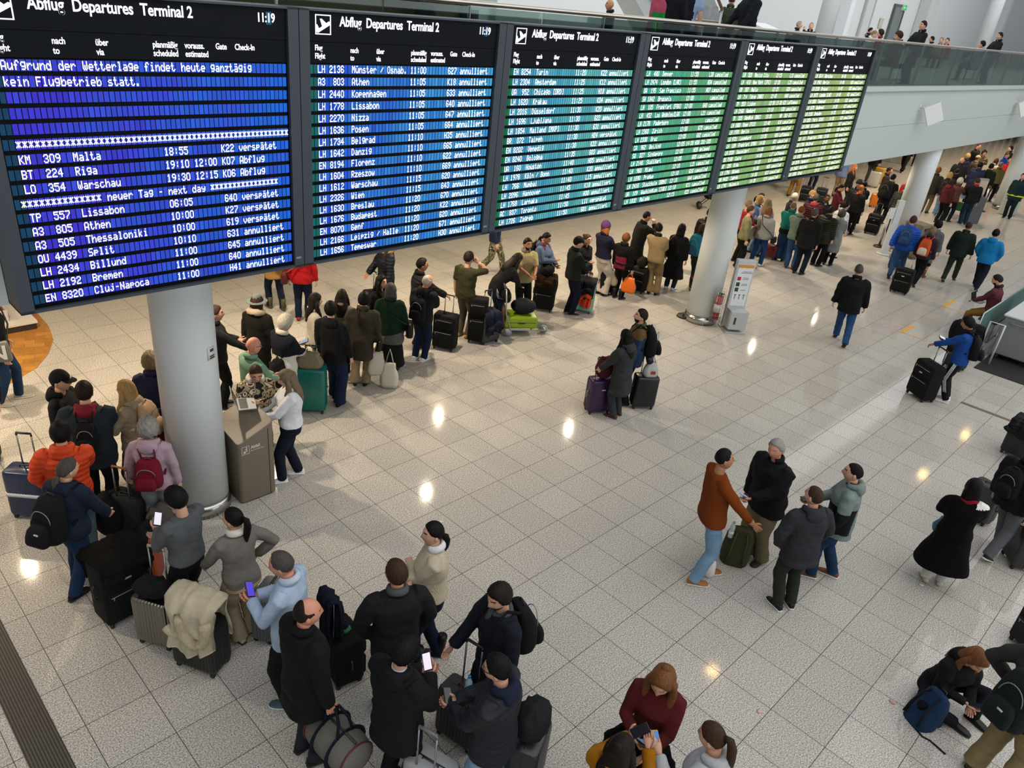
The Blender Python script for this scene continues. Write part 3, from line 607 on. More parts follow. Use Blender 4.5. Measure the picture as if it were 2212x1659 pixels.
        for dy in ((-.022, 0, .022) if stripes else ()):
            q = MB(); q.tube([hip[-1] + U((-.052, 0, 0)) + [-.002, dy, 0], knee[-1] * .5 + hip[-1] * .5 + U((-.049, 0, 0)) + [-.008, dy, 0], knee[-1] + U((-.039, 0, 0)) + [-.008, dy, 0], knee[-1] * .4 + ank[-1] * .6 + U((-.035, 0, 0)) + [-.007, dy, 0]], .007, 5); q.v = [D(q.verts())]; q.build('side_stripe', mat('d8d8d6', 'cloth'), root)
        for s_ in (-1, 1):
            yw = ST[stance][(s_ + 1) // 2][3] * s_; lift = ank[s_][2] - .042 * H; k = H / 1.74
            def shoe_rings(o, z_lo, z_hi):
                R_ = []
                for y, w_, h_ in ((-.075, .022, .06), (-.06, .034, .085), (-.02, .037, .085), (.03, .040, .072), (.08, .046, .052), (.13, .046, .042), (.165, .036, .034), (.185, .016, .022)):
                    hh = min(h_, z_hi); an_ = np.arange(12) * 2 * pi / 12; R_.append(np.stack([(w_ + o) * np.sign(np.cos(an_)) * np.abs(np.cos(an_)) ** .7, np.full(12, y + (o if y > 0 else -o)), z_lo + (hh - z_lo) * (.5 + .5 * np.sign(np.sin(an_)) * np.abs(np.sin(an_)) ** .6)], 1))
                return R_
            def place(v):
                v = v * k
                if lift > .01 and stance.startswith('walk'): v = rotx(v, -.45)
                v = rotz(v, -yw); v = v + [ank[s_][0], ank[s_][1], max(lift - .01, 0)]; return D(v)
            q = MB(); q.loft(shoe_rings(0, .012, .1))
            if boots: q.tube([(0, -.03, .04), (0, -.03, .14), (0, -.035, .04 + boots)], [.042, .047, .055], 12)
            q.v = [place(q.verts())]; so = q.build('boot' if boots else 'shoe', mat(cc(shoe), 'leather'), root)
            if near or sole:
                q = MB(); q.loft(shoe_rings(.004, 0., .024)); q.v = [place(q.verts())]; o_ = q.build('sole', mat(cc(sole or 'black2'), 'plain', .6), so)
    # -- top
    b = MB(); torso(b, th, hem, flare, .84)
    for s_ in (-1, 1): arm(b, s_, th, sl, .004 if th > .01 else .0)
    b = blend(b, vox, 8 if th > .013 else 5); v = D(b.verts()); am = .0045 + .12 * max(th - .01, 0)
    v = v + np.stack([shade_fold(v, am, seed + 1), shade_fold(v, am, seed + 2), .5 * shade_fold(v, am, seed + 3)], 1); b.v = [v]
    mats = [mat(cc(top), tk)]
    nm = {'puffer': 'puffer_jacket', 'knit': 'sweater'}.get(tk, 'coat' if hem < .40 else ('jacket' if th > .015 else 'top'))
    if panel:
        fn, *mc = panel; mats += [mat(cc(x[0]), x[1]) for x in mc]
        u0 = np.array([0, 0, 0]); cs = np.array([v[list(f)].mean(0) for f in b.f]) / H; cs[:, 2] -= up; b.m = [int(fn(*c)) for c in cs]
    b.build(nm, mats, root)
    nk = U((0, -.008, .845 + up))
    if th >= .014 and not (hood or collar or scarf or fur): collar = top
    if inner:
        q = MB(); q.loft([ringz(nk + [0, .004, -.03], .062 * H / 1.74 * 1.25, .06 * 1.25, 16, 2), ringz(nk + [0, .006, .012], .058, .056, 16, 2), ringz(nk + [0, .008, .038], .061, .060, 16, 2), ringz(nk + [0, .008, .02], .05, .05, 16, 2)]); q.v = [D(q.verts())]; q.build('shirt_collar', mat(cc(inner), 'cloth'), root)
    if collar:
        q = MB(); a_ = np.linspace(.5, 2 * pi - .5, 15); q.tube([nk + np.array([sin(x) * .078, cos(x) * .072, .012 + .018 * -cos(x)]) for x in a_], .024, 8, flat=1.6); q.v = [D(q.verts())]; q.build('collar', mat(cc(collar), 'cloth'), root)
    if hood:
        q = MB(); q.ell(nk + np.array([0, -.088, -.04]), (.125, .062, .085), 14, 9); a_ = np.linspace(.75, 2 * pi - .75, 15); q.tube([nk + np.array([sin(x) * .092, cos(x) * .085 - .01, .004 - .02 * cos(x)]) for x in a_], .036, 8, flat=1.1)
        q = blend(q, max(vox, .014), 5); q.v = [D(q.verts())]; q.build('hood', mat(cc(hood), tk if hood == top else 'cloth'), root)
    if fur:
        q = MB(); a_ = np.linspace(0, 2 * pi, 19); q.tube([nk + np.array([sin(x) * .10, cos(x) * .09 - .015, .0 - .03 * cos(x)]) for x in a_], .052, 10); v = q.verts(); v = v + np.random.RandomState(seed).normal(size=v.shape) * .006; q.v = [D(v)]; q.build('fur_collar', mat(cc(fur), 'fur'), root)
    if scarf:
        q = MB(); a_ = np.linspace(0, 2 * pi * 1.6, 26); q.tube([nk + np.array([sin(x) * .074, cos(x) * .07 + .004, .025 - .012 * x + .012 * sin(3 * x)]) for x in a_], .028, 8); q.tube([nk + np.array([.03, .085, 0]), nk + np.array([.035, .125, -.12]), nk + np.array([.04, .15, -.28]), nk + np.array([.045, .15, -.42])], [.03, .036, .038, .04], 8, flat=.4, ref=(0, 1, 0))
        q.v = [D(q.verts())]; q.build('scarf', mat(cc(scarf), 'cloth'), root)
    # -- hair and hats
    q = MB(); kind = {'short': ('short', .012, .001), 'buzz': ('buzz', .004, 0), 'recede': ('recede', .008, 0), 'curly': ('full', .030, .006), 'curls': ('full', .036, .009), 'bob': ('long', .02, .001), 'long': ('long', .015, .001), 'fringe': ('fringe', .018, .001), 'pony': ('up', .008, 0), 'lowpony': ('up', .009, 0), 'braid': ('up', .01, 0), 'bun': ('up', .008, 0), 'full': ('full', .018, .002), 'bald': ('short', .006, 0), 'none': None, 'claw': ('long', .014, .001)}[hair]
    if kind and hat not in ('beanie',):
        q.add(Hd(hair_shell(kind[0], kind[1], kind[2], hair == 'bald', seed)), fq)
        q.add(Hd(np.array([[0, 0, .118 + (kind[1] * 1.35 if hair != 'bald' else -.02)]])), [(NV * NU + j - q.n, NV * NU + (j + 1) % NU - q.n, 0) for j in range(NU)])
        def strip(zs, rx, ry, cy, n=16):
            q.v.append(Hd(np.concatenate([ringz((0, c, z), a, b_, n, 2.2) for z, a, b_, c in zip(zs, rx, ry, cy)]), 1, .25)); k = len(zs); n0 = q.n
            for i in range(k - 1):
                for j in range(n): q.f.append((n0 + i * n + (j + 1) % n, n0 + i * n + j, n0 + (i + 1) * n + j, n0 + (i + 1) * n + (j + 1) % n)); q.m.append(0)
            q.f.append(tuple(n0 + (k - 1) * n + j for j in range(n - 1, -1, -1))); q.f.append(tuple(n0 + j for j in range(n))); q.m += [0, 0]; q.n += k * n
        if hair in ('long', 'fringe', 'claw'):
            strip((.06, .0, -.08, -.15, -.23, -.33), (.07, .092, .10, .115, .10, .06), (.06, .076, .07, .06, .045, .03), (-.03, -.03, -.045, -.085, -.118, -.135))
            for s_ in (-1, 1): t_ = MB(); t_.tube([(s_ * .072, .02, .03), (s_ * .09, .012, -.05), (s_ * .10, .02, -.13), (s_ * .098, .055, -.20), (s_ * .09, .085, -.27)], [.026, .034, .036, .032, .014], 8); q.add(Hd(t_.verts(), 1, .4), t_.f)
        if hair == 'bob': strip((.06, .0, -.07, -.13, -.155), (.07, .092, .1, .1, .08), (.06, .08, .078, .07, .05), (-.03, -.024, -.024, -.03, -.04))
        tail = {'pony': [(0, -.095, .05), (0, -.135, .045), (0, -.15, -.02), (0, -.145, -.12), (.005, -.14, -.24)], 'lowpony': [(0, -.085, -.03), (0, -.12, -.045), (0, -.13, -.09), (0, -.125, -.15), (0, -.12, -.2)], 'braid': [(0, -.085, -.02), (.01, -.12, -.06), (.02, -.13, -.14), (.03, -.14, -.24), (.03, -.13, -.32)]}.get(hair)
        if tail: t_ = MB(); t_.tube(tail, [.022, .03, .036, .032, .012], 9); q.add(Hd(t_.verts()), t_.f)
        if hair in ('bun', 'claw'): t_ = MB(); t_.ell((0, -.095, .07) if hair == 'bun' else (0, -.07, .10), (.035, .032, .032), 10, 7); q.add(Hd(t_.verts()), t_.f)
        q.v = [D(q.verts())]; q.build('hair', hcol, root)
    if hat:
        q = MB(); kind_, hcol_ = hat if isinstance(hat, tuple) else (hat, 'black'); z = HS[..., 2]; a = np.abs(LON)
        line = {'cap': .035, 'beanie': .012, 'hat': .04}[kind_] - .03 * (a / pi) * (kind_ != 'hat'); t = np.clip((z - line) / .012, 0, 1)
        off = -.02 + t * ((.036 if kind_ != 'beanie' else .042) + (.02 if kind_ == 'beanie' else .008) * np.clip(z / .11, 0, 1)); sh_ = HS + HN * off[..., None]
        if kind_ == 'hat': sh_ = np.where(t[..., None] > 0, HS * [1.12, 1.12, 1.] + HN * [.008, .008, .03], sh_)
        q.add(Hd(sh_), fq); q.add(Hd(np.array([[0, 0, .115 + (.05 if kind_ == 'hat' else .03)]])), [(NV * NU + j - q.n, NV * NU + (j + 1) % NU - q.n, 0) for j in range(NU)])
        if kind_ == 'cap':
            an_ = np.linspace(-1.0, 1.0, 9); br = [np.array([sin(x) * .078, cos(x) * .09, .045]) for x in an_]; bf = [np.array([sin(x) * .085, cos(x) * .10 + .075 * cos(x * 1.1) ** .7, .022]) for x in an_]
            t_ = MB(); t_.loft([np.array(br + [p + [0, 0, -.006] for p in br[::-1]]), np.array(bf + [p + [0, 0, -.006] for p in bf[::-1]])]); q.add(Hd(t_.verts()), t_.f)
        if kind_ == 'hat':
            t_ = MB(); t_.loft([ringz((0, 0, .035), .09, .105, 24, 2), ringz((0, 0, .03), .155, .17, 24, 2), ringz((0, 0, .022), .157, .172, 24, 2), ringz((0, 0, .025), .09, .105, 24, 2)]); q.add(Hd(t_.verts()), t_.f)
        q.v = [D(q.verts())]; q.build('cap' if kind_ == 'cap' else kind_, mat(cc(hcol_), 'cloth'), root)
    if glasses:
        q = MB(); a_ = np.linspace(0, 2 * pi, 15)
        for s_ in (-1, 1): q.tube([(s_ * .033 + .025 * cos(x), .094 - .010 * abs(s_ * .033 + .025 * cos(x)) / .06, .014 + .019 * sin(x)) for x in a_], .0028, 5); q.tube([(s_ * .058, .083, .018), (s_ * .074, .04, .016), (s_ * .077, -.01, .012)], .0028, 5)
        q.tube([(-.009, .098, .018), (.009, .098, .018)], .0028, 5); q.v = [D(Hd(q.verts()))]; q.build('glasses', mat('14110f', 'plain', .3), root)
    # -- places other things can hold on to
    M = Matrix.Translation((bx, by, z0)) @ Matrix.Rotation(rot, 4, 'Z')
    def world(p): return np.array(M @ Vector(D(np.array([p]))[0]))
    info = dict(root=root, H=H, rot=rot, xy=(bx, by), z0=z0, D=D, world=world, M=M, up=up, th=th, hand={s_: (world(hands[s_][0]), [np.array(M.to_3x3() @ Vector(x)) for x in hands[s_][1:]]) for s_ in (-1, 1)}, fa=fa, gx=gx, nk=nk, Hd=Hd)
    PEOPLE[key] = info; return info

def mark(who, text, size, pos, label=None, head=0, back=0, col='d8d8d8', xs=.9):
    P_ = PEOPLE[who]; tm = textmesh(text, size, xs, .0015, 'CENTER', .001); v = tm.verts()
    if not back: v = rotz(v, pi)
    v = v + np.array(pos); v = P_['D'](P_['Hd'](v) if head else v); g = MB(); g.add(v, tm.f); g.build('lettering', mat(col, 'plain', .6), P_['root'], False)
# ------------------------------------------------------------------ luggage and small things
def rr(w, d, r, z, n=5, wav=0., dy=0.):
    p = []
    for cx, cy, a0 in ((1, 1, 0), (-1, 1, pi / 2), (-1, -1, pi), (1, -1, 3 * pi / 2)):
        for i in range(n): a = a0 + pi / 2 * i / (n - 1); p.append((cx * (w / 2 - r) + r * cos(a), cy * (d / 2 - r) + r * sin(a) + dy, z))
    return np.array(p)
def rribs(w, d, f, z, ribs=.036, amp=.0042):
    p = rr(w, d, .045, z, 6); q = []
    for i in range(len(p)):
        a, b = p[i], p[(i + 1) % len(p)]; L = np.linalg.norm(b - a); n = max(1, int(L / (.5 * ribs)))
        for k in range(n): q.append(a + (b - a) * k / n)
    q = np.array(q); c = np.linalg.norm(q[:, :2], axis=1, keepdims=True); k = np.where(np.arange(len(q)) % 2 == 0, 1., -1.)[:, None]
    q[:, :2] += q[:, :2] / c * k * amp; q[:, 0] *= 1 - (1 - f) * .35; q[:, 1] *= f; return q
def local(v, pos, rot): return v
def frame_at(px=None, xy=None, rel=0, z0=0.):
    p = gnd(*px, z0)[:2] if xy is None else np.array(xy, float)
    return p, atan2(p[1], p[0]) - radians(rel) - pi / 2
CASES = {}
def suitcase(key, label, px=None, rel=0, w=.42, d=.25, h=.62, col='black', kind='soft', handle=0., trim='2a2b2d', grip=None, xy=None, z0=0., wheels=1, tilt=0., group=None, logo=None, band=None, name='suitcase'):
    p, rot = frame_at(px, xy, rel, z0); t = thing(name, label, 'suitcase', (p[0], p[1], z0), rot, group)
    zb = .055 if wheels else .0; TL = lambda v: (rotx(np.asarray(v, float) - [0, d / 2, 0], tilt) + [0, d / 2, 0]) if tilt else np.asarray(v, float)
    def put(g, nm, m, par=t, sm=True): g.v = [TL(g.verts())]; return g.build(nm, m, par, sm)
    r = .05 if kind == 'hard' else .035; cm = mat(cc(col), 'plain' if kind == 'hard' else 'weave', .32 if kind == 'hard' else .9, 0, .05)
    if kind == 'metal': cm = metal(cc(col), .32)
    g = MB(); zz = [(zb, .80), (zb + .012, .93), (zb + .04, 1), (zb + h - .045, 1), (zb + h - .015, .95), (zb + h, .84)]
    if kind in ('hard', 'metal', 'ribbed'):
        rings = [rribs(w, d, f, z) for z, f in zz]
    else: rings = [rr(w * (1 - (1 - f) * .3), d * f, r * f, z) for z, f in zz]
    g.loft(rings)
    if kind in ('ribbed', 'hard'): cm = mat(cc(col), 'plain', .33, 0, .05)
    body = put(g, 'shell', cm)
    if kind in ('metal', 'ribbed'): sharp(body)
    for s in (-1, 1):
        for q in (-1, 1):
            if wheels:
                g = MB(); g.cyl((s * (w / 2 - .045), q * (d / 2 - .04), .026), .026, .03, 14, 0, 0); g.box((s * (w / 2 - .045), q * (d / 2 - .04), .048), (.042, .034, .02)); put(g, 'wheel', mat('17181a', 'plain', .5))
    if kind == 'soft':
        for z, hh in ((zb + h * .30, h * .46), (zb + h * .76, h * .28)):
            g = MB(); g.loft([rr(w * .84, .02, .008, z - hh / 2), rr(w * .86, .045, .012, z - hh / 2 + .02), rr(w * .86, .045, .012, z + hh / 2 - .02), rr(w * .84, .02, .008, z + hh / 2)]); g.v = [g.verts() + [0, d / 2 + .004, 0]]; pk = put(g, 'front_pocket', cm)
            g = MB(); g.tube([(-w * .38, d / 2 + .029, z + hh / 2 - .03), (w * .38, d / 2 + .029, z + hh / 2 - .03)], .004, 5); g.box((w * .33, d / 2 + .032, z + hh / 2 - .045), (.01, .006, .04)); put(g, 'zipper', mat('8d8f92', 'plain', .4), pk)
    else:
        g = MB(); g.loft([rr(w * 1.006, .012, .005, zb + .03), rr(w * 1.012, .012, .005, zb + h - .04), rr(w * .8, .012, .005, zb + h + .003)]); put(g, 'seam_band', mat(cc(trim), 'plain', .4))
    g = MB(); g.tube([(-.08, -.02, zb + h - .01), (-.07, -.02, zb + h + .025), (.07, -.02, zb + h + .025), (.08, -.02, zb + h - .01)], .011, 7, flat=.7); put(g, 'top_handle', mat(cc(trim), 'plain', .5))
    g = MB(); x = w / 2 + .006; g.tube([(x, 0, zb + h * .38), (x + .022, 0, zb + h * .42), (x + .022, 0, zb + h * .58), (x, 0, zb + h * .62)], .010, 7); put(g, 'side_handle', mat(cc(trim), 'plain', .5))
    if handle:
        hw = .085 if w < .5 else .11; y = -d / 2 + .035
        for s in (-1, 1):
            g = MB(); g.cyl((s * hw, y, zb + h + handle / 2 - .05), .009, handle + .1, 8); put(g, 'telescopic_tube', metal('a9abae', .3))
        g = MB(); g.tube([(-hw, y, zb + h + handle - .03), (-hw, y, zb + h + handle), (hw, y, zb + h + handle), (hw, y, zb + h + handle - .03)], .014, 8); put(g, 'grip', mat(cc(grip or 'black2'), 'plain', .5))
    if logo:
        g = MB(); g.box((0, d / 2 + (.034 if kind == 'soft' else .006), zb + h * .72), (.07, .006, .022)); put(g, 'logo_plate', mat(cc(logo), 'plain', .4), t, False)
    if band:
        g = MB(); g.loft([rr(w + .02, d + .02, .05, zb + h * .5 - .022), rr(w + .02, d + .02, .05, zb + h * .5 + .022)]); put(g, 'luggage_strap', mat(cc(band), 'cloth'))
    CASES[key] = dict(root=t, xy=p, rot=rot, top=zb + h + z0, w=w, d=d, h=h); return t
def wpt(rot, xy, v): v = rotz(np.asarray(v, float), rot); return (xy[0] + v[0], xy[1] + v[1], v[2])
def drape(label, case=None, xyz=None, rot=0., w=.4, d=.28, df=.35, db=.25, col='black', kind='cloth', name='coat', cat='coat', th=.03, seed=1, dx=0., shift=(0, 0), fur=None, group=None):
    """a garment thrown over something: folded sheet with real thickness"""
    if case: c = CASES[case]; x, y, z = c['xy'][0], c['xy'][1], c['top']; rot = c['rot']; d = c['d'] + .05
    else: x, y, z = xyz
    t = thing(name, label, cat, wpt(rot, (x, y), (shift[0], shift[1], z + .012)), rot, group); r = np.random.RandomState(seed)
    nu_, nv_ = 26, 40; L = df + d + db; S_ = []
    for side in (1, -1):
        G_ = np.zeros((nv_, nu_, 3))
        for i in range(nv_):
            s = L * i / (nv_ - 1)
            for j in range(nu_):
                u = (j / (nu_ - 1) - .5); o = th * (side == 1) * (1 - (2 * abs(u)) ** 8)
                if s < df: yy, zz, n = d / 2, -(df - s), (0, 1, 0)
                elif s < df + d: yy, zz, n = d / 2 - (s - df), 0, (0, 0, 1)
                else: yy, zz, n = -d / 2, -(s - df - d), (0, -1, 0)
                dd = min(abs(s - df), abs(s - df - d)); rnd = .04 * math.exp(-(dd / .05) ** 2)
                hang = max(0, -zz); f = sin(u * 19 + seed) * .016 + sin(u * 31 + s * 6 + seed * 2) * .009 + sin(s * 14 + u * 5) * .008
                ww = w * (1 - .12 * hang + .06 * sin(s * 9 + seed)); G_[i, j] = (u * ww + dx * hang + .02 * sin(s * 7 + seed), yy + n[1] * (o + f * (1 + hang)), zz + n[2] * (o + abs(f)) - rnd * (side == 1) * .3 - hang * .10 * sin(u * 6 + seed) * (s < df))
        S_.append(G_.reshape(-1, 3))
    g = MB(); f = []; N = nu_ * nv_
    for i in range(nv_ - 1):
        for j in range(nu_ - 1): a = i * nu_ + j; f += [(a, a + 1, a + nu_ + 1, a + nu_), (N + a + nu_, N + a + nu_ + 1, N + a + 1, N + a)]
    for i in range(nv_ - 1):
        for j, sg in ((0, 1), (nu_ - 1, -1)): a = i * nu_ + j; q = (a, a + nu_, N + a + nu_, N + a); f.append(q if sg > 0 else q[::-1])
    for j in range(nu_ - 1):
        for i, sg in ((0, -1), (nv_ - 1, 1)): a = i * nu_ + j; q = (a, a + 1, N + a + 1, N + a); f.append(q if sg < 0 else q[::-1])
    g.add(np.concatenate(S_), f); g.build('cloth', mat(cc(col), kind), t)
    q = MB(); a_ = np.linspace(0, 1, 16); q.tube([((u - .5) * w * .86, d / 2 + .045 + .02 * sin(u * 9), -df * .55 + .05 * sin(u * 6)) for u in a_], .045, 8, flat=1); q.build('sleeve', mat(cc(col), kind), t)
    if fur:
        q = MB(); a_ = np.linspace(-.2, pi + .2, 22); q.tube([(.14 * cos(u) - .10, d / 2 + .08, -.12 - .25 * sin(u)) for u in a_], .052, 12); v = q.verts(); q.v = [v + r.normal(size=v.shape) * .006]; q.build('fur_trim', mat(cc(fur), 'fur'), t)
    return t
def pack_shape(w, h, d):
    R_ = []
    for z, f, e in ((0, .78, .75), (.03, .94, .95), (.15, 1, 1.05), (.45, 1, 1), (.75, .92, .82), (.92, .76, .58), (1, .5, .35)): R_.append(rr(w * f, d * e, min(w * f, d * e) * .42, z * h, 5, 0, -d * e / 2))
    return R_
def backpack(label, who=None, xy=None, px=None, rel=0, col='black', w=.30, h=.45, d=.17, z=.60, kind='weave', pcol=None, scol=None, straps=1, lie=0., dx=0., z0=0., name='backpack', badge=None, roll=None):
    P_ = PEOPLE.get(who); g = MB(); g.loft(pack_shape(w, h, d)); pk = MB(); pk.loft(pack_shape(w * .74, h * .42, d * .5)); pk.v = [pk.verts() + [0, -d * .93, h * .08]]; sc = mat(cc(scol or col), 'weave')
    hd = MB(); hd.tube([(-.04, -d * .3, h * .97), (-.03, -d * .3, h * 1.06), (.03, -d * .3, h * 1.06), (.04, -d * .3, h * .97)], .009, 6)
    zp = MB(); zp.tube([(w * .33 * cos(a), -d * .99 + .06 * d * abs(cos(a)), h * .52 + h * .30 * sin(a)) for a in np.linspace(.1, pi - .1, 12)], .005, 5)
    parts = [('pack', g, col), ('front_pocket', pk, pcol or col), ('top_handle', hd, scol or col), ('zipper', zp, '77797c')]
    if badge: b_ = MB(); b_.box((.02, -d * 1.36, h * .38), (.05, .008, .018)); parts.append(('badge', b_, badge))
    if roll: b_ = MB(); b_.cyl((0, -d * .6, -.06), .06, w * .95, 16, 0, 0); parts.append(('rolled_mat', b_, roll))
    st = []
    if P_:
        H = P_['H']; up = P_['up']; yb = -(.068 * P_['gx'] * H + P_['th']) + .004; z_ = (z + up) * H
        for s in (-1, 1):
            q = MB(); q.tube([(s * .07 + dx, yb - .02, z_ + h * .86), (s * .085, yb + .0, (.82 + up) * H), (s * .095, .0, (.853 + up) * H + P_['th'] * .7), (s * .105, .075 + P_['th'], (.80 + up) * H), (s * .115, .105 + P_['th'], (.73 + up) * H), (s * .15, .06, (.66 + up) * H), (s * .155, yb + .03, z_ + h * .25)], .022, 7, flat=.35, ref=(1, 0, 0)); st.append(q)
        t = thing(name, label, 'backpack', (P_['xy'][0], P_['xy'][1], P_['z0']), P_['rot']); fx = lambda v: P_['D'](np.asarray(v) + [dx, yb, z_])
        for q in st[:2 if straps == 1 else 0]: q.v = [P_['D'](q.verts())]
    else:
        p, rot = frame_at(px, xy, rel, z0); t = thing(name, label, 'backpack', (p[0], p[1], z0), rot); fx = lambda v: (rotx(np.asarray(v), lie) + [0, 0, d * .9 * sin(-lie) if lie < 0 else 0])
        for s in (-1, 1): q = MB(); q.tube([(s * .06, .0, h * .9), (s * .075, .05, h * .8), (s * .085, .06, h * .45), (s * .10, .015, h * .12)], .024, 7, flat=.35, ref=(1, 0, 0)); q.v = [fx(q.verts())]; st.append(q)
    for nm, q, c in parts: q.v = [fx(q.verts())]; q.build(nm, mat(cc(c), kind if nm in ('pack', 'front_pocket') else 'plain'), t)
    if straps:
        for q in st: q.build('shoulder_strap', sc, t)
    return t
def phone(label, who, side=1, lit=None, case='black', tall=.15, name='phone', cat='phone', out=0.03):
    P_ = PEOPLE[who]; pos, (d_, n_, s_) = P_['hand'][side]; eye = np.array(P_['world']((0, .06, (.93 + P_['up']) * P_['H'])))
    n = eye - pos; n /= np.linalg.norm(n); u = d_ - n * (d_ @ n); u /= max(np.linalg.norm(u), 1e-6); r_ = np.cross(u, n); c = pos + u * out + n * .012
    t = thing(name, label, cat, c); v8 = lambda w, l, h, o: np.array([r_ * x * w / 2 + u * y * l / 2 + n * (z * h / 2 + o) for z in (-1, 1) for y in (-1, 1) for x in (-1, 1)])
    F6 = [(0, 2, 3, 1), (4, 5, 7, 6), (0, 1, 5, 4), (2, 6, 7, 3), (0, 4, 6, 2), (1, 3, 7, 5)]
    g = MB(); g.add(v8(.076, tall, .011, 0), F6); bevel(sharp(g.build('phone_case', mat(cc(case), 'plain', .35), t)), .004)
    g = MB(); g.add(v8(.066, tall - .014, .002, .0062), F6); sharp(g.build('screen', emis(lit, .9, 'screen') if lit else mat('20262c', 'plain', .1), t)); return t
def carrier(label, hand=None, xyz=None, rot=0., w=.30, d=.12, h=.36, drop=.16, col='white', name='carrier_bag', cat='bag', kind='plain', seed=1, print_=None, two=1):
    """bag hanging from a hand (hand=(who, side)) or standing at xyz"""
    if hand: P_ = PEOPLE[hand[0]]; p = P_['hand'][hand[1]][0]; rot = P_['rot'] + (rot or 0); z = max(.01, p[2] - drop - h); pos = (p[0], p[1], z); drop = p[2] - z - h
    else: pos = xyz
    t = thing(name, label, cat, pos, rot); r = np.random.RandomState(seed); g = MB(); R_ = []
    for k, z in enumerate(np.linspace(0, 1, 9)):
        f = .82 + .25 * sin(pi * min(1, z * 1.15 + .12)) - .16 * z * z; e = (1 - .75 * z ** 3); q = rr(w * f, d * e, d * e * .45, z * h, 6); q[:, :2] *= (1 + r.normal(size=(len(q), 1)) * .02); R_.append(q)
    g.loft(R_); g.build('bag_body', mat(cc(col), kind, .5) if not isinstance(col, bpy.types.Material) else col, t)
    for s in ((-1, 1) if two else (1,)):
        g = MB(); g.tube([(-w * .22, s * .02, h * .97), (-w * .10, s * .014, h + drop * .6), (0, s * .006, h + drop), (w * .10, s * .014, h + drop * .6), (w * .22, s * .02, h * .97)], .009, 6, flat=.5); g.build('handle', mat(cc(col) if not isinstance(col, bpy.types.Material) else 'c8c8c8', 'plain', .5), t)
    if print_: g = MB(); g.box((-w * .1, d * .52, h * .35), (w * .3, .01, h * .2)); sharp(g.build('print', mat(cc(print_), 'plain', .5), t))
    return t
def shoulderbag(label, who, side=1, col='black', w=.28, h=.20, d=.10, z=.50, fwd=0., scol=None, cross=1, back=0., name='shoulder_bag'):
    P_ = PEOPLE[who]; H = P_['H']; up = P_['up']; t = thing(name, label, 'bag', (P_['xy'][0], P_['xy'][1], P_['z0']), P_['rot']); hw = (.112 * P_['gx']) * H + P_['th'] + d / 2; x = side * hw * (.2 if back else 1.12); y = -(.09 * H + d / 2 + P_['th']) if back else fwd; zz = (z + up) * H
    g = MB()
    for q in [0]: g.loft([rr(d * f, w * f2, d * f * .4, zz + k * h, 5) for k, f, f2 in ((0, .8, .85), (.08, 1, 1), (.6, .95, .98), (.95, .6, .85), (1, .4, .8))] if not back else [rr(w * f2, d * f, d * f * .4, zz + k * h, 5) for k, f, f2 in ((0, .8, .85), (.08, 1, 1), (.6, .95, .98), (.95, .6, .85), (1, .4, .8))])
    g.v = [P_['D'](g.verts() + [x, y, 0])]; g.build('bag_body', mat(cc(col), 'leather'), t)
    s2 = -side if cross else side; yb = -.085 * H - P_['th'] - .005; yf = .085 * H + P_['th'] + .012
    g = MB(); g.tube([(x, y - (0 if back else w * .3), zz + h * .9), (x * .75, yb, (.62 + up) * H), (0 if cross else x * .75, yb - .008, (.72 + up) * H), (s2 * .09, yb + .055, (.845 + up) * H), (s2 * .095, 0, (.857 + up) * H + P_['th']), (s2 * .09, yf - .05, (.82 + up) * H), (0 if cross else x * .8, yf, (.70 + up) * H), (x * .85, yf * .8, (.60 + up) * H), (x, y + (0 if back else w * .3), zz + h * .9)], .013, 6, flat=.4, ref=(1, 0, 0)); g.v = [P_['D'](g.verts())]; g.build('shoulder_strap', mat(cc(scol or col), 'leather'), t); return t
def lump(label, name, cat, xyz, rad, col, kind='cloth', rot=0., seed=1, amp=.12):
    t = thing(name, label, cat, xyz, rot); g = MB(); g.ell((0, 0, rad[2]), rad, 22, 14); v = g.verts(); n = v / np.linalg.norm(v + 1e-9, axis=1, keepdims=True)
    q = v / max(rad) * 2.2; f = np.sin(q @ [3.1, 1.7, 2.2] + seed) * np.sin(q @ [-1.9, 3.3, 1.1] + seed * 2) + .5 * np.sin(q @ [5, -4, 6] + seed); v = v * (1 + amp * f[:, None]); v[:, 2] = np.maximum(v[:, 2], 0); g.v = [v]; g.build('cloth', mat(cc(col), kind), t); return t
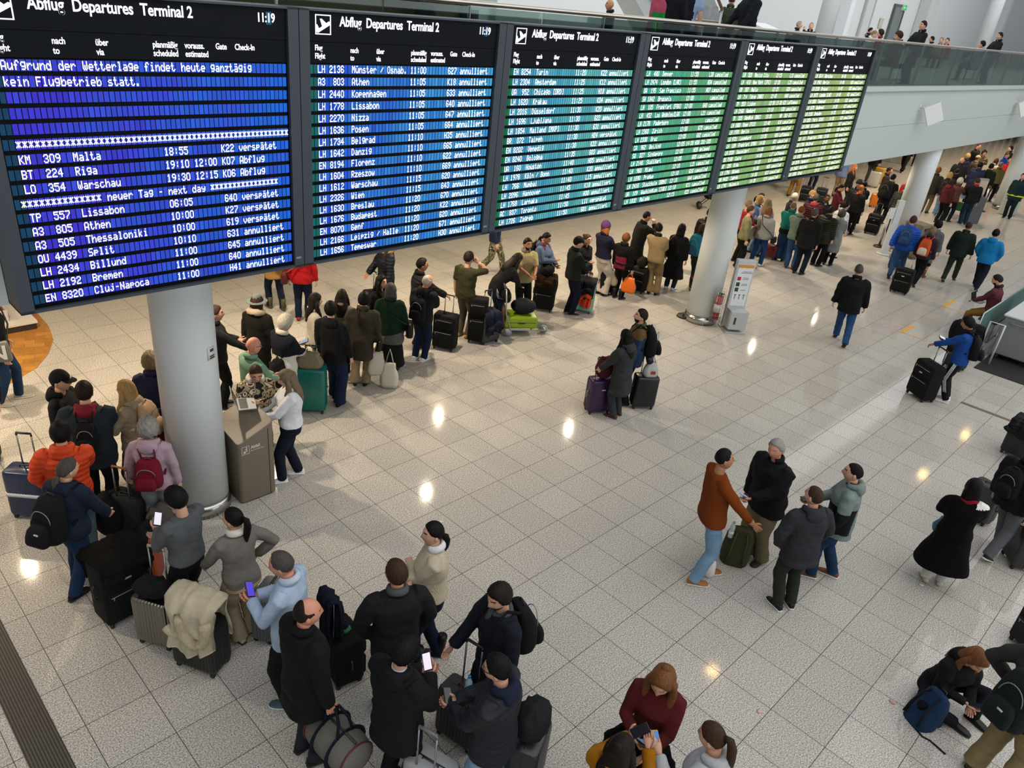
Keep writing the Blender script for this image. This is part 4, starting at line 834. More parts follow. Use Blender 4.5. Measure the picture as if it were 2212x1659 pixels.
def duffel(label, xyz, rot, L=.55, r=.16, col='grey', scol='navy'):
    t = thing('duffel_bag', label, 'bag', xyz, rot); g = MB(); g.loft([np.stack([np.full(18, x), np.cos(a) * r * f * 1.0, r + np.sin(a) * r * f], 1) for x, f in ((-L / 2, .55), (-L / 2 + .03, .9), (-L / 4, 1.02), (0, 1.04), (L / 4, 1.02), (L / 2 - .03, .9), (L / 2, .55)) for a in [np.arange(18) * 2 * pi / 18]]); g.build('bag_body', mat(cc(col), 'weave'), t)
    for x in (-.1, .1):
        a_ = np.linspace(-.9, pi + .9, 22); g = MB(); g.tube([(x, cos(a) * (r * 1.07), r + sin(a) * r * 1.07) for a in a_], .028, 7, flat=.3, ref=(1, 0, 0)); g.build('strap', mat(cc(scol), 'weave'), t)
    for s in (-1, 1): g = MB(); g.tube([(-.1, s * .08, r * 1.95), (-.08, s * .05, r * 2 + .14), (0, s * .02, r * 2 + .22), (.08, s * .05, r * 2 + .14), (.1, s * .08, r * 1.95)], .014, 7); g.build('handle', mat(cc(scol), 'weave'), t)
    for s in (-1, 1): g = MB(); a_ = np.linspace(0, 2 * pi, 20); g.tube([(s * (L / 2 - .035), cos(a) * r * .93, r + sin(a) * r * .93) for a in a_], .008, 5); g.build('piping', mat(cc('burg'), 'plain'), t)
    g = MB(); g.tube([(-L * .42, 0, r * 2.05), (L * .42, 0, r * 2.05)], .012, 6); g.build('zipper', mat('2a2c30', 'plain'), t); return t
def bottle(label, xyz, h=.23, col='9fc4d8', cap='2f7fc0', lab='d8e2ea'):
    t = thing('water_bottle', label, 'bottle', xyz); g = MB(); g.loft([ringz((0, 0, z * h), r, r, 14, 2) for z, r in ((0, .028), (.03, .033), (.35, .033), (.4, .03), (.5, .033), (.68, .033), (.84, .016), (.9, .013))]); g.build('bottle_body', mat(col, 'plain', .08), t)
    g = MB(); g.cyl((0, 0, h * .94), .015, h * .08, 12); g.build('bottle_cap', mat(cap, 'plain', .4), t); g = MB(); g.cyl((0, 0, h * .3), .0345, h * .2, 14); g.build('paper_label', mat(lab, 'plain', .6), t); return t
# ------------------------------------------------------------------ the people, front to back
q_ = person
# left group by the nearest column
q_('cap', 'person in black hoodie and black baseball cap with white crest at left', (123, 806), 1.78, None, 112, g=1.05, top='black', th=.022, hem=.44, hood='black', hat=('cap', 'black'), hair='short', hc='black', arms=('pocket', 'pocket'), legs='black', look=(8, 0))
q_('redhood', 'person seen from behind in dark teal jacket with red hood and small pack', (178, 832), 1.84, None, 14, g=1.2, top='1a252c', tk='cloth', th=.026, hem=.43, hood='701c26', arms=('pocket', 'phonelow'), legs='black', hair='short', hc='dark')
q_('blonde', 'blonde person in beige hoodie holding a bottle and a phone', (274, 827), 1.70, None, 300, fem=1, top='8e8069', th=.018, hood='958770', hair='long', hc='blonde', arms=('phone', 'phone'), legs='mgrey')
q_('navylady', 'curly haired person in navy top left of the nearest column', (323, 769), 1.68, None, 12, fem=1, g=1.05, top='1d1c3a', th=.016, hair='curly', hc='ash', arms=('down', 'handle'), legs='navy', collar='1d1c3a')
q_('hiddencoat', 'person in black coat almost hidden behind the nearest column', (392, 742), 1.76, None, 10, top='black', th=.022, hem=.25)
q_('coltexter', 'dark haired person with phone peeking out right of the nearest column', (462, 664), 1.70, None, 92, top='black2', th=.016, arms=('phone', 'reach'), hair='short', hc='brown', legs='black')
q_('orange', 'person in bright orange puffer jacket seen from behind', (126, 921), 1.74, None, 8, g=1.1, top='c4401c', tk='puffer', th=.030, hood='c4401c', hair='full', hc='black', legs='4a5f66', arms=('pocket', 'phonelow'))
q_('navyfleece', 'person in navy fleece with dark braid and large black backpack', (160, 1001), 1.70, (165, 1272), 48, fem=1, g=1.12, top='131d2e', th=.020, hood='131d2e', hair='braid', hc='dkgrey', legs='1c2f4c', arms=('down', 'handle'), look=(18, 0), stance='step')
q_('pink', 'grey curly haired person in pale pink hoodie with red backpack', (317, 913), 1.62, None, 20, fem=1, g=1.08, top='a8909c', th=.016, hood='a8909c', hair='curls', hc='grey', legs='878c90', lk='cloth', lw=1.15, arms=('side', 'down'))
q_('greyknit', 'person in tight grey sweater with glasses reading a white phone', (386, 1061), 1.74, None, 318, g=1.05, top='56595c', tk='knit', th=.007, hem=.49, legs='0e0f14', lk='cloth', lw=1.1, arms=('phone', 'phonelow'), glasses=1, hair='full', hc='black', look=(-6, -12))
q_('ponytail', 'person with long black ponytail, grey cardigan and wide beige trousers', (503, 1104), 1.68, (535, 1375), 332, fem=1, top='6f6a64', tk='cloth', th=.014, hem=.45, arms=('handle', 'hip'), legs='8f8169', lk='cloth', lw=1.25, hair='pony', hc='black', shoe='b3a78f', collar='d5d0c4', panel=(lambda x, y, z: z < .475, ('a8977a', 'cloth')), look=(-25, 8))
q_('lightblue', 'grey haired person in light blue shirt looking at a purple screen', (620, 1199), 1.80, None, 296, g=1.08, top='a3b6cc', th=.012, hem=.45, collar='b4c4d6', hair='recede', hc='dkgrey', arms=('phone', 'phone'), legs='black2', look=(-4, -18), shoe='4a5a66', sole='c9d2cc', skin='red')
q_('blackcoat', 'balding person in long black coat holding a grey duffel bag', (655, 1303), 1.84, None, 62, g=1.1, top='0a0a0c', th=.024, hem=.37, flare=.01, inner='c3d0dd', hair='bald', hc='dark', arms=('down', 'down'), legs='202328', lk='cloth', look=(16, -4), skin='red')
q_('cream', 'person with black hair in cream sweater standing with crossed arms', (942, 1133), 1.70, (920, 1430), 268, fem=1, g=1.15, top='bdb198', tk='knit', th=.014, hem=.49, collar='d8d8d8', arms=('cross', 'cross'), legs='10172a', boots=.24, hair='lowpony', hc='black', stance='step', look=(-14, 0))
q_('greycollar', 'person in charcoal jacket with grey collar seen from behind', (860, 1222), 1.82, None, 346, g=1.08, top='15181b', th=.022, hem=.42, collar='mgrey', hair='short', hc='brown', arms=('pocket', 'pocket'), legs='17222c', look=(-22, 0), skin='red')
q_('blackphone', 'black haired person in black coat holding a glowing white phone', (866, 1393), 1.76, None, 42, g=1.15, top='0c0d10', th=.026, hem=.40, hood='0c0d10', inner='c9d4de', arms=('phone', 'phone'), legs='14161a', hair='full', hc='black', look=(12, -12))
q_('navycoat', 'bearded person in navy coat with grey scarf and black backpack', (1090, 1263), 1.80, None, 238, top='10131f', th=.022, hem=.36, scarf='45494a', hair='full', hc='dark', beard=1, arms=('down', 'handle'), legs='14161c', look=(-14, -14))
q_('glassesman', 'bearded person with black glasses in charcoal quilted jacket', (1088, 1426), 1.78, None, 288, g=1.12, top='212329', tk='puffer', th=.026, hem=.43, hood='141c30', glasses=1, beard=1, hair='short', hc='black', arms=('phonelow', 'phonelow'), legs='7d98b0', look=(-6, -10))
q_('maroon', 'red haired person in maroon sweater looking down at a phone', (1441, 1438), 1.68, None, 186, fem=1, top='521c1e', tk='knit', th=.008, hem=.5, arms=('phonelow', 'phone'), legs='0c0c0e', hair='claw', hc='auburn', look=(0, -28))
q_('mustard', 'dark haired person in mustard cardigan raising a hand with phone', (1343, 1604), 1.64, None, 20, fem=1, top='94600f', tk='knit', th=.014, hair='claw', hc='dark', arms=('high', 'high'), legs='black')
q_('greyhoodie', 'person with brown ponytail in pale grey hoodie holding yellow phone', (1556, 1579), 1.66, None, 284, fem=1, top='a3a6a8', th=.020, hood='a9acae', hair='pony', hc='brown', arms=(((.10, .19, .735), (.7, -.3, -1)), 'down'), legs='black', look=(0, -12))
# the four talking people
q_('rust', 'person in rust brown sweater and light jeans gesturing with open hand', (1558, 971), 1.80, (1512, 1250), 62, g=1.1, top='713510', tk='knit', th=.010, hem=.465, sl=.72, legs='6f8ea8', shoe='9a6230', sole='cfc9bd', arms=('down', 'gest'), stance='step', hair='buzz', hc='black', skin='tan')
q_('polo', 'grey haired person in black jacket holding a light blue card', (1654, 951), 1.80, (1630, 1204), 212, g=1.22, top='0a0a0c', th=.022, hem=.42, collar='0a0a0c', hair='short', hc='grey', arms=('phonelow', 'down'), legs='6a5f48', lk='cloth', lw=1.15, shoe='2a2622', skin='red', look=(-10, -6))
q_('greyjacket', 'person in dark grey jacket and green trousers with hands in pockets', (1765, 1058), 1.72, (1692, 1312), 318, g=1.12, top='2b2c30', th=.022, hem=.42, hood='2e2f33', arms=('pocket', 'pocket'), legs='23281f', lk='cloth', shoe='121416', sole='d8d8d6', hair='buzz', hc='brown', look=(-20, 4))
q_('sage', 'person in grey green hooded jacket with black side panels and jeans', (1845, 1013), 1.76, (1772, 1245), 266, g=1.15, top='6f7d78', th=.020, hem=.43, hood='6f7d78', inner='111318', arms=('pocket', 'phonelow'), legs='1d3350', shoe='6a3f1e', sole='d5d5d3', stance='step', hair='buzz', hc='black', panel=(lambda x, y, z: abs(x) > .075 and .48 < z < .70 and y > -.06, ('0d0e10', 'cloth')), look=(-6, 0))
# right side
q_('redscarf', 'person in long black coat with red scarf and cream boots', (2110, 1044), 1.64, (2012, 1258), 344, fem=1, g=1.05, top='08080a', tk='knit', th=.026, hem=.19, flare=.055, arms=('phone', 'phone'), legs='c9c9c6', lk='cloth', scarf='7d0d1c', hair='bob', hc='black', shoe='c4b79c', panel=(lambda x, y, z: z > .80 and y < -.01 and x > .02, ('d6d4cc', 'cloth')))
q_('darkwalker', 'person in dark jacket and grey trousers walking away at right edge', (2192, 972), 1.78, (2140, 1195), 18, g=1.15, top='0b0d12', th=.022, hem=.45, legs='55575b', lk='cloth', arms=('down', 'pull'), stance='walk', hair='short', hc='dkgrey', shoe='1a1c20', sole='d0cdc4')
q_('floorwoman', 'long brown haired person in black hoodie sitting on the floor', None, 1.66, (2012, 1503), 126, fem=1, hz=.085, stance='floor', hunch=.28, top='0a0a0c', th=.020, hem=.47, hood='0a0a0c', hair='long', hc='auburn', arms=('phonelow', 'phone'), legs='11141c', look=(8, -22))
q_('khaki', 'standing person in khaki trousers with dark backpack at lower right corner', None, 1.84, (2124, 1688), 24, g=1.15, top='2c2a2a', th=.018, hem=.46, legs='857352', lk='cloth', lw=1.2, stance='wide', arms=('hip', 'down'), shoe='4a3a28')
q_('walker', 'person in black jacket and blue jeans walking away alone mid hall', (1858, 574), 1.82, (1812, 742), 352, g=1.15, top='0a0b0d', th=.026, hem=.42, legs='24466c', arms=('loose', 'loose'), stance='walk', hair='buzz', hc='dkgrey', shoe='black')
q_('tracksuit', 'person in blue fleece and striped black track pants pulling a black suitcase', (2094, 689), 1.74, (2042, 866), 277, g=1.05, top='123f86', th=.016, hem=.48, collar='14161e', arms=('reach', 'phone'), stripes=1, legs='0c0d10', lk='cloth', hair='full', hc='black', shoe='d6d0c8', sole='ece9e4', skin='tan', look=(-2, -14))
q_('laptopman', 'bearded person in burgundy shirt sitting with a laptop behind glass panel', (2172, 598), 1.78, None, 285, hz=.36, stance='sit', top='56282e', th=.012, hem=.48, collar='2a1c20', hair='short', hc='dark', beard=1, arms=('laptop', 'laptop'), legs='7d5a2a', lk='cloth', look=(-6, -18), hunch=.1)
q_('charcoal', 'person in charcoal parka beside a purple suitcase mid hall', (1342, 726), 1.64, (1330, 900), 300, fem=1, top='2e3032', th=.024, hem=.29, flare=.01, hood='2e3032', hair='long', hc='black', arms=('handle', 'pocket'), legs='2d3238', lk='cloth', shoe='4a2f22')
q_('bluebrown', 'bearded person in navy and brown jacket holding a plastic bag mid hall', (1388, 672), 1.77, None, 262, g=1.08, top='1b2b46', th=.018, hem=.44, collar='43452f', hair='short', hc='dark', beard=1, arms=('side', 'down'), legs='15171b', look=(-8, 8), panel=(lambda x, y, z: z > .755, ('5a4324', 'cloth')))
# five walking away at right
q_('bluepuffer', 'person in bright blue puffer jacket wearing a blue backpack', (1975, 469), 1.80, None, 8, g=1.15, top='1a4fae', tk='puffer', th=.032, hood='1a4fae', legs='2a4468', arms=('pull', 'down'), hair='short', hc='brown', stance='walkb')
q_('greycoat', 'person in knee length grey coat and brown boots pulling a black suitcase', (2004, 503), 1.68, (1986, 598), 10, fem=1, top='5c5f61', th=.022, hem=.28, flare=.02, hood='5c5f61', hair='curly', hc='black', arms=('pull', 'down'), legs='111216', skirt=(.22, .05), boots=.2, shoe='6e4430')
q_('orangepack', 'short haired person with an orange and cream backpack walking away', (2017, 493), 1.66, None, 14, fem=1, top='2a1e2c', th=.018, hair='full', hc='ash', legs='0f1018', arms=('down', 'down'), stance='walk')
q_('greenjacket', 'person in dark green jacket walking away beside bright blue jacket', (2090, 491), 1.78, (2046, 608), 10, g=1.12, top='17231f', th=.024, hem=.43, arms=('loose', 'loose'), legs='24281f', lk='cloth', stance='walkb', hair='buzz', hc='brown', shoe='3a3426')
q_('bluejacket', 'person in bright cyan blue jacket walking away at right', (2143, 503), 1.76, (2104, 625), 8, g=1.1, top='0f74ae', th=.024, hem=.45, arms=('pocket', 'pocket'), legs='171c28', stance='walk', hair='short', hc='black', hood='0f74ae')
# around the brown bin
q_('whiteshirt', 'person in white shirt and navy trousers typing on a laptop at the bin', (628, 801), 1.68, (628, 1032), 268, fem=1, g=1.2, top='d4d6da', th=.012, hem=.485, collar='d4d6da', hair='long', hc='ash', arms=('laptop', 'laptop'), legs='0e1424', lk='cloth', shoe='e2e2e0', sole='e8e8e6', stance='step', look=(-4, -18))
q_('fleece', 'person in patterned fleece jacket and white hood looking at their hands', (550, 785), 1.64, None, 172, fem=1, g=1.1, top='a89878', tk='pattern', th=.026, hood='c9c4ba', hair='up' if 0 else 'lowpony', hc='brown', arms=('chest', 'chest'), legs='black2', glasses=1, look=(0, -26))
q_('bald', 'bald person with glasses in mint green sweater', (541, 733), 1.74, None, 60, g=1.1, top='6f927a', tk='knit', th=.014, hair='none', skin='red', glasses=1, inner='2a3038', arms=('phonelow', 'phonelow'), legs='black2', look=(10, -8))
q_('navywhite', 'white haired person in navy and white jacket holding a phone', (610, 686), 1.66, None, 52, fem=1, g=1.15, top='c9c4b8', th=.024, hem=.42, hair='curly', hc='white', arms=('phone', 'phonelow'), legs='c9c4b8', lk='cloth', panel=(lambda x, y, z: z > .64 and abs(x) < .16, ('0c111c', 'cloth')), look=(10, -16))
q_('hatlady', 'person in grey brimmed hat and dark coat with fur collar', (553, 642), 1.66, None, 30, fem=1, top='15120f', th=.026, hem=.2, fur='b8aa94', hat=('hat', '6d7878'), hair='bob', hc='brown')
q_('tancoat', 'person in tan coat and olive boots below the nearest board', None, 1.72, (597, 668), 336, fem=1, top='99743f', th=.024, hem=.40, flare=.02, legs='141c2e', boots=.22, shoe='4c4a32', arms=('down', 'down'), stance='step', hair='bob', hc='brown')
q_('redsweater', 'person in red sweater with brown handbag below the nearest board', None, 1.72, (655, 692), 8, fem=1, g=1.1, top='9c171e', tk='knit', th=.012, legs='111a2e', shoe='8c1a1e', arms=('down', 'down'), stance='stand', hair='bob', hc='brown')
# the queue, from left
q_('whitegirl', 'long dark haired person in cream pullover near the teal suitcase', (678, 638), 1.64, None, 84, fem=1, top='c9c1b4', tk='knit', th=.014, hair='fringe', hc='dark', arms=('down', 'down'), legs='20232a')
q_('blackjacket', 'person in black jacket and loose dark jeans stepping near teal suitcase', (712, 657), 1.72, (728, 868), 24, top='0b0b0d', th=.024, hem=.43, hood='111116', hair='full', hc='black', arms=('down', 'down'), legs='16213a', lw=1.35, stance='step')
q_('longhair', 'person with very long straight dark hair in taupe jacket', (738, 630), 1.57, None, 12, fem=1, top='7d7168', th=.014, hair='long', hc='dark', legs='101114')
q_('olivecoat', 'person in olive brown coat and beige trousers carrying white plastic bags', (790, 641), 1.74, (778, 832), 8, top='332d24', th=.024, hem=.32, flare=.012, hair='full', hc='black', arms=('down', 'down'), legs='7d6f54', lk='cloth', lw=1.1, shoe='black')
q_('greenshawl', 'person in dark green sweater over grey hem and long black skirt', (826, 632), 1.70, (845, 802), 4, fem=1, g=1.1, top='10281c', tk='knit', th=.02, hem=.36, flare=.02, hair='bob', hc='dkgrey', arms=('down', 'down'), legs='0a0a0c', lk='cloth', skirt=(.09, .10), shoe='black', panel=(lambda x, y, z: z < .47 + x * .25, ('4f5250', 'cloth')))
q_('girlglasses', 'person with long black hair and glasses in black facing the camera', (822, 597), 1.64, None, 128, fem=1, top='0b0b0d', th=.014, hair='long', hc='black', glasses=1, legs='black')
q_('parka', 'person in navy parka with fur hood under the second board', (836, 515), 1.74, None, 248, fem=1, top='101522', tk='puffer', th=.03, hem=.36, fur='8a7550', scarf='a88f74', hair='long', hc='brown', arms=('side', 'handle'), legs='black')
q_('northjacket', 'black haired person with glasses in black jacket holding a suitcase handle', (910, 561), 1.76, None, 76, g=1.1, top='111214', tk='puffer', th=.026, collar='111214', hair='short', hc='black', glasses=1, arms=('handle', 'reach'), legs='14161c', skin='tan')
q_('oldnavy', 'balding person in navy hooded jacket and jeans with white sneakers', (926, 603), 1.72, (905, 778), 28, top='0d0f17', th=.022, hem=.43, hood='0d0f17', hair='bald', hc='white', skin='red', arms=('phonelow', 'phonelow'), legs='13203a', shoe='d5d3ce', sole='dcdad6', look=(14, -10))
q_('olivetee', 'person in olive t shirt talking on a phone', (1005, 559), 1.82, (1000, 728), 34, top='34341f', th=.012, sl=.5, legs='4a453a', lk='cloth', shoe='a06f30', arms=('down', 'ear'), hair='short', hc='dark')
q_('hunched', 'long haired person in black jacket bending over a luggage trolley', None, 1.70, (1064, 708), 62, fem=1, hunch=.55, top='111013', th=.018, hem=.42, hair='long', hc='dark', arms=('reach', 'reach'), legs='16233c', shoe='black')
q_('camo', 'person in camouflage trousers walking below the third board', None, 1.70, (1062, 590), 96, top='131d3e', th=.014, hem=.47, legs='75755a', lk='camo', lw=1.2, shoe='b07c1e', arms=('loose', 'loose'), stance='walk', hair='short', hc='dark')
q_('vest', 'bearded person in beige vest over pale yellow t shirt', (1140, 517), 1.76, None, 150, g=1.1, top='a39a6a', th=.018, sl=.5, legs='0c0c0e', beard='black', hair='short', hc='black', arms=('phonelow', 'phonelow'), skin='tan', panel=(lambda x, y, z: abs(x) < .10 and z < .80, ('8a7a5c', 'cloth')), collar='6d6f70')
q_('bluehoodie', 'person with black ponytail in steel blue hoodie and jeans', (1178, 503), 1.70, None, 118, fem=1, g=1.15, top='50607c', th=.016, hood='50607c', hair='lowpony', hc='black', arms=('phonelow', 'phone'), legs='3c536e', look=(0, -16), skin='tan')
q_('capman', 'person in black cap and dark green shirt beside coat covered suitcase', (1238, 519), 1.80, (1228, 678), 66, g=1.1, top='10150f', th=.014, hem=.47, hat=('cap', 'black'), hair='short', hc='black', arms=('phone', 'phone'), legs='0c1120', shoe='141416', sole='8a8d90', look=(6, -10))
q_('bunwoman', 'person with glasses and brown bun in black top looking back', (1268, 508), 1.68, None, 128, fem=1, top='0c0c0e', th=.014, hair='bun', hc='brown', glasses=1, arms=('down', 'down'), legs='8f857a', lk='cloth')
q_('beanie', 'person in purple beanie, navy t shirt and pale loose trousers', (1287, 481), 1.76, (1297, 636), 42, fem=1, g=1.1, top='11142a', th=.018, sl=.5, hem=.5, hat=('beanie', '4d2c57'), hair='bob', hc='ginger', arms=('phone', 'phone'), legs='b3aaa0', lk='cloth', lw=1.35)
q_('striped', 'short haired person in black top with dark pink stripes and black boots', (1345, 511), 1.62, (1333, 645), 30, fem=1, top='141312', tk='knit', th=.02, hem=.47, hair='full', hc='auburn', arms=('down', 'down'), legs='0b0b0d', boots=.24, panel=(lambda x, y, z: (.49 < z < .545 or .57 < z < .665) and abs(x) < .10, ('6f1430', 'cloth')))
q_('drinker', 'person in long black coat drinking from a white cup', (1390, 458), 1.80, None, 62, top='08080a', th=.022, hem=.33, hair='buzz', hc='black', skin='tan', arms=('down', 'mouth'), legs='0c1018', hunch=.12)
q_('beigeknit', 'person in beige sweater and khaki trousers seen from behind', (1412, 484), 1.76, (1408, 636), 10, g=1.12, top='96815f', tk='knit', th=.014, hem=.48, collar='171615', hair='short', hc='black', arms=('phonelow', 'phonelow'), legs='7d6a48', lk='cloth', lw=1.1, shoe='black')
q_('blackbob', 'person with black bob in long black coat carrying brown shoulder bag', (1474, 487), 1.66, None, 18, fem=1, top='070709', th=.022, hem=.2, flare=.05, hair='bob', hc='black', arms=('down', 'down'), legs='1d2a3c', shoe='c9c9c6')
q_('tealpack', 'person in dark jeans wearing a teal backpack left of second column', (1508, 497), 1.68, (1492, 624), 30, fem=1, top='161a48', th=.016, hair='curly', hc='brown', legs='24262a', shoe='4a2c1e', arms=('phonelow', 'phonelow'), stance='step', hem=.5)
q_('leather', 'person in black leather jacket half hidden behind the second column', (1536, 452), 1.80, None, 16, top='0d0d0e', tk='leather', th=.02, hair='short', hc='dark', legs='black')
# queue right of the second column
q_('redshirt', 'person in dark red shirt and black trousers right of second column', (1612, 440), 1.80, (1587, 566), 60, top='7a161c', th=.012, sl=.6, hem=.49, legs='0b0b0d', lk='cloth', hair='buzz', hc='ash', skin='red', arms=('phonelow', 'phonelow'))
q_('oliveshirt', 'person in olive shirt between red shirt and denim jacket', (1622, 447), 1.70, None, 80, top='73714f', th=.012, hair='short', hc='brown', legs='black')
q_('denim', 'blonde person in blue denim jacket and light jeans', (1633, 428), 1.70, (1615, 543), 96, fem=1, top='3f6290', tk='denim', th=.016, hem=.46, hair='bob', hc='blonde', legs='7a98b0', arms=('phonelow', 'phone'), shoe='black')
q_('creamtop', 'black ponytailed person in cream top behind the denim jacket', (1643, 418), 1.64, None, 88, fem=1, top='b8ad94', th=.012, hair='lowpony', hc='black', legs='black', arms=('phone', 'phone'), look=(0, -14))
q_('lavender', 'person with long light brown hair in lavender sweater', (1661, 432), 1.68, None, 24, fem=1, top='877a9c', tk='knit', th=.016, hair='long', hc='ash', legs='jeans')
q_('sweat', 'auburn haired person in grey sweatshirt and blue jeans with crossbody strap', (1655, 464), 1.68, (1630, 572), 18, fem=1, g=1.25, top='83837f', th=.020, hem=.47, hair='bob', hc='auburn', legs='1d3a62', shoe='dad8d4', arms=('phonelow', 'down'), stance='wide')
q_('tealshirt', 'balding person in teal shirt with dark jacket tied at waist', (1707, 447), 1.76, (1682, 563), 8, g=1.15, top='0a6a60', th=.014, hem=.47, sl=.6, hair='buzz', hc='ash', legs='25405e', lw=1.2, arms=('phonelow', 'phonelow'), panel=(lambda x, y, z: z < .56, ('121316', 'cloth')))
q_('sagesweater', 'broad person in sage green sweater and blue jeans', (1729, 447), 1.80, (1704, 580), 12, g=1.2, top='66786a', tk='knit', th=.016, hem=.47, hair='buzz', hc='auburn', skin='red', legs='2c4c70', arms=('phonelow', 'phonelow'), shoe='4a2e1c')
q_('blackback', 'grey haired person in black jacket between sage sweater and grey coat', (1762, 453), 1.78, None, 18, g=1.15, top='09090b', th=.024, hem=.40, hair='short', hc='dkgrey', legs='11182a')
q_('greenpark', 'person in dark green padded jacket in the middle of the queue', (1797, 448), 1.74, None, 30, g=1.2, top='191f13', tk='puffer', th=.03, hem=.40, hair='short', hc='dark', legs='black')
q_('longgrey', 'person in long light grey hooded coat with pale pink bag', (1812, 466), 1.66, (1785, 573), 10, fem=1, top='747674', th=.022, hem=.26, flare=.015, hood='747674', hair='curly', hc='dkgrey', legs='0b0b0d', shoe='black', arms=('handle', 'phonelow'))
q_('whitepack', 'black haired person in white top with white backpack in the queue', (1828, 437), 1.70, None, 42, fem=1, top='c0c3c8', th=.018, hair='full', hc='black', legs='9aa58a', look=(20, 0))
q_('blackdress', 'person in black dress with white side bag and black bun', (1858, 417), 1.68, (1838, 495), 350, fem=1, top='08080a', th=.014, hem=.45, hair='bun', hc='black', legs='08080a', lk='cloth', skirt=(.14, .06), arms=('phone', 'phone'))
q_('suitgrey', 'white haired person in dark navy suit behind the teal shirt', (1717, 419), 1.76, None, 64, top='1c1d2c', th=.016, hem=.42, inner='c8ccd4', hair='short', hc='white', legs='black')
q_('tancap', 'person in tan cap and navy jacket in the queue', (1756, 413), 1.74, None, 106, top='12172a', th=.016, hat=('cap', '9a7444'), hair='short', hc='grey', legs='black')
q_('maroonjacket', 'grey haired person in maroon jacket with pink red hood', (1765, 421), 1.74, None, 2, g=1.2, top='3a1119', tk='puffer', th=.028, hood='8a2f3a', hair='short', hc='dkgrey', legs='black')
q_('darksuit', 'person in dark suit and white shirt facing the camera in the queue', (1788, 422), 1.76, None, 160, top='0d0e14', th=.016, inner='d4d8de', hair='buzz', hc='black', skin='dark', legs='black')
q_('maroonblazer', 'black haired person in maroon blazer looking at a phone', (1817, 399), 1.66, None, 104, fem=1, top='4c0e18', th=.014, inner='d4d4d6', hair='lowpony', hc='black', arms=('phone', 'phone'), legs='black', look=(0, -16))
q_('tanpants', 'person in tan trousers partly hidden under the farthest board', None, 1.80, (1708, 426), 30, top='20242a', th=.016, legs='80602c', lk='cloth', lw=1.2, shoe='black', stance='wide')
q_('darkjeans', 'person in dark jeans hidden under the farthest board beside trolley cases', None, 1.78, (1748, 412), 30, top='1a1c22', th=.016, legs='131a2a')
q_('blueshirt', 'person in pale blue shirt and beige trousers under the board corner', (1826, 360), 1.78, (1803, 425), 24, g=1.15, top='6a7da6', th=.012, hair='short', hc='dark', legs='857360', lk='cloth')
q_('gingergirl', 'person with long ginger hair in black jacket below the gallery front', (1846, 356), 1.66, None, 104, fem=1, top='0d0d0f', th=.02, hair='long', hc='ginger', legs='0d0d0f')
q_('darkpants', 'person in black coat and grey trousers beside the silver suitcase', None, 1.80, (1874, 392), 20, g=1.1, top='0c0d0d', th=.022, hem=.40, legs='3a3c38', lk='cloth', shoe='black')
q_('blackhat', 'person in black beanie and black quilted jacket behind ginger bun', (1858, 391), 1.70, None, 200, top='161618', tk='puffer', th=.028, hat=('beanie', '0b0b0b'), legs='black')
q_('gingerbun', 'person with ginger hair bun and orange scarf in the queue', (1862, 402), 1.66, None, 20, fem=1, top='17161a', th=.018, hair='bun', hc='ginger', scarf='c0461c', legs='black')
q_('masked', 'short haired person in dark brown top behind the loaded cart', (1922, 363), 1.74, None, 100, top='2a1c1e', th=.014, hair='short', hc='dark', legs='black', skin='tan')
q_('blackpack', 'person in black hooded coat carrying a heavy black backpack', (1931, 378), 1.78, None, 20, g=1.2, top='0b0c0e', th=.026, hem=.36, hood='2c2c22', hair='short', hc='black', legs='black')
q_('greypuffer', 'person in dark grey puffer coat left of the third column', (1958, 400), 1.74, None, 14, g=1.15, top='2e2f2c', tk='puffer', th=.03, hem=.36, hood='3c3d3a', hair='short', hc='dkgrey', legs='1b1c1e')
q_('redjacket', 'person in bright red jacket left of the third column', (1968, 384), 1.66, None, 30, top='c01820', th=.02, hair='short', hc='dark', legs='black')
q_('flared', 'person in black flared trousers walking below the gallery front', None, 1.70, (1948, 372), 200, fem=1, top='0d0d0f', th=.012, legs='08080a', lk='cloth', lw=1.4, stance='walk', hair='long', hc='dark')
q_('flared2', 'person in dark clothes walking just left of the third column', None, 1.74, (1976, 358), 190, top='121214', th=.016, legs='0d0d10', stance='walkb')
# far queue right of the third column
q_('far1', 'person in dark jacket and tan trousers right of the third column', (2029, 363), 1.78, None, 16, g=1.15, top='262521', th=.022, hem=.42, hair='full', hc='auburn', legs='5d5340', lk='cloth')
q_('far2', 'blonde person in light jeans with dark backpack in the far queue', (2041, 379), 1.70, (2022, 466), 16, fem=1, top='14171c', th=.02, hair='bob', hc='blonde', legs='5f7d98', lw=1.2, shoe='d2cdb8')
q_('far3', 'white haired person in brown jacket leaning on a green luggage cart', (2066, 393), 1.66, (2042, 478), 24, fem=1, g=1.1, top='4a2d22', th=.02, hair='curly', hc='white', legs='0e101c', arms=('reach', 'reach'))
q_('far4', 'person in black sweater with red collar and blue jeans by the green cart', (2089, 394), 1.76, (2078, 484), 340, g=1.1, top='0c0c0f', th=.018, collar='8a1c22', hair='short', hc='brown', legs='15283a', arms=('phone', 'down'))
q_('far5', 'person in burgundy hood in the far queue', (2058, 388), 1.66, None, 40, fem=1, top='3e0c18', th=.02, hood='5c1022', hair='bob', hc='dark', legs='black')
q_('far6', 'dark haired person in black with pale straps in the far queue', (2069, 366), 1.68, None, 8, top='0c0c0e', th=.018, hair='short', hc='dark', legs='black')
q_('far7', 'bald person in black shirt in the far queue', (2080, 342), 1.80, None, 10, g=1.15, top='151416', th=.016, hair='none', skin='red', legs='black')
q_('far8', 'light haired person behind the bald person in the far queue', (2091, 334), 1.72, None, 40, top='1a2036', th=.016, hair='curly', hc='blonde', legs='black')
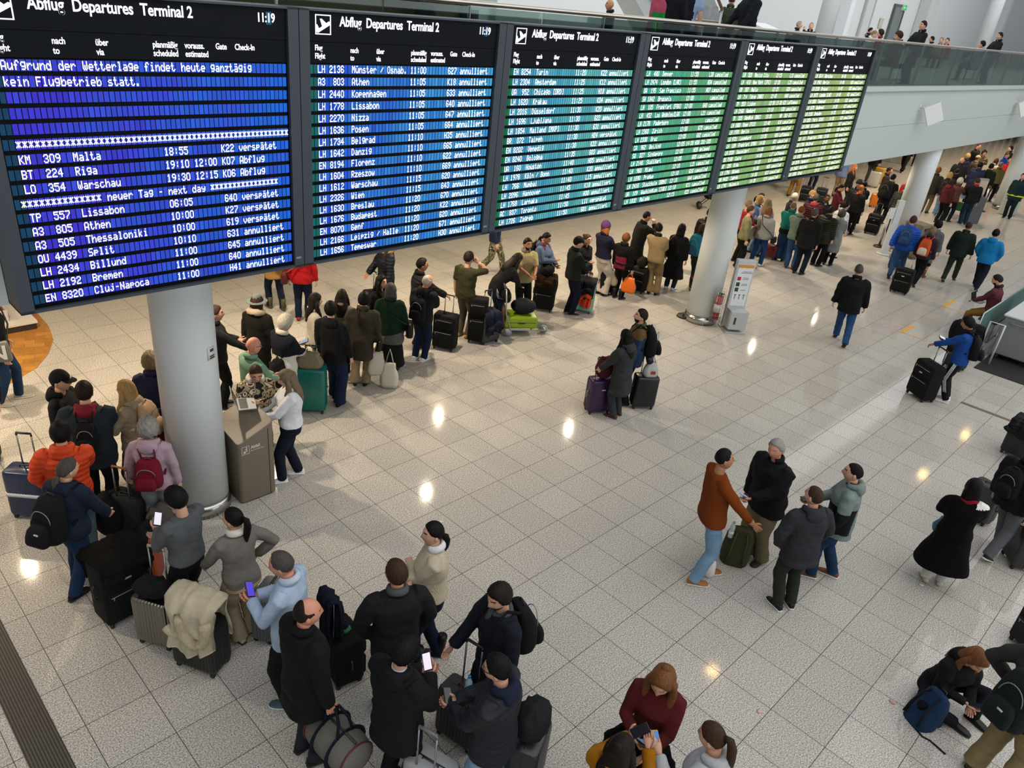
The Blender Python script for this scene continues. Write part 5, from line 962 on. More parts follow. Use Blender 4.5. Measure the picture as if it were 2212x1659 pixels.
q_('far9', 'person in navy puffer jacket with hood in the far queue', (2119, 352), 1.76, None, 6, g=1.2, top='141d38', tk='puffer', th=.03, hem=.36, hood='141d38', hair='full', hc='black', legs='black')
q_('far10', 'person in long black coat left of the farthest column', (2143, 355), 1.76, None, 10, g=1.15, top='0c0d0c', th=.024, hem=.3, hood='16170f', hair='full', hc='black', legs='black')
q_('far11', 'person in beige cap and grey scarf in the far queue', (2113, 337), 1.70, None, 60, top='55493a', th=.02, hat=('cap', '9a8a70'), hair='short', hc='brown', scarf='8a8070', legs='black')
q_('far12', 'dark haired person with arms raised in the far queue', (2127, 326), 1.72, None, 150, top='4c4030', th=.018, hair='curly', hc='dark', legs='black', arms=('chest', 'high'))
q_('far13', 'person in olive jacket close to the farthest column', (2164, 352), 1.70, None, 20, top='5a5836', th=.022, hair='short', hc='ash', legs='black')
q_('far14', 'grey haired person in bright blue sweater near the farthest column', (2176, 331), 1.72, None, 120, top='1d3f9c', th=.016, hair='short', hc='dkgrey', legs='black')
q_('far15', 'tall person in black coat before the glass doors', (2114, 312), 1.86, None, 120, g=1.2, top='0b0b0d', th=.024, hem=.3, hair='buzz', hc='brown', skin='red', legs='black')
q_('far16', 'person in black before the glass doors beside the farthest column', (2186, 317), 1.74, None, 240, top='0a0a0c', th=.02, hair='full', hc='black', legs='black')
q_('far17', 'person in red jacket beside the farthest column', (2184, 344), 1.62, None, 20, top='a3161c', th=.02, hair='full', hc='blonde', legs='navy')
q_('far18', 'person in pale jacket with brown hair in the far queue', (2153, 344), 1.68, None, 30, fem=1, top='b3aa98', th=.02, hair='bob', hc='brown', legs='black')
q_('far19', 'person in red top with pale shawl before the glass doors', (2088, 345), 1.7, (2072, 420), 60, top='a81a20', th=.016, hair='curly', hc='white', legs='black') if 0 else None
q_('far20', 'person in dark green work jacket at the right edge behind the farthest column', (2213, 376), 1.80, None, 190, g=1.2, top='0c2428', th=.024, hem=.4, legs='0c1c22', hair='short', hc='dark', panel=(lambda x, y, z: .50 < z < .525, ('b6d020', 'cloth')))
# left edge
q_('bagcarrier', 'person in black jacket with a grey shoulder bag at the left edge', None, 1.80, (22, 868), 96, top='0d1013', th=.022, hem=.46, legs='1a3350', shoe='a8a49c', sole='d0ccc4', arms=('loose', 'loose'), stance='step')
q_('leftedge', 'person in navy jacket and green trousers cut by the left edge', None, 1.80, (-22, 990), 200, top='12182c', th=.022, hem=.46, legs='3c4234', lk='cloth', shoe='2a1c14')
# on the gallery
GZ = 4.957
def gal(key, label, px, py, Y, rel, sit=0, **k):
    p = aty(px, py, Y); h = p[2] - GZ
    if sit: H = 1.72; hz = max(.26, .5 - (1 - h / (H * .985))); person(key, label, None, H, at=(p[0], p[1]), rel=rel, z0=GZ, hz=hz, stance='sit', vox=.03, **k)
    else: person(key, label, None, max(1.6, min(1.92, h / .985)), at=(p[0], p[1]), rel=rel, z0=GZ, vox=.03, **k)
gal('guard1', 'person in black jacket leaning at the gallery railing below a door', 1996, 53, 8.35, 232, top='14161a', th=.024, hair='short', hc='dark', legs='1c2430', arms=('handle', 'handle'))
gal('guard2', 'person in black jacket at the gallery railing near the right edge', 2161, 77, 8.4, 236, top='14161a', th=.024, hair='short', hc='dark', legs='1f3450', arms=('handle', 'handle'))
gal('gseat1', 'grey haired person in brown sitting high on the gallery', 1727, 47, 14.5, 90, 1, top='241a18', hair='short', hc='grey', legs='black', arms=('mouth', 'mouth'))
gal('gseat2', 'person in dark jacket sitting next to the brown one on the gallery', 1754, 50, 14.5, 185, 1, top='15171c', hair='buzz', hc='ash', legs='mgrey')
gal('gseat3', 'pale blurred person in white bending on the gallery', 1875, 66, 13.0, 90, 1, top='c4bfb8', hair='short', hc='ash', legs='black', hunch=.3)
gal('gseat4', 'dark haired person in black seated behind the gallery railing', 1881, 61, 15.6, 90, 1, top='1a1416', hair='short', hc='black', legs='black')
gal('gseat5', 'person with pale headscarf seated on the gallery', 1894, 66, 14.4, 270, 1, top='a89a9a', hair='full', hc='white', legs='mgrey')
gal('gseat6', 'person in red seated on the gallery left of the railing guard', 1905, 66, 13.2, 270, 1, top='7a1a22', hair='curly', hc='dark', legs='black')
gal('gseat7', 'dark haired person seated right of the railing guard', 2015, 82, 13.5, 270, 1, top='121318', hair='short', hc='black', legs='black')
gal('gseat8', 'fair haired person seated in a row on the gallery', 2035, 84, 13.5, 200, 1, top='9a7468', hair='short', hc='ash', legs='black')
gal('gseat9', 'person with red hood seated at the end of the gallery row', 2046, 90, 13.5, 200, 1, top='a0101e', hood='a0101e', hair='short', hc='dark', legs='1c3460')
gal('gphone', 'person in olive jacket sitting behind the glass checking a phone', 1932, 120, 8.9, 250, 1, top='4a4c38', th=.024, hair='full', hc='brown', legs='black', arms=('phone', 'phone'), look=(0, -16))
gal('grest', 'reclining person in grey hoodie behind the glass on the gallery', 2113, 124, 9.0, 280, 1, top='8a8c90', th=.026, hair='short', hc='black', legs='1b1c20', arms=('laptop', 'laptop'))
gal('gsuit', 'person in navy suit with grey tie leaning on the gallery railing', 1634, -40, 8.3, 235, top='0c101c', th=.022, hem=.42, inner='8f959c', hair='short', hc='dark', legs='black', arms=('handle', 'handle'))
gal('police1', 'person in black police vest standing behind the fourth board', 1462, -62, 9.0, 20, top='0d1018', th=.024, hair='short', hc='dark', legs='10162a', panel=(lambda x, y, z: y < -.03 and .775 < z < .80 and abs(x) < .05, ('c8ccd4', 'cloth')))
gal('police2', 'person in light blue police shirt and black vest behind the fourth board', 1500, -55, 9.4, 20, top='8fa6c8', th=.016, sl=.5, hair='short', hc='dark', legs='10162a', panel=(lambda x, y, z: abs(x) < .085, ('0e121c', 'cloth')))
gal('apron', 'person in pink top and long green apron behind the railing', 1432, -45, 8.8, 100, top='a04058', th=.014, hem=.30, flare=.02, hair='bob', hc='blonde', legs='black', panel=(lambda x, y, z: z < .68 and y > -.02, ('0f7a34', 'cloth')))
gal('gpair1', 'dark haired person in dark green seated by the gallery stairs', 1522, 16, 10.9, 110, 1, top='1a2422', hair='bob', hc='dark', legs='black')
gal('gpair2', 'person in grey green shirt seated by the gallery stairs', 1546, 14, 12.2, 180, 1, top='39403c', hair='short', hc='brown', legs='black', look=(0, -15))
gal('golive', 'person in olive shirt standing with back turned at the gallery stairs', 1583, -8, 12, 5, top='2f3424', th=.014, hair='buzz', hc='brown', legs='black')
gal('gtable', 'dark haired person bending over a phone behind the second board', 941, 6, 8.7, 285, 1, top='16181c', hair='full', hc='dark', legs='black', arms=('phone', 'phone'), look=(0, -25), hunch=.3)
gal('gtable2', 'person in dark blue seated behind the glass right of the bending one', 1005, 6, 9.2, 90, 1, top='10161e', hair='short', hc='dark', legs='black')
gal('gbench', 'small person with grey shoes seated on the gallery by the wall', 1318, 18, 13, 250, 1, top='12141a', hair='none', skin='tan', legs='1b2028', shoe='c4c4c4')

mark('cap', 'NY', .045, (0, .125, .055), head=1)
mark('police1', 'POLIZEI', .09, (0, -.165, 1.42), back=1)
# ------------------------------------------------------------------ luggage, bags and what people hold
sc_ = suitcase
# left group
sc_('blue', 'navy blue hard suitcase with white strap behind the orange puffer jacket', (78, 1110), 215, .44, .27, .62, '16284a', 'hard', .42, trim='101522', band='c9ced6')
backpack('large black backpack with grey zips worn over navy fleece', 'navyfleece', col='0b0c11', w=.34, h=.52, d=.22, z=.52, badge='b8babc')
backpack('small black backpack with thin straps on dark teal jacket', 'redhood', col='0a0b0e', w=.24, h=.34, d=.13, z=.60, badge='c4c6c8')
backpack('beige soft backpack worn by the blonde person', 'blonde', col='b59878', w=.30, h=.42, d=.17, z=.60)
backpack('dark red drawstring backpack worn over pink hoodie', 'pink', col='6a0c22', w=.30, h=.32, d=.18, z=.56, dx=.02)
phone('black phone held out by the blonde person', 'blonde', -1)
bottle('dark brown glass bottle in the hand of the blonde person', tuple(PEOPLE['blonde']['hand'][1][0] + [0, 0, -.05]), .22, '1c110c', '111111', 'c9bfa8')
phone('phone held by the person behind the nearest column', 'coltexter', 1)
phone('white phone in the hand of the grey sweater wearer', 'greyknit', -1, 'e6e2ee')
sc_('bigblack', 'large black soft suitcase standing in front of the navy fleece wearer', (272, 1322), 158, .50, .32, .76, '0d0e11', 'soft', 0, logo='b9bbbd')
drape('dark brown fur jacket piled on the large black suitcase', 'bigblack', w=.55, df=.18, db=.34, col='14110e', kind='fur', th=.07, seed=4)
lump('dark holdall leaning behind the navy fleece wearer', 'holdall', 'bag', (*gnd(248, 1150)[:2], 0), (.24, .20, .30), '0c0d10', 'weave', .6, 3, .06)
sc_('greytrolley', 'dark grey trolley case under the hand of the pink hoodie wearer', (290, 1150), 40, .38, .24, .52, '26272a', 'soft', .42, grip='8a5a20')
lump('black folded coat lying on luggage beside the grey sweater wearer', 'coat', 'coat', (*gnd(312, 1150, .42)[:2], .0), (.20, .16, .26), '0b0b0d', 'cloth', .2, 8, .1)
lump('rolled grey blanket on the luggage beside the column', 'blanket', 'blanket', (*gnd(352, 1165)[:2], 0), (.13, .17, .26), '4e4a48', 'knit', 1.2, 5, .05)
carrier('orange leather tote bag leaning on the large black suitcase', None, (*gnd(335, 1240)[:2], 0), 1.0, .40, .16, .36, .14, '8a3c14', 'tote_bag', 'bag', 'leather', 2)
sc_('darkred', 'dark red suitcase left of the nearest column', (372, 1010), 20, .42, .26, .62, '4a0d18', 'soft', .3)
shoulderbag('patterned brown shoulder bag of the navy top wearer', 'navylady', 1, '4a3420', .30, .26, .12, .42, .04, '5a2f22', 0)
sc_('silver', 'silver ribbed metal suitcase with champagne handle', (350, 1382), 222, .40, .26, .56, '8e8c84', 'metal', .52, trim='6d6a60', grip='a39878')
lump('small black bag hanging on the silver suitcase handle', 'pouch', 'bag', wpt(CASES['silver']['rot'], CASES['silver']['xy'], (0, .02, .635)), (.20, .13, .09), '0b0c10', 'weave', CASES['silver']['rot'], 2, .08)
sc_('ribblack', 'black ribbed suitcase under a cream winter coat', (440, 1432), 222, .48, .30, .56, '121316', 'ribbed', 0, trim='1c1d20')
drape('cream padded winter coat with fur hood draped over black suitcase', None, (*CASES['ribblack']['xy'], .84), CASES['ribblack']['rot'], .54, .24, .52, .46, 'b9ae96', 'cloth', th=.075, seed=2, fur='b8ab8f')
sc_('greyrib', 'grey ribbed suitcase behind the beige trousers', (585, 1365), 300, .38, .24, .55, '55565a', 'ribbed', .16, trim='77787c')
phone('phone with purple lit screen held by the light blue shirt', 'lightblue', -1, '4a3cc8')
sc_('softblack', 'black soft trolley case lying tilted beside the long black coat', (738, 1452), 66, .44, .30, .52, '0c0c0e', 'soft', .50, logo='a9abad')
drape('dark navy coat hanging on the trolley handle behind light blue shirt', None, (*CASES['softblack']['xy'], 1.06), CASES['softblack']['rot'], .30, .07, .52, .46, '0b1220', 'cloth', th=.025, seed=6, shift=(0, -.12))
lump('crumpled green luggage tag on the black soft trolley case', 'luggage_tag', 'tag', wpt(CASES['softblack']['rot'], CASES['softblack']['xy'], (.05, .02, .59)), (.06, .045, .03), '1c6a38', 'plain', .4, 2, .1)
h_ = PEOPLE['blackcoat']['hand'][1][0]
duffel('grey canvas duffel bag with navy straps held in front of black coat', (h_[0] + .04, h_[1] - .05, max(.02, h_[2] - .56)), PEOPLE['blackcoat']['rot'] + .1, .58, .18, '66645c', '0e1320')
sc_('cuthandle', 'pale suitcase with metal handle cut by the lower picture edge', (925, 1735), 30, .42, .26, .50, 'a4a6a8', 'hard', .46, grip='6d6e70')
phone('phone with bright white screen held by black coat wearer', 'blackphone', 1, 'eee6f2')
sc_('brownrib', 'dark brown ribbed suitcase with tall handle and bottle on top', (992, 1590), 212, .42, .26, .56, '2a2220', 'ribbed', .50, trim='3a302c')
bottle('clear water bottle with blue cap standing on the brown suitcase', wpt(CASES['brownrib']['rot'], CASES['brownrib']['xy'], (-.06, .03, .622)), .25)
backpack('black backpack on the back of the navy coat', 'navycoat', col='0b0c0e', w=.32, h=.50, d=.20, z=.56)
phone('dark phone in the hands of the bearded glasses wearer', 'glassesman', -1)
sc_('greyhard', 'dark grey suitcase at the lower edge behind the quilted jacket', (1128, 1690), 100, .44, .28, .60, '232427', 'hard', 0)
lump('black soft bag resting on the dark grey suitcase', 'bag', 'bag', wpt(CASES['greyhard']['rot'], CASES['greyhard']['xy'], (0, 0, .665)), (.21, .15, .16), '1a1b1e', 'weave', CASES['greyhard']['rot'], 6, .06)
p_ = PEOPLE['maroon']['world']((0.02, .17, .86)); lump('black fluffy coat carried in the arms of the maroon sweater', 'coat', 'coat', (p_[0], p_[1], p_[2] - .30), (.30, .19, .22), '070708', 'fur', PEOPLE['maroon']['rot'], 4, .08)
phone('blue screened phone held by the maroon sweater wearer', 'maroon', 1, '4a6a94')
phone('black phone held up by the mustard cardigan wearer', 'mustard', -1)
phone('phone in yellow case held by the grey hoodie wearer', 'greyhoodie', -1, '4a78b0', 'c9a83a')
phone('light blue card in the hand of the grey haired black jacket', 'polo', -1, '7fa6d6', '6f9ace', .10, 'card', 'card')  # card face reuses the phone's screen, so its brightness is added glow
phone('dark phone held by the grey green jacket wearer', 'sage', 1)
# between the talkers
backpack('olive green military rucksack standing on the floor', None, px=(1582, 1224), rel=172, col='3a3a24', w=.36, h=.58, d=.24, scol='4a4a30')
bottle('clear bottle tucked in the side of the olive rucksack', (*gnd(1560, 1216)[:2], .42), .24, 'b9c4bc', '8aa0a0')
carrier('white paper bag with dark blue round print beside light jeans', None, (*gnd(1530, 1232)[:2], 0), .5, .34, .14, .34, .10, 'd2d2d0', 'paper_bag', 'bag', 'plain', 5, '1d2a5c')
# mid hall pair
sc_('purple', 'purple suitcase with silver trim beside the charcoal parka', (1288, 888), 152, .42, .26, .58, '30163e', 'hard', .34, trim='8a8c90', logo='a9abad')
lump('burgundy soft bag standing on the purple suitcase', 'bag', 'bag', wpt(CASES['purple']['rot'], CASES['purple']['xy'], (0, .03, .645)), (.17, .12, .20), '43101f', 'weave', CASES['purple']['rot'], 3, .05)
sc_('midblack', 'black hard suitcase under a silver plastic bag mid hall', (1384, 878), 160, .40, .26, .56, '141518', 'hard', .40)
carrier('transparent plastic bag with red rim above the black suitcase', None, wpt(CASES['midblack']['rot'], CASES['midblack']['xy'], (-.03, .03, .625)), CASES['midblack']['rot'], .26, .16, .26, .12, 'a9aaa4', 'carrier_bag', 'bag', 'leather', 7, '9a2a22')
backpack('black backpack with rolled mat on the navy brown jacket', 'bluebrown', col='0b0c0f', w=.32, h=.50, d=.20, z=.56, roll='101114')
# right edge
sc_('trackcase', 'large black soft suitcase pulled by the blue fleece wearer', (1985, 858), 225, .50, .30, .68, '0c0d0f', 'soft', .30, logo='b4b6b8')
phone('lit phone in the hand of the blue fleece wearer', 'tracksuit', 1, 'c9d4ea')
backpack('black backpack with pale edge on the blue fleece wearer', 'tracksuit', col='0c0e12', w=.28, h=.44, d=.16, z=.56)
lt = thing('laptop', 'silver laptop on the lap of the bearded burgundy shirt wearer', 'laptop', PEOPLE['laptopman']['world']((0, .32, .80)), PEOPLE['laptopman']['rot'])
def laptop_parts(t, inc=-.35):
    g = MB(); g.box((0, 0, 0), (.31, .22, .016)); bevel(sharp(g.build('base', mat('b4b6b8', 'plain', .35), t)), .004)
    g = MB(); g.box((0, 0, .0085), (.27, .10, .002)); g.v = [g.verts() + [0, .04, 0]]; sharp(g.build('keyboard', mat('33353a', 'plain', .5), t))
    g = MB(); g.box((0, 0, .105), (.31, .01, .21)); g.v = [rotx(g.verts(), inc) + [0, .11, 0]]; l_ = bevel(sharp(g.build('lid', mat('a4a6aa', 'plain', .35), t)), .004)
    g = MB(); g.box((0, -.0062, .107), (.29, .002, .185)); g.v = [rotx(g.verts(), inc) + [0, .11, 0]]; sharp(g.build('screen', mat('23262c', 'plain', .15), l_))
laptop_parts(lt)
carrier('blue and white patterned handbag on the arm of the red scarf wearer', ('redscarf', 1), None, -.6, .28, .12, .22, .30, '4f6a84', 'handbag', 'bag', 'leather', 4)
phone('phone with pale screen held by the red scarf wearer', 'redscarf', -1, 'cfc0dc')
sc_('walkgrey', 'dark grey suitcase pulled by the person walking at right edge', (2192, 1215), 60, .42, .28, .66, '2c2b2b', 'hard', .35)
sc_('farcase', 'grey suitcase standing in front of the red scarf wearer', (2106, 1120), 20, .40, .26, .55, '3a3b3d', 'hard', .0)
backpack('black shoulder pack of the dark jacket walking at the right edge', 'darkwalker', col='0a0a0c', w=.28, h=.40, d=.17, z=.58, dx=-.04)
sc_('edgecase', 'black hard suitcase with jacket on top at the right edge', (2190, 985), 200, .42, .27, .58, '101113', 'hard', .0)
drape('black padded jacket lying on the right edge suitcase', 'edgecase', w=.52, df=.22, db=.28, col='101114', kind='puffer', th=.08, seed=3)
sc_('cornercase', 'dark grey soft suitcase cut by the right edge', (2222, 1402), 210, .42, .27, .62, '242526', 'soft', .3)
backpack('blue daypack with loose black strap lying on the floor', None, px=(1962, 1560), rel=215, col='16314e', w=.30, h=.46, d=.22, scol='14161c', lie=.42)
g = MB(); g.tube([(*gnd(x, y)[:2], .006) for x, y in ((1975, 1572), (1992, 1592), (2008, 1600), (2024, 1614), (2042, 1630))], .012, 6, flat=.4); tag(g.build('strap', mat('101114', 'weave')), 'loose black strap end trailing from the blue daypack', 'strap')
backpack('dark green grey backpack with white bird like emblem in the lower right corner', 'khaki', col='11191a', w=.34, h=.56, d=.20, z=.50, badge='b9bdbd')
phone('phone in the hand of the person sitting on the floor', 'floorwoman', 1)
# the five walking away
sc_('walkblue', 'blue suitcase beside the blue puffer jacket', (1932, 580), 185, .40, .26, .54, '1c4078', 'soft', .3)
sc_('walkblack', 'black soft suitcase pulled by the grey coat wearer', (1940, 632), 188, .46, .28, .62, '121512', 'soft', .3, logo='c9cbc4')
backpack('blue patterned backpack on the bright blue puffer jacket', 'bluepuffer', col='24426c', w=.32, h=.46, d=.18, z=.58)
backpack('grey flat backpack on the grey coat', 'greycoat', col='4c4f52', w=.28, h=.42, d=.10, z=.58)
backpack('orange and cream backpack on the short haired walker', 'orangepack', col='c04a20', pcol='c9b8a4', w=.30, h=.46, d=.15, z=.54)
# around the bin and along the queue
sc_('teal', 'large teal hard suitcase behind the white shirt wearer', (672, 885), 190, .48, .30, .72, '0b655c', 'hard', .30, trim='0a544d')
c_ = CASES['teal']; carrier('khaki leather handbag standing on the teal suitcase', None, wpt(c_['rot'], c_['xy'], (.0, .03, .785)), c_['rot'], .40, .18, .26, .12, '7a6f58', 'handbag', 'bag', 'leather', 3)
lump('yellow bag squeezed behind the khaki handbag', 'pouch', 'bag', wpt(c_['rot'], c_['xy'], (.2, -.10, .785)), (.07, .06, .10), 'd8a80c', 'plain', 0, 4, .08)
lump('black coat with fur edge hanging between fleece and white shirt', 'coat', 'coat', (*gnd(605, 905)[:2], .55), (.16, .14, .24), '0c0d10', 'cloth', .4, 6, .1)
phone('phone held by the navy and white jacket wearer', 'navywhite', -1, '8fa0b4')
phone('phone held by the patterned fleece wearer', 'fleece', 1)
backpack('black backpack seen from behind under the nearest board', 'tancoat', col='121214', pcol='8a2a18', w=.28, h=.40, d=.16, z=.62)
shoulderbag('dark red leather bag on the hip of the red sweater wearer', 'redsweater', -1, '4c1a1c', .30, .24, .13, .46, -.02, '7a4a3c')
shoulderbag('black messenger strap bag of the olive brown coat', 'olivecoat', 1, '16140f', .24, .18, .08, .42, 0, '14120e')
carrier('left white plastic carrier bag with yellow print', ('olivecoat', 1), None, .3, .30, .14, .42, .12, 'b9b4a2', 'carrier_bag', 'bag', 'plain', 2, 'c9a020')
p_ = PEOPLE['olivecoat']['hand'][1][0]; a_ = PEOPLE['olivecoat']['fa'] - pi / 2; carrier('right plain white plastic carrier bag of the olive coat', None, (p_[0] + .22 * cos(a_), p_[1] + .22 * sin(a_), .02), PEOPLE['olivecoat']['rot'], .30, .16, .44, .26, 'c4bda9', 'carrier_bag', 'bag', 'plain', 9)
shoulderbag('black bag at the side of the green sweater wearer', 'greenshawl', 1, '0c0c0e', .30, .26, .12, .44, .0)
backpack('black tote bag worn on the back of the navy hooded jacket', 'oldnavy', col='0a0b10', w=.30, h=.42, d=.15, z=.54)
carrier('black handbag carried by the navy parka', ('parka', -1), None, 0, .36, .16, .24, .14, '0c0c0e', 'handbag', 'bag', 'leather', 3)
sc_('parkacase', 'dark trolley case in front of the navy parka', (800, 690), 250, .38, .24, .54, '0d0d10', 'soft', .42)
sc_('queueblack', 'black soft suitcase in front of the navy hooded jacket', (960, 752), 200, .44, .28, .66, '0f1012', 'soft', .34)
sc_('tallblack', 'tall black backpack case behind the olive t shirt wearer', (1028, 738), 190, .34, .26, .88, '0a0a0c', 'soft', 0)
sc_('greengrey', 'dark green grey suitcase with navy coat draped over it', (1052, 738), 140, .42, .26, .58, '26302e', 'hard', .42)
drape('navy jacket hanging over the green grey suitcase', 'greengrey', w=.40, df=.42, db=.14, col='151b2c', th=.03, seed=5)
phone('black phone held to the ear of the olive t shirt wearer', 'olivetee', 1)
phone('phone held by the steel blue hoodie wearer', 'bluehoodie', -1)
backpack('red and black backpack on the steel blue hoodie wearer', 'bluehoodie', col='14161a', scol='8a1428', w=.30, h=.46, d=.17, z=.58)
sc_('brownpile', 'large black suitcase topped with brown and black coats', (1172, 668), 190, .46, .30, .70, '0d0c0c', 'soft', 0)
drape('brown coat draped on the large black suitcase in the queue', 'brownpile', w=.42, df=.18, db=.55, col='2e1c10', kind='fur', th=.05, seed=7, dx=-.1)
lump('black bag strapped on top of the large black suitcase', 'bag', 'bag', (*CASES['brownpile']['xy'], .80), (.20, .15, .13), '0c0c0d', 'weave', .5, 5, .08)
sc_('mint', 'mint green suitcase hidden under orange and black coats', (1258, 672), 190, .42, .28, .62, '6fa596', 'hard', .2)
drape('orange jacket hanging down over the mint suitcase', 'mint', w=.40, df=.50, db=.1, col='b8401c', th=.02, seed=3)
c_ = CASES['mint']; drape('black coat thrown over the orange jacket in the queue', None, (*c_['xy'], c_['top'] + .06), c_['rot'], .46, .36, .36, .3, '0b0c12', 'cloth', th=.03, seed=9)
sc_('beaniecase', 'black backpack on the floor behind the purple beanie', (1306, 634), 150, .36, .26, .52, '0b0b0d', 'soft', 0)
carrier('bright orange carrier bag of the striped top wearer', ('striped', 1), None, .2, .34, .14, .36, .12, 'd8640f', 'carrier_bag', 'bag', 'plain', 6)
carrier('beige cloth bag of the striped top wearer', ('striped', -1), None, 0, .30, .12, .34, .10, '8f8573', 'cloth_bag', 'bag', 'cloth', 4)
sc_('beigecase', 'black trolley case with a mustard bag beside beige sweater', (1376, 630), 200, .38, .25, .56, '101012', 'soft', .0)
lump('black and mustard bag piled on the trolley case in the queue', 'bag', 'bag', (*CASES['beigecase']['xy'], .62), (.17, .13, .13), '1a140c', 'weave', .3, 5, .1)
p_ = PEOPLE['drinker']['hand'][1][0]; g = MB(); g.cyl((0, 0, 0), .032, .10, 14, r2=.042); tag(g.build('paper_cup', mat('dedede', 'plain', .5), None, True, tuple(p_)), 'white paper cup at the mouth of the long black coat', 'cup')
shoulderbag('caramel brown leather bag hanging from black coat', 'blackbob', -1, '7a4a18', .30, .24, .12, .46, 0, '6a4220', 0)
backpack('teal and dark blue backpack in the queue', 'tealpack', col='0f6478', pcol='1d3a58', scol='1a2a38', w=.34, h=.52, d=.20, z=.56)
sc_('colred', 'dark suitcase with red band beside the second column', (1505, 628), 180, .36, .24, .56, '17181a', 'soft', .0, band='a01c22')
shoulderbag('black crossbody bag on the grey sweatshirt', 'sweat', 1, '0e0e10', .26, .18, .10, .44, .02)
lump('cream fleece jacket over the arm of the grey sweatshirt', 'jacket', 'jacket', PEOPLE['sweat']['world']((-.30, .05, .66)), (.13, .13, .20), 'b9b2a6', 'fur', .5, 3, .1)
sc_('redsmall', 'small dark red suitcase behind the grey sweatshirt', (1660, 558), 200, .40, .25, .36, '5c0d1c', 'hard', 0)
shoulderbag('black bag at the hip of the denim jacket', 'denim', 1, '0c0c0e', .26, .2, .1, .5, 0)
carrier('pale pink bag hanging from the long grey coat', ('longgrey', -1), None, 0, .32, .14, .36, .10, '9a857c', 'cloth_bag', 'bag', 'cloth', 3)
backpack('white backpack with black straps in the queue', 'whitepack', col='b4b7bc', scol='16181c', pcol='3a3d42', w=.30, h=.44, d=.15, z=.58)
sc_('queueblk2', 'black suitcase with bright ribbon in front of black dress', (1880, 505), 190, .44, .28, .62, '0c0c0e', 'soft', .36, logo='6fae6a')
sc_('cartorange', 'orange box shaped case under the heavy black backpack', (1888, 448), 190, .42, .30, .48, 'b86410', 'hard', 0)
backpack('huge black backpack on the hooded black coat', 'blackpack', col='0c0c0c', w=.40, h=.56, d=.30, z=.55)
sc_('silverstripe', 'silver suitcase with black stripe below the gallery front', (1884, 404), 200, .42, .27, .62, 'b2aeac', 'hard', 0, trim='14151a')
sc_('goldcase', 'golden yellow suitcase behind the silver one', (1893, 396), 200, .42, .27, .66, 'a8842c', 'hard', 0)
sc_('tall1', 'black trolley case with silver handle under the farthest board', (1735, 436), 190, .38, .25, .56, '17181a', 'soft', .4)
sc_('tall2', 'second black trolley case with silver handle under the farthest board', (1768, 440), 190, .40, .26, .56, '1d1e20', 'soft', .4)
carrier('cream paper sheet bag beside the maroon blazer', None, (*gnd(1833, 440)[:2], .01), .6, .34, .12, .5, .1, 'cfc4a8', 'paper_bag', 'bag', 'plain', 4)
backpack('dark backpack on the blonde person in the far queue', 'far2', col='1c1916', w=.28, h=.42, d=.15, z=.60)
p_ = PEOPLE['far4']['world']((-.22, .22, 1.05)); g = MB(); g.box((0, 0, 0), (.22, .012, .28)); o = tag(sharp(g.build('paper', mat('c4d4e2', 'plain', .6), None, True, tuple(p_), PEOPLE['far4']['rot'])), 'white printed sheet held by black sweater with red collar', 'paper')
for a_, b_, lb in ((1892, 1090, ''),): pass
# luggage trolleys
def trolley(label, px, rel, panel, load=None):
    p, rot = frame_at(px, None, rel); t = thing('luggage_trolley', label, 'trolley', (p[0], p[1], 0), rot); gm = metal('a9acae', .35)
    g = MB()
    for s in (-1, 1): g.tube([(s * .16, .55, .12), (s * .24, -.25, .16), (s * .26, -.38, .5), (s * .26, -.42, 1.0)], .016, 7)
    g.tube([(-.26, -.42, 1.0), (.26, -.42, 1.0)], .018, 8); g.tube([(-.26, -.39, .62), (.26, -.39, .62)], .012, 7); g.tube([(-.2, .2, .14), (.2, .2, .14)], .012, 6); g.tube([(-.17, .5, .13), (.17, .5, .13)], .012, 6); g.build('frame', gm, t)
    for x, y in ((-.22, -.3), (.22, -.3), (0, .5)):
        g = MB(); g.cyl((x, y, .085), .085, .035, 18, 0, 0); g.build('wheel', mat('8d9092', 'plain', .5), t)
    g = MB(); g.box((0, -.405, .45), (.44, .012, .34)); sharp(g.build('advert_panel', mat(panel, 'plain', .4), t))
    g = MB(); g.tube([(-.2, -.42, 1.03), (.2, -.42, 1.03)], .022, 8); g.build('grip', mat('22252a', 'plain', .6), t)
    g = MB(); a = np.linspace(0, 1, 2)
    for k in range(5): g.tube([(-.16 + .08 * k, -.44, .78), (-.16 + .08 * k, -.56, .80), (-.16 + .08 * k, -.56, .92)], .006, 5)
    g.tube([(-.18, -.56, .92), (.18, -.56, .92)], .008, 5); g.build('basket', gm, t); return t, p, rot
t, p, rot = trolley('luggage trolley with dark red advert panel under the bending person', (1122, 718), 76, '5a1226')
sc_('lime', 'lime green suitcase lying on the luggage trolley', None, 0, .44, .26, .66, '7f9a12', 'hard', 0, xy=wpt(rot + pi / 2, p, (.12, -.0, 0))[:2], z0=.17, wheels=0, trim='1a1c12')
CASES['lime']['root'].rotation_euler = (radians(88), 0, rot + pi); CASES['lime']['root'].location = (*wpt(rot, p, (0, -.36 + .0, 0))[:2], .30); CASES['lime']['root'].rotation_euler = (radians(-90), 0, rot)
lump('dark blue travel bag lying on the lime suitcase', 'bag', 'bag', (*wpt(rot, p, (0, .02, 0))[:2], .435), (.22, .26, .15), '12161e', 'weave', rot, 4, .05)
lump('black jacket heaped at the trolley handle', 'jacket', 'jacket', (*wpt(rot, p, (0, -.36, 0))[:2], .66), (.22, .10, .14), '0d0d0f', 'cloth', rot, 7, .1)
trolley('luggage trolley with green panel before the white haired person', (2060, 474), 200, '14602a')
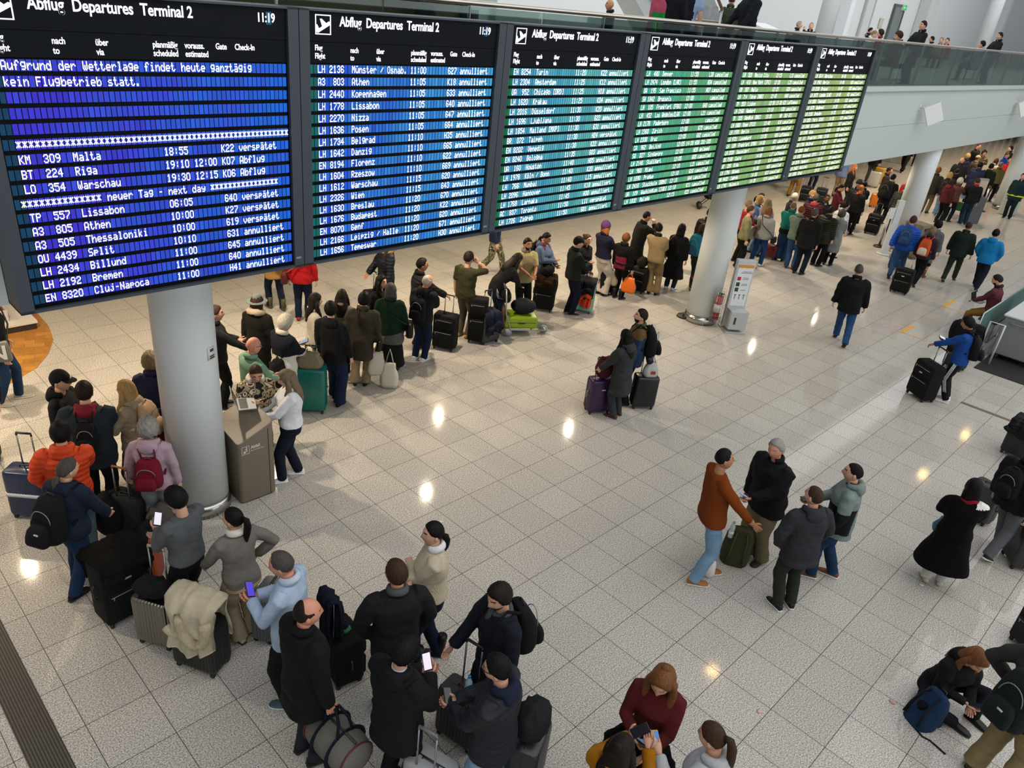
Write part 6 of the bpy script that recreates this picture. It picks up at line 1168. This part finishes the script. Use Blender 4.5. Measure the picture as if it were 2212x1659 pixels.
# laptop on the bin
# ------------------------------------------------------------------ fixtures on the floor
brown = mat('74695a', 'plain', .55, 0, .03)
def bin_(label, px0, px1, wtop=1.0):
    a, b = gnd(*px0)[:2], gnd(*px1)[:2]; return a, b
# brown waste bin beside the nearest column: front corner, width along X, depth along Y
bx0, by0 = 3.60, 7.66; bw, bd, bh0, bh1 = .50, .62, .98, 1.12
t = thing('waste_bin', 'tall brown waste bin with slanted top beside the nearest column', 'bin', (bx0 + bw / 2, by0 + bd / 2, 0))
g = MB(); R_ = []
for z, f in ((.02, 0), (.98, 0), (1.0, 0)):
    q = rr(bw, bd, .05, z, 5)
    if z > .5: q[:, 2] = np.where(z > .99, 1.0, .97) + (q[:, 0] + bw / 2) / bw * .20 - (.5 - q[:, 1] / bd) * .10
    R_.append(q)
R_.append(R_[-1] * [.96, .96, 1]); g.loft(R_); o = g.build('housing', brown, t); bevel(o, .006)
g = MB(); g.box((.165, -bd / 2 - .002, .52), (.006, .004, 1.0)); sharp(g.build('door_gap', mat('1e1a15', 'plain', .6), t))
g = MB(); g.loft([rr(bw * .94, bd * .94, .05, z) for z in (0, .03)]); g.build('plinth', mat('1d1b19', 'plain', .6), t)
tm = textmesh('Abfall', .062, .9, .001, bold=.0008); t2 = textmesh('Non recyclable waste', .022, .9, .001)
g = MB(); g.add(tm.verts() + [-.08, -bd / 2 - .001, .80], tm.f); g.add(t2.verts() + [-.08, -bd / 2 - .001, .765], t2.f); g.build('lettering', mat('d8d6d0', 'plain', .5), t, False)
g = MB()
for cx, cz, w, h in ((-.15, .855, .10, .004), (-.15, .745, .10, .004), (-.20, .80, .004, .11), (-.10, .80, .004, .11)): g.box((cx, -bd / 2 - .001, cz), (w, .003, h))
g.box((-.135, -bd / 2 - .001, .80), (.012, .003, .05)); g.box((-.135, -bd / 2 - .001, .838), (.014, .003, .014)); g.box((-.165, -bd / 2 - .001, .775), (.025, .003, .03)); g.box((-.148, -bd / 2 - .001, .81), (.024, .003, .007)); sharp(g.build('pictogram', mat('d8d6d0', 'plain', .5), t))
lt = thing('laptop', 'open silver laptop on top of the brown waste bin', 'laptop', (bx0 + bw - .14, by0 + bd - .20, 1.20), PEOPLE['whiteshirt']['rot'] + .1); laptop_parts(lt)
# second brown bin with queue posts at the third column
t = thing('waste_bin', 'brown waste bin with black slot beside the third column', 'bin', (26.2, 7.35, 0), -.25)
g = MB(); g.loft([rr(.52, .62, .04, z) for z in (.02, 1.06)] + [rr(.50, .60, .04, 1.08)]); bevel(g.build('housing', brown, t), .005)
g = MB(); g.box((.0, -.315, .93), (.30, .01, .10)); sharp(g.build('slot', mat('0c0d10', 'plain', .3), t)); g = MB(); g.box((-.15, -.313, .74), (.07, .004, .07)); g.box((.03, -.313, .75), (.14, .004, .02)); g.box((.0, -.313, .71), (.10, .004, .01)); sharp(g.build('lettering', mat('b8b4aa', 'plain', .5), t))
t = thing('waste_bin', 'white waste bin with dark slot at the farthest column', 'bin', (37.75, 7.5, 0), -.2)
g = MB(); g.loft([rr(.56, .5, .04, z) for z in (.02, 1.16)] + [rr(.54, .48, .04, 1.18)]); bevel(g.build('housing', mat('aab3b0', 'plain', .35), t), .005); g = MB(); g.box((0, -.255, 1.03), (.32, .01, .09)); sharp(g.build('slot', mat('15171a', 'plain', .3), t))
def post(label, px, h=1.0):
    p = gnd(*px); t = thing('queue_post', label, 'post', (p[0], p[1], 0)); g = MB(); g.cyl((0, 0, h / 2), .035, h, 16); g.build('tube', metal('a8abad', .3), t); g = MB(); g.cyl((0, 0, .02), .18, .04, 28, r2=.16); g.build('base_plate', mat('1c1d1f', 'plain', .5), t); g = MB(); g.cyl((0, 0, h), .045, .09, 16); g.build('belt_head', mat('2a2c2e', 'plain', .5), t)
post('steel queue post left of the brown bin at the third column', (1898, 533)); post('steel queue post in front of the far kiosk', (2118, 456)); post('steel queue post right of the white far bin', (2186, 447))
t = thing('sign_stand', 'slim white sign stand left of the third column', 'sign', (25.6, 7.9, 0), -.5)
g = MB(); g.box((0, 0, .85), (.24, .10, 1.7)); bevel(sharp(g.build('panel', mat('c4c9c8', 'plain', .4), t)), .01); g = MB(); g.box((-.24, -.02, 1.3), (.2, .05, .34)); bevel(sharp(g.build('side_box', mat('cfd3d2', 'plain', .4), t)), .01); g = MB(); g.cyl((0, 0, .015), .25, .03, 24); g.build('base_plate', mat('b9bdbc', 'plain', .4), t)
p = gnd(2092, 480); t = thing('check_in_kiosk', 'grey self check in kiosk among the far queue', 'kiosk', (p[0], p[1], 0), -.6)
g = MB(); g.box((0, 0, .5), (.5, .42, 1.0)); bevel(sharp(g.build('cabinet', mat('484b4d', 'plain', .4), t)), .02); g = MB(); g.box((0, .05, 1.3), (.42, .12, .75)); bevel(sharp(g.build('screen_housing', mat('8d8a86', 'plain', .4), t)), .03); g = MB(); g.box((0, -.02, 1.35), (.34, .02, .5)); sharp(g.build('screen', mat('b9a890', 'plain', .3), t))
# fire extinguisher cage on the second column
ex = thing('fire_extinguisher', 'red fire extinguisher in a wire cage on the second column', 'fire extinguisher', (14.80, 7.53, .18))
g = MB(); g.cyl((0, 0, .30), .075, .50, 18); g.ell((0, 0, .55), (.075, .075, .05), 16, 6); g.build('cylinder', mat('8f1a1c', 'plain', .35), ex)
g = MB(); g.cyl((0, 0, .62), .025, .08, 10); g.box((0, -.03, .66), (.03, .12, .02)); g.tube([(.03, 0, .64), (.11, -.02, .56), (.1, -.02, .3)], .012, 6); g.build('valve', mat('161718', 'plain', .5), ex); g = MB(); g.cyl((0, 0, .32), .0765, .18, 18); g.build('paper_label', mat('c9c4bc', 'plain', .6), ex)
g = MB()
for z in np.linspace(.0, .74, 10): g.tube([(.125 * cos(a), .125 * sin(a), z) for a in np.linspace(0, 2 * pi, 19)], .0035, 4)
for a in np.linspace(0, 2 * pi, 14, False): g.tube([(.125 * cos(a), .125 * sin(a), 0), (.125 * cos(a), .125 * sin(a), .74)], .0035, 4)
g.build('cage', metal('9a9c9e', .4), ex)
# information stand with leaflet box beside the second column
t = thing('information_stand', 'tall white information stand with notice and leaflet box', 'stand', (15.22, 7.34, 0), radians(-38))
g = MB(); g.box((0, 0, .82), (.42, .12, 1.55)); bevel(sharp(g.build('panel', mat('b9bebd', 'plain', .4), t)), .012)
g = MB(); g.box((0, -.065, 1.03), (.34, .006, .95)); n_ = sharp(g.build('notice', mat('d5dadb', 'plain', .5), t))
g = MB(); g.box((0, -.07, 1.46), (.34, .004, .07)); sharp(g.build('orange_header', mat('c98a3c', 'plain', .5), n_))
g = MB()
for z, w_ in ((1.34, .2), (1.31, .26), (1.2, .12), (1.17, .14), (1.06, .12), (1.03, .14), (.92, .12)): g.box((.05, -.07, z), (w_, .003, .010))
sharp(g.build('lines', mat('6d7072', 'plain', .5), n_)); g = MB(); g.box((-.10, -.07, 1.18), (.08, .004, .08)); sharp(g.build('red_sign', mat('a81c24', 'plain', .5), n_))
g = MB(); g.box((-.10, -.07, 1.05), (.08, .004, .09)); g.box((-.10, -.07, .93), (.08, .004, .09)); sharp(g.build('green_sign', mat('1c4030', 'plain', .5), n_))
g = MB()
for x in (-.1, 0, .1): g.box((x, -.07, .76), (.012, .004, .1)); g.box((x, -.07, .81), (.05, .004, .012))
sharp(g.build('figures', mat('2a2c2e', 'plain', .5), n_))
g = MB(); g.box((0, -.20, .30), (.40, .30, .42)); bevel(sharp(g.build('leaflet_box', mat('a9aeae', 'plain', .45), t)), .01); g = MB(); g.box((-.09, -.353, .30), (.045, .006, .16)); sharp(g.build('slot', mat('26282a', 'plain', .4), t)); g = MB(); g.box((0, -.1, .015), (.46, .5, .03)); bevel(sharp(g.build('base_plate', mat('a9acac', 'plain', .4), t)), .008)
post('flat round post base behind the second column', (1478, 684), .06)
# check-in counter, glass parapet and tubular barrier at the right
ct = thing('check_in_counter', 'silver grey rolling counter with white top at the right edge', 'counter', (20.1, 2.62, 0))
g = MB(); g.box((0, 0, .56), (2.0, .86, .86)); bevel(sharp(g.build('cabinet', mat('7e8082', 'plain', .35), ct)), .03); g = MB(); g.box((0, 0, 1.01), (2.06, .92, .05)); bevel(sharp(g.build('worktop', mat('c4c6c8', 'plain', .3), ct)), .02)
g = MB(); g.tube([(-1.01, -.30, .88), (-1.05, -.28, .88), (-1.05, .28, .88), (-1.01, .30, .88)], .012, 7); g.build('handle', metal('b4b6b8', .3), ct)
for x in (-.85, .85):
    for y in (-.33, .33): g = MB(); g.cyl((x, y, .06), .05, .04, 14, 0, 0); g.box((x, y, .10), (.06, .05, .06)); g.build('castor', mat('55585a', 'plain', .4), ct)
gp = thing('glass_parapet', 'teal frosted glass panel between counter and seated laptop user', 'glass panel', (19.9, 3.35, 0))
g = MB(); g.loft([[(-1.35, y, .06), (2.6, y, .06), (2.6, y, 1.05), (-1.35, y, 1.05)] for y in (-.012, .012)]); sharp(g.build('glass_pane', mat('5f8580', 'plain', .12), gp)); g = MB(); g.tube([(-1.35, 0, 1.06), (2.6, 0, 1.06)], .016, 8); g.tube([(-1.35, 0, .03), (-1.35, 0, 1.06)], .014, 8); g.build('edge_rail', metal('a4b0ae', .35), gp)
be = thing('bench', 'low bench under the seated laptop user behind the glass panel', 'bench', (PEOPLE['laptopman']['xy'][0], PEOPLE['laptopman']['xy'][1] - .05, 0)); hz_ = .36 * PEOPLE['laptopman']['H'] - .10
g = MB(); g.box((.1, -.03, hz_ - .03), (.9, .4, .06)); bevel(sharp(g.build('seat', mat('3a3c3e', 'plain', .5), be)), .01)
for x in (-.25, .45): g = MB(); g.box((x, -.03, (hz_ - .06) / 2), (.06, .3, hz_ - .06)); sharp(g.build('leg', metal('8d9092', .4), be))
bf = thing('tube_barrier', 'white tubular barrier frame in front of the counter', 'barrier', (18.62, 3.02, 0)); g = MB(); g.tube([(0, .16, .02), (0, .16, .92), (0, -.12, .92), (0, -.12, .02)], .022, 8); g.build('frame', mat('c9cccc', 'plain', .4), bf)
bf = thing('tube_barrier', 'second white tubular barrier frame right of the counter', 'barrier', (19.2, 1.85, 0)); g = MB(); g.tube([(0, .2, .02), (0, .2, .80), (1.2, .2, .80), (1.2, .2, .02)], .022, 8); g.tube([(0, .2, .35), (1.2, .2, .35)], .02, 8); g.build('frame', mat('c9cccc', 'plain', .4), bf)
suitcase('coatcase', 'dark grey suitcase under the black coat left of the blue fleece', (2058, 795), 200, .42, .26, .60, '2c3030', 'soft', .3)
drape('black coat draped over the suitcase behind the blue fleece wearer', None, (*CASES['coatcase']['xy'], .98), CASES['coatcase']['rot'] + .3, .60, .16, .62, .55, '0b0b0d', 'cloth', th=.05, seed=4)
tag(None, None) if 0 else None
# stool/bag trolley under the coat
# stroller under the fourth board
p = gnd(1530, 452); st = thing('stroller', 'black folded stroller behind the second column', 'stroller', (p[0], p[1], 0), .6); g = MB()
for s in (-1, 1): g.tube([(s * .2, -.3, .1), (s * .2, .1, .5), (s * .2, .35, 1.0)], .014, 6); g.tube([(s * .2, .35, .1), (s * .2, 0, .5), (s * .2, -.2, .62)], .014, 6)
g.tube([(-.2, .35, 1.0), (.2, .35, 1.0)], .014, 6); g.build('frame', mat('16171a', 'plain', .4), st); g = MB(); g.ell((0, .05, .55), (.2, .25, .2), 14, 9); g.build('seat', mat('101114', 'weave'), st)
for s in (-1, 1):
    for y in (-.3, .35): g = MB(); g.cyl((s * .2, y, .1), .1, .04, 16, 0, 0); g.build('wheel', mat('1c1d20', 'plain', .5), st)
# shop display at the left
pl = thing('display_platform', 'low white display platform with dark edge on the shop floor', 'platform', (2.05, 15.3, 0)); g = MB(); g.box((-.6, 0, .14), (3.6, 1.5, .04)); g.v = [g.verts()]; sharp(g.build('top', mat('cfc9c2', 'plain', .4), pl)); g = MB(); g.box((-.6, 0, .06), (3.56, 1.46, .12)); sharp(g.build('skirt', mat('2c2420', 'plain', .5), pl))
tr = thing('wire_tray', 'white wire tray of goods on the display platform', 'tray', (1.95, 15.2, .16)); g = MB(); g.box((-.4, -.42, .11), (2.6, .02, .2)); g.box((-.4, .42, .11), (2.6, .02, .2)); g.box((.9, 0, .11), (.02, .84, .2)); g.box((-.4, 0, .01), (2.6, .84, .02)); sharp(g.build('rim', mat('c4b8b4', 'plain', .5), tr))
for k, (c, w_) in enumerate((('8a1420', .18), ('c9b040', .16), ('a01824', .14), ('c4a48a', .16), ('7a1420', .18), ('b0202c', .16), ('d0703c', .2), ('8f1c28', .16), ('a8323a', .14))):
    g = MB(); h_ = .2 + .05 * (k % 3); g.loft([rr(w_, .14, .02, z) for z in (0, h_)]); lb = ['red', 'yellow and red', 'dark red', 'pale pink', 'deep crimson', 'bright red', 'orange', 'wine red', 'rose red'][k]
    tag(g.build('gift_box', mat(c, 'plain', .4), None, False, (2.72 - k * .24, 15.0 + .12 * (k % 3), .185), .2 * (k % 3)), lb + ' gift box in the wire tray of the shop', 'box', 'gift boxes in the shop tray')
st_ = MB(); st_.box((.9, 14.6, 1.63), (.3, .8, 3.24)); o = sharp(st_.build('wall_shop', mat('aeb4b8', 'plain', .5))); struct(o)
o.location = (-.55, -.35, 0)
# litter on the floor
for k, (x, y, c) in enumerate(((1640, 1537, 'd2a09a'), (1927, 1517, 'c99a90'), (1990, 1264, 'c9c6c0'), (952, 1128, 'cfccc6'))):
    g = MB(); g.ell((0, 0, .004), (.035, .022, .008), 9, 4); v = g.verts(); v[:, 2] = np.abs(v[:, 2]); g.v = [v * (1 + .15 * np.sin(v * 90))]; p = gnd(x, y)
    tag(g.build('paper_scrap', mat(c, 'plain', .7), None, True, (p[0], p[1], .001), k), ['pink paper scrap near the maroon sweater group', 'pink paper scrap left of the blue daypack', 'pale paper scrap left of the long black coat', 'pale paper scrap above the cream sweater'][k], 'litter')
# shoulder bag with big letter at the left edge
shoulderbag('grey shoulder bag with large white N at the left edge', 'bagcarrier', 1, '6a6a68', .34, .30, .12, .46, .02, '14161a')
P_ = PEOPLE['bagcarrier']; bag = [o for o in S.objects if o.get('label', '').startswith('grey shoulder bag with large')][0]
tm = textmesh('N', .30, 1.1, .002, bold=.006); v = tm.verts(); v[:, 0] -= v[:, 0].mean(); xs_ = .112 * P_['gx'] * P_['H'] + P_['th'] + .06; xo = xs_ * 1.12 + .066
g = MB(); g.add(P_['D'](np.stack([xo - v[:, 1], v[:, 0] + .02, v[:, 2] + .50 * P_['H'] - .02], 1)), tm.f); g.build('letter', mat('cfd0ce', 'plain', .5), bag, False)
# ------------------------------------------------------------------ upper level: wall details, stairs, furniture
YW = 18.98
def upbox(nm, x0, y0, x1, y1, m, th=.06, Y=YW):
    a, b = aty(x0, y0, Y), aty(x1, y1, Y); g = MB(); g.box(((a[0] + b[0]) / 2, Y - th / 2, (a[2] + b[2]) / 2), (abs(b[0] - a[0]), th, abs(a[2] - b[2]))); return sharp(g.build(nm, m))
def wx(px, py): return aty(px, py, YW)[0]
for n_, (x, w_, h_, lb_m) in enumerate(((wx(1928, 60), 1.25, 7.6, 'grey'), (wx(1868, 45), .95, 7.9, 'white'))):
    d_ = obj('door_%d' % (n_ + 1), None, None, (x, YW, GZ)); d_['kind'] = 'structure'
    g = MB(); g.box((0, -.04, h_ / 2 - GZ / 2 + 0), (w_, .08, h_ - GZ)); sharp(g.build('door_leaf', mat('6f7a78' if lb_m == 'grey' else 'c9cbcb', 'plain', .4), d_))
    g = MB()
    for s in (-1, 1): g.box((s * (w_ / 2 + .06), -.06, (h_ - GZ) / 2), (.10, .12, h_ - GZ))
    g.box((0, -.06, h_ - GZ + .05), (w_ + .22, .12, .10)); sharp(g.build('door_frame', mat('4f5654' if lb_m == 'grey' else 'b3b6b6', 'plain', .4), d_)); g = MB(); g.box((w_ * .4, -.10, 1.05), (.04, .06, .14)); sharp(g.build('door_handle', metal('7d8080', .4), d_))
for n_, (x, w_) in enumerate(((wx(1990, 30), 1.3), (wx(1812, 30), .5), (wx(2158, 30), .5))):
    g = MB(); g.box((x, YW - .3, 9.5), (w_, .6, 9.1)); o = sharp(g.build('wall_pilaster_%d' % (n_ + 1), mat('c4c6c4' if n_ == 0 else 'dde0e2', 'plain', .6, 0, .02))); struct(o)
for n_, (px, py) in enumerate(((1790, 30), (2150, 20))):
    p = aty(px, py, 15.5); t = thing('column', 'white round column high on the gallery %s' % ('above the farthest board' if n_ == 0 else 'near the right edge'), 'column', (p[0], 15.5, GZ)); g = MB(); g.cyl((0, 0, 4.5), .36, 9, 36); o = g.build('shaft', mat('d6dadd', 'plain', .4), t)
p = aty(1950, 12, YW); t = thing('exit_sign', 'small green exit sign above the grey gallery door', 'sign', (p[0], YW - .1, p[2] - .1)); g = MB(); g.box((0, 0, 0), (.62, .12, .3)); bevel(sharp(g.build('housing', mat('c9cccb', 'plain', .4), t)), .01)
g = MB(); g.box((0, -.062, 0), (.56, .006, .25)); sharp(g.build('panel', emis('22b060', .8, 'exit'), t)); g = MB(); g.box((-.12, -.068, -.01), (.05, .004, .1)); g.box((-.12, -.068, .07), (.04, .004, .04)); g.box((.08, -.068, 0), (.14, .004, .03)); g.box((-.16, -.068, -.03), (.07, .004, .02)); sharp(g.build('running_figure', emis('e6f4ea', 1., 'exit'), t))
t = thing('wall_notice', 'small yellowish notice on the gallery wall left of the grey door', 'notice', aty(1903, 50, YW - .02)); g = MB(); g.box((0, 0, 0), (.5, .02, .5)); sharp(g.build('sheet', mat('b9b8a0', 'plain', .6), t))
# stairs with glass side and brown handrail behind the fourth board
t = thing('stair_railing', 'rising stair railing with brown handrail on the gallery', 'railing', (aty(1556, 40, 10.5)[0], 10.5, GZ)); k_ = aty(1556, 20, 10.5)[2] - GZ
g = MB(); g.tube([(0, 0, k_), (-1.0, 0, k_ + .75), (-4.0, 0, k_ + 3.0)], .035, 9); g.build('handrail', mat('7a5c46', 'plain', .45), t); g = MB(); g.tube([(0, 0, 0), (0, 0, k_)], .03, 9); g.build('post', metal('b4b6b6', .35), t)
g = MB(); g.loft([[(-.05, y, k_ - .1), (-4, y, k_ + 2.85), (-4, y, 2.0), (-.05, y, .0)] for y in (-.008, .008)]); sharp(g.build('glass_pane', GL, t))
g = MB(); g.loft([[(-.2, y, .0), (-5, y, 3.6), (-5, y, 2.6), (-1.4, y, 0)] for y in (.06, .6)]); sharp(g.build('stair_flank', mat('d0d3d4', 'plain', .5), t))
p = aty(1672, 62, 9.6); suitcase('galred', 'small red suitcase on the gallery behind the railing', None, 180, .46, .26, .52, '8a1420', 'hard', 0, xy=(p[0], p[1]), z0=GZ)
p = aty(1662, 45, 10.3); t = thing('info_desk', 'white slanted information desk behind the red gallery suitcase', 'desk', (p[0], 10.3, GZ)); g = MB(); g.loft([[(x, -.3, 0), (x, .3, 0), (x, .3, 1.15), (x, -.3, 1.0)] for x in (-.4, .4)]); bevel(sharp(g.build('cabinet', mat('c9cccd', 'plain', .4), t)), .01); g = MB(); g.box((0, -.31, .5), (.6, .02, .6)); sharp(g.build('front_panel', mat('8d9092', 'plain', .4), t))
# benches on the gallery
for px, Y, n_, lb in ((1740, 15.0, 4, 'row of black gallery seats above the fifth board'), (1890, 14.9, 4, 'row of black gallery seats left of the standing guard'), (2035, 14.2, 4, 'row of black gallery seats right of the standing guard'), (1960, 9.3, 2, 'pair of black seats behind the glass beside the phone user'), (2120, 9.6, 2, 'pair of black seats under the reclining person'), (960, 9.6, 3, 'dark seats behind the glass above the second board'), (1525, 11.6, 3, 'dark seats by the gallery stairs')):
    p = aty(px, 90, Y); t = thing('seat_row', lb, 'bench', (p[0], Y, GZ)); bm = mat('1e2022', 'leather')
    for k in range(n_):
        x = (k - (n_ - 1) / 2) * .62; g = MB(); g.loft([rr(.52, .5, .06, z) for z in (.38, .45)]); g.v = [g.verts() + [x, 0, 0]]; g.build('seat', bm, t); g = MB(); g.loft([rr(.52, .06, .02, z) for z in (.50, .92)]); g.v = [g.verts() + [x, .25, 0]]; g.build('backrest', bm, t)
    g = MB(); g.tube([(-n_ * .31, 0, .34), (n_ * .31, 0, .34)], .025, 6)
    for s in (-1, 1): g.tube([(s * n_ * .25, 0, .34), (s * n_ * .25, 0, 0)], .025, 6); g.tube([(s * n_ * .25, -.25, .01), (s * n_ * .25, .25, .01)], .02, 6)
    g.build('frame', metal('8d9092', .4), t)
p = aty(780, 14, 9.2); t = thing('counter', 'long wooden counter behind the glass above the first boards', 'counter', (p[0] - .4, 9.4, GZ)); g = MB(); g.box((0, 0, .5), (4.2, .6, 1.0)); bevel(sharp(g.build('body', mat('5c4a34', 'plain', .5), t)), .01); g = MB(); g.box((0, 0, 1.02), (4.3, .7, .04)); sharp(g.build('worktop', mat('7a6448', 'plain', .4), t))
for k, px in enumerate((690, 1010)): 
    p = aty(px, 10, 12); t = thing('partition', ('dark' if k == 0 else 'pale') + ' tall partition panel far behind the glass above the boards', 'partition', (p[0], 12.5, GZ)); g = MB(); g.box((0, 0, 1.5), (2.4, .12, 3)); sharp(g.build('panel', mat('3c4444' if k == 0 else 'a9b4b0', 'plain', .5), t)); g = MB(); g.box((0, -.08, .05), (2.5, .3, .1)); sharp(g.build('foot', mat('2a2c2c', 'plain', .5), t))
bpy.data.scenes.remove(work)
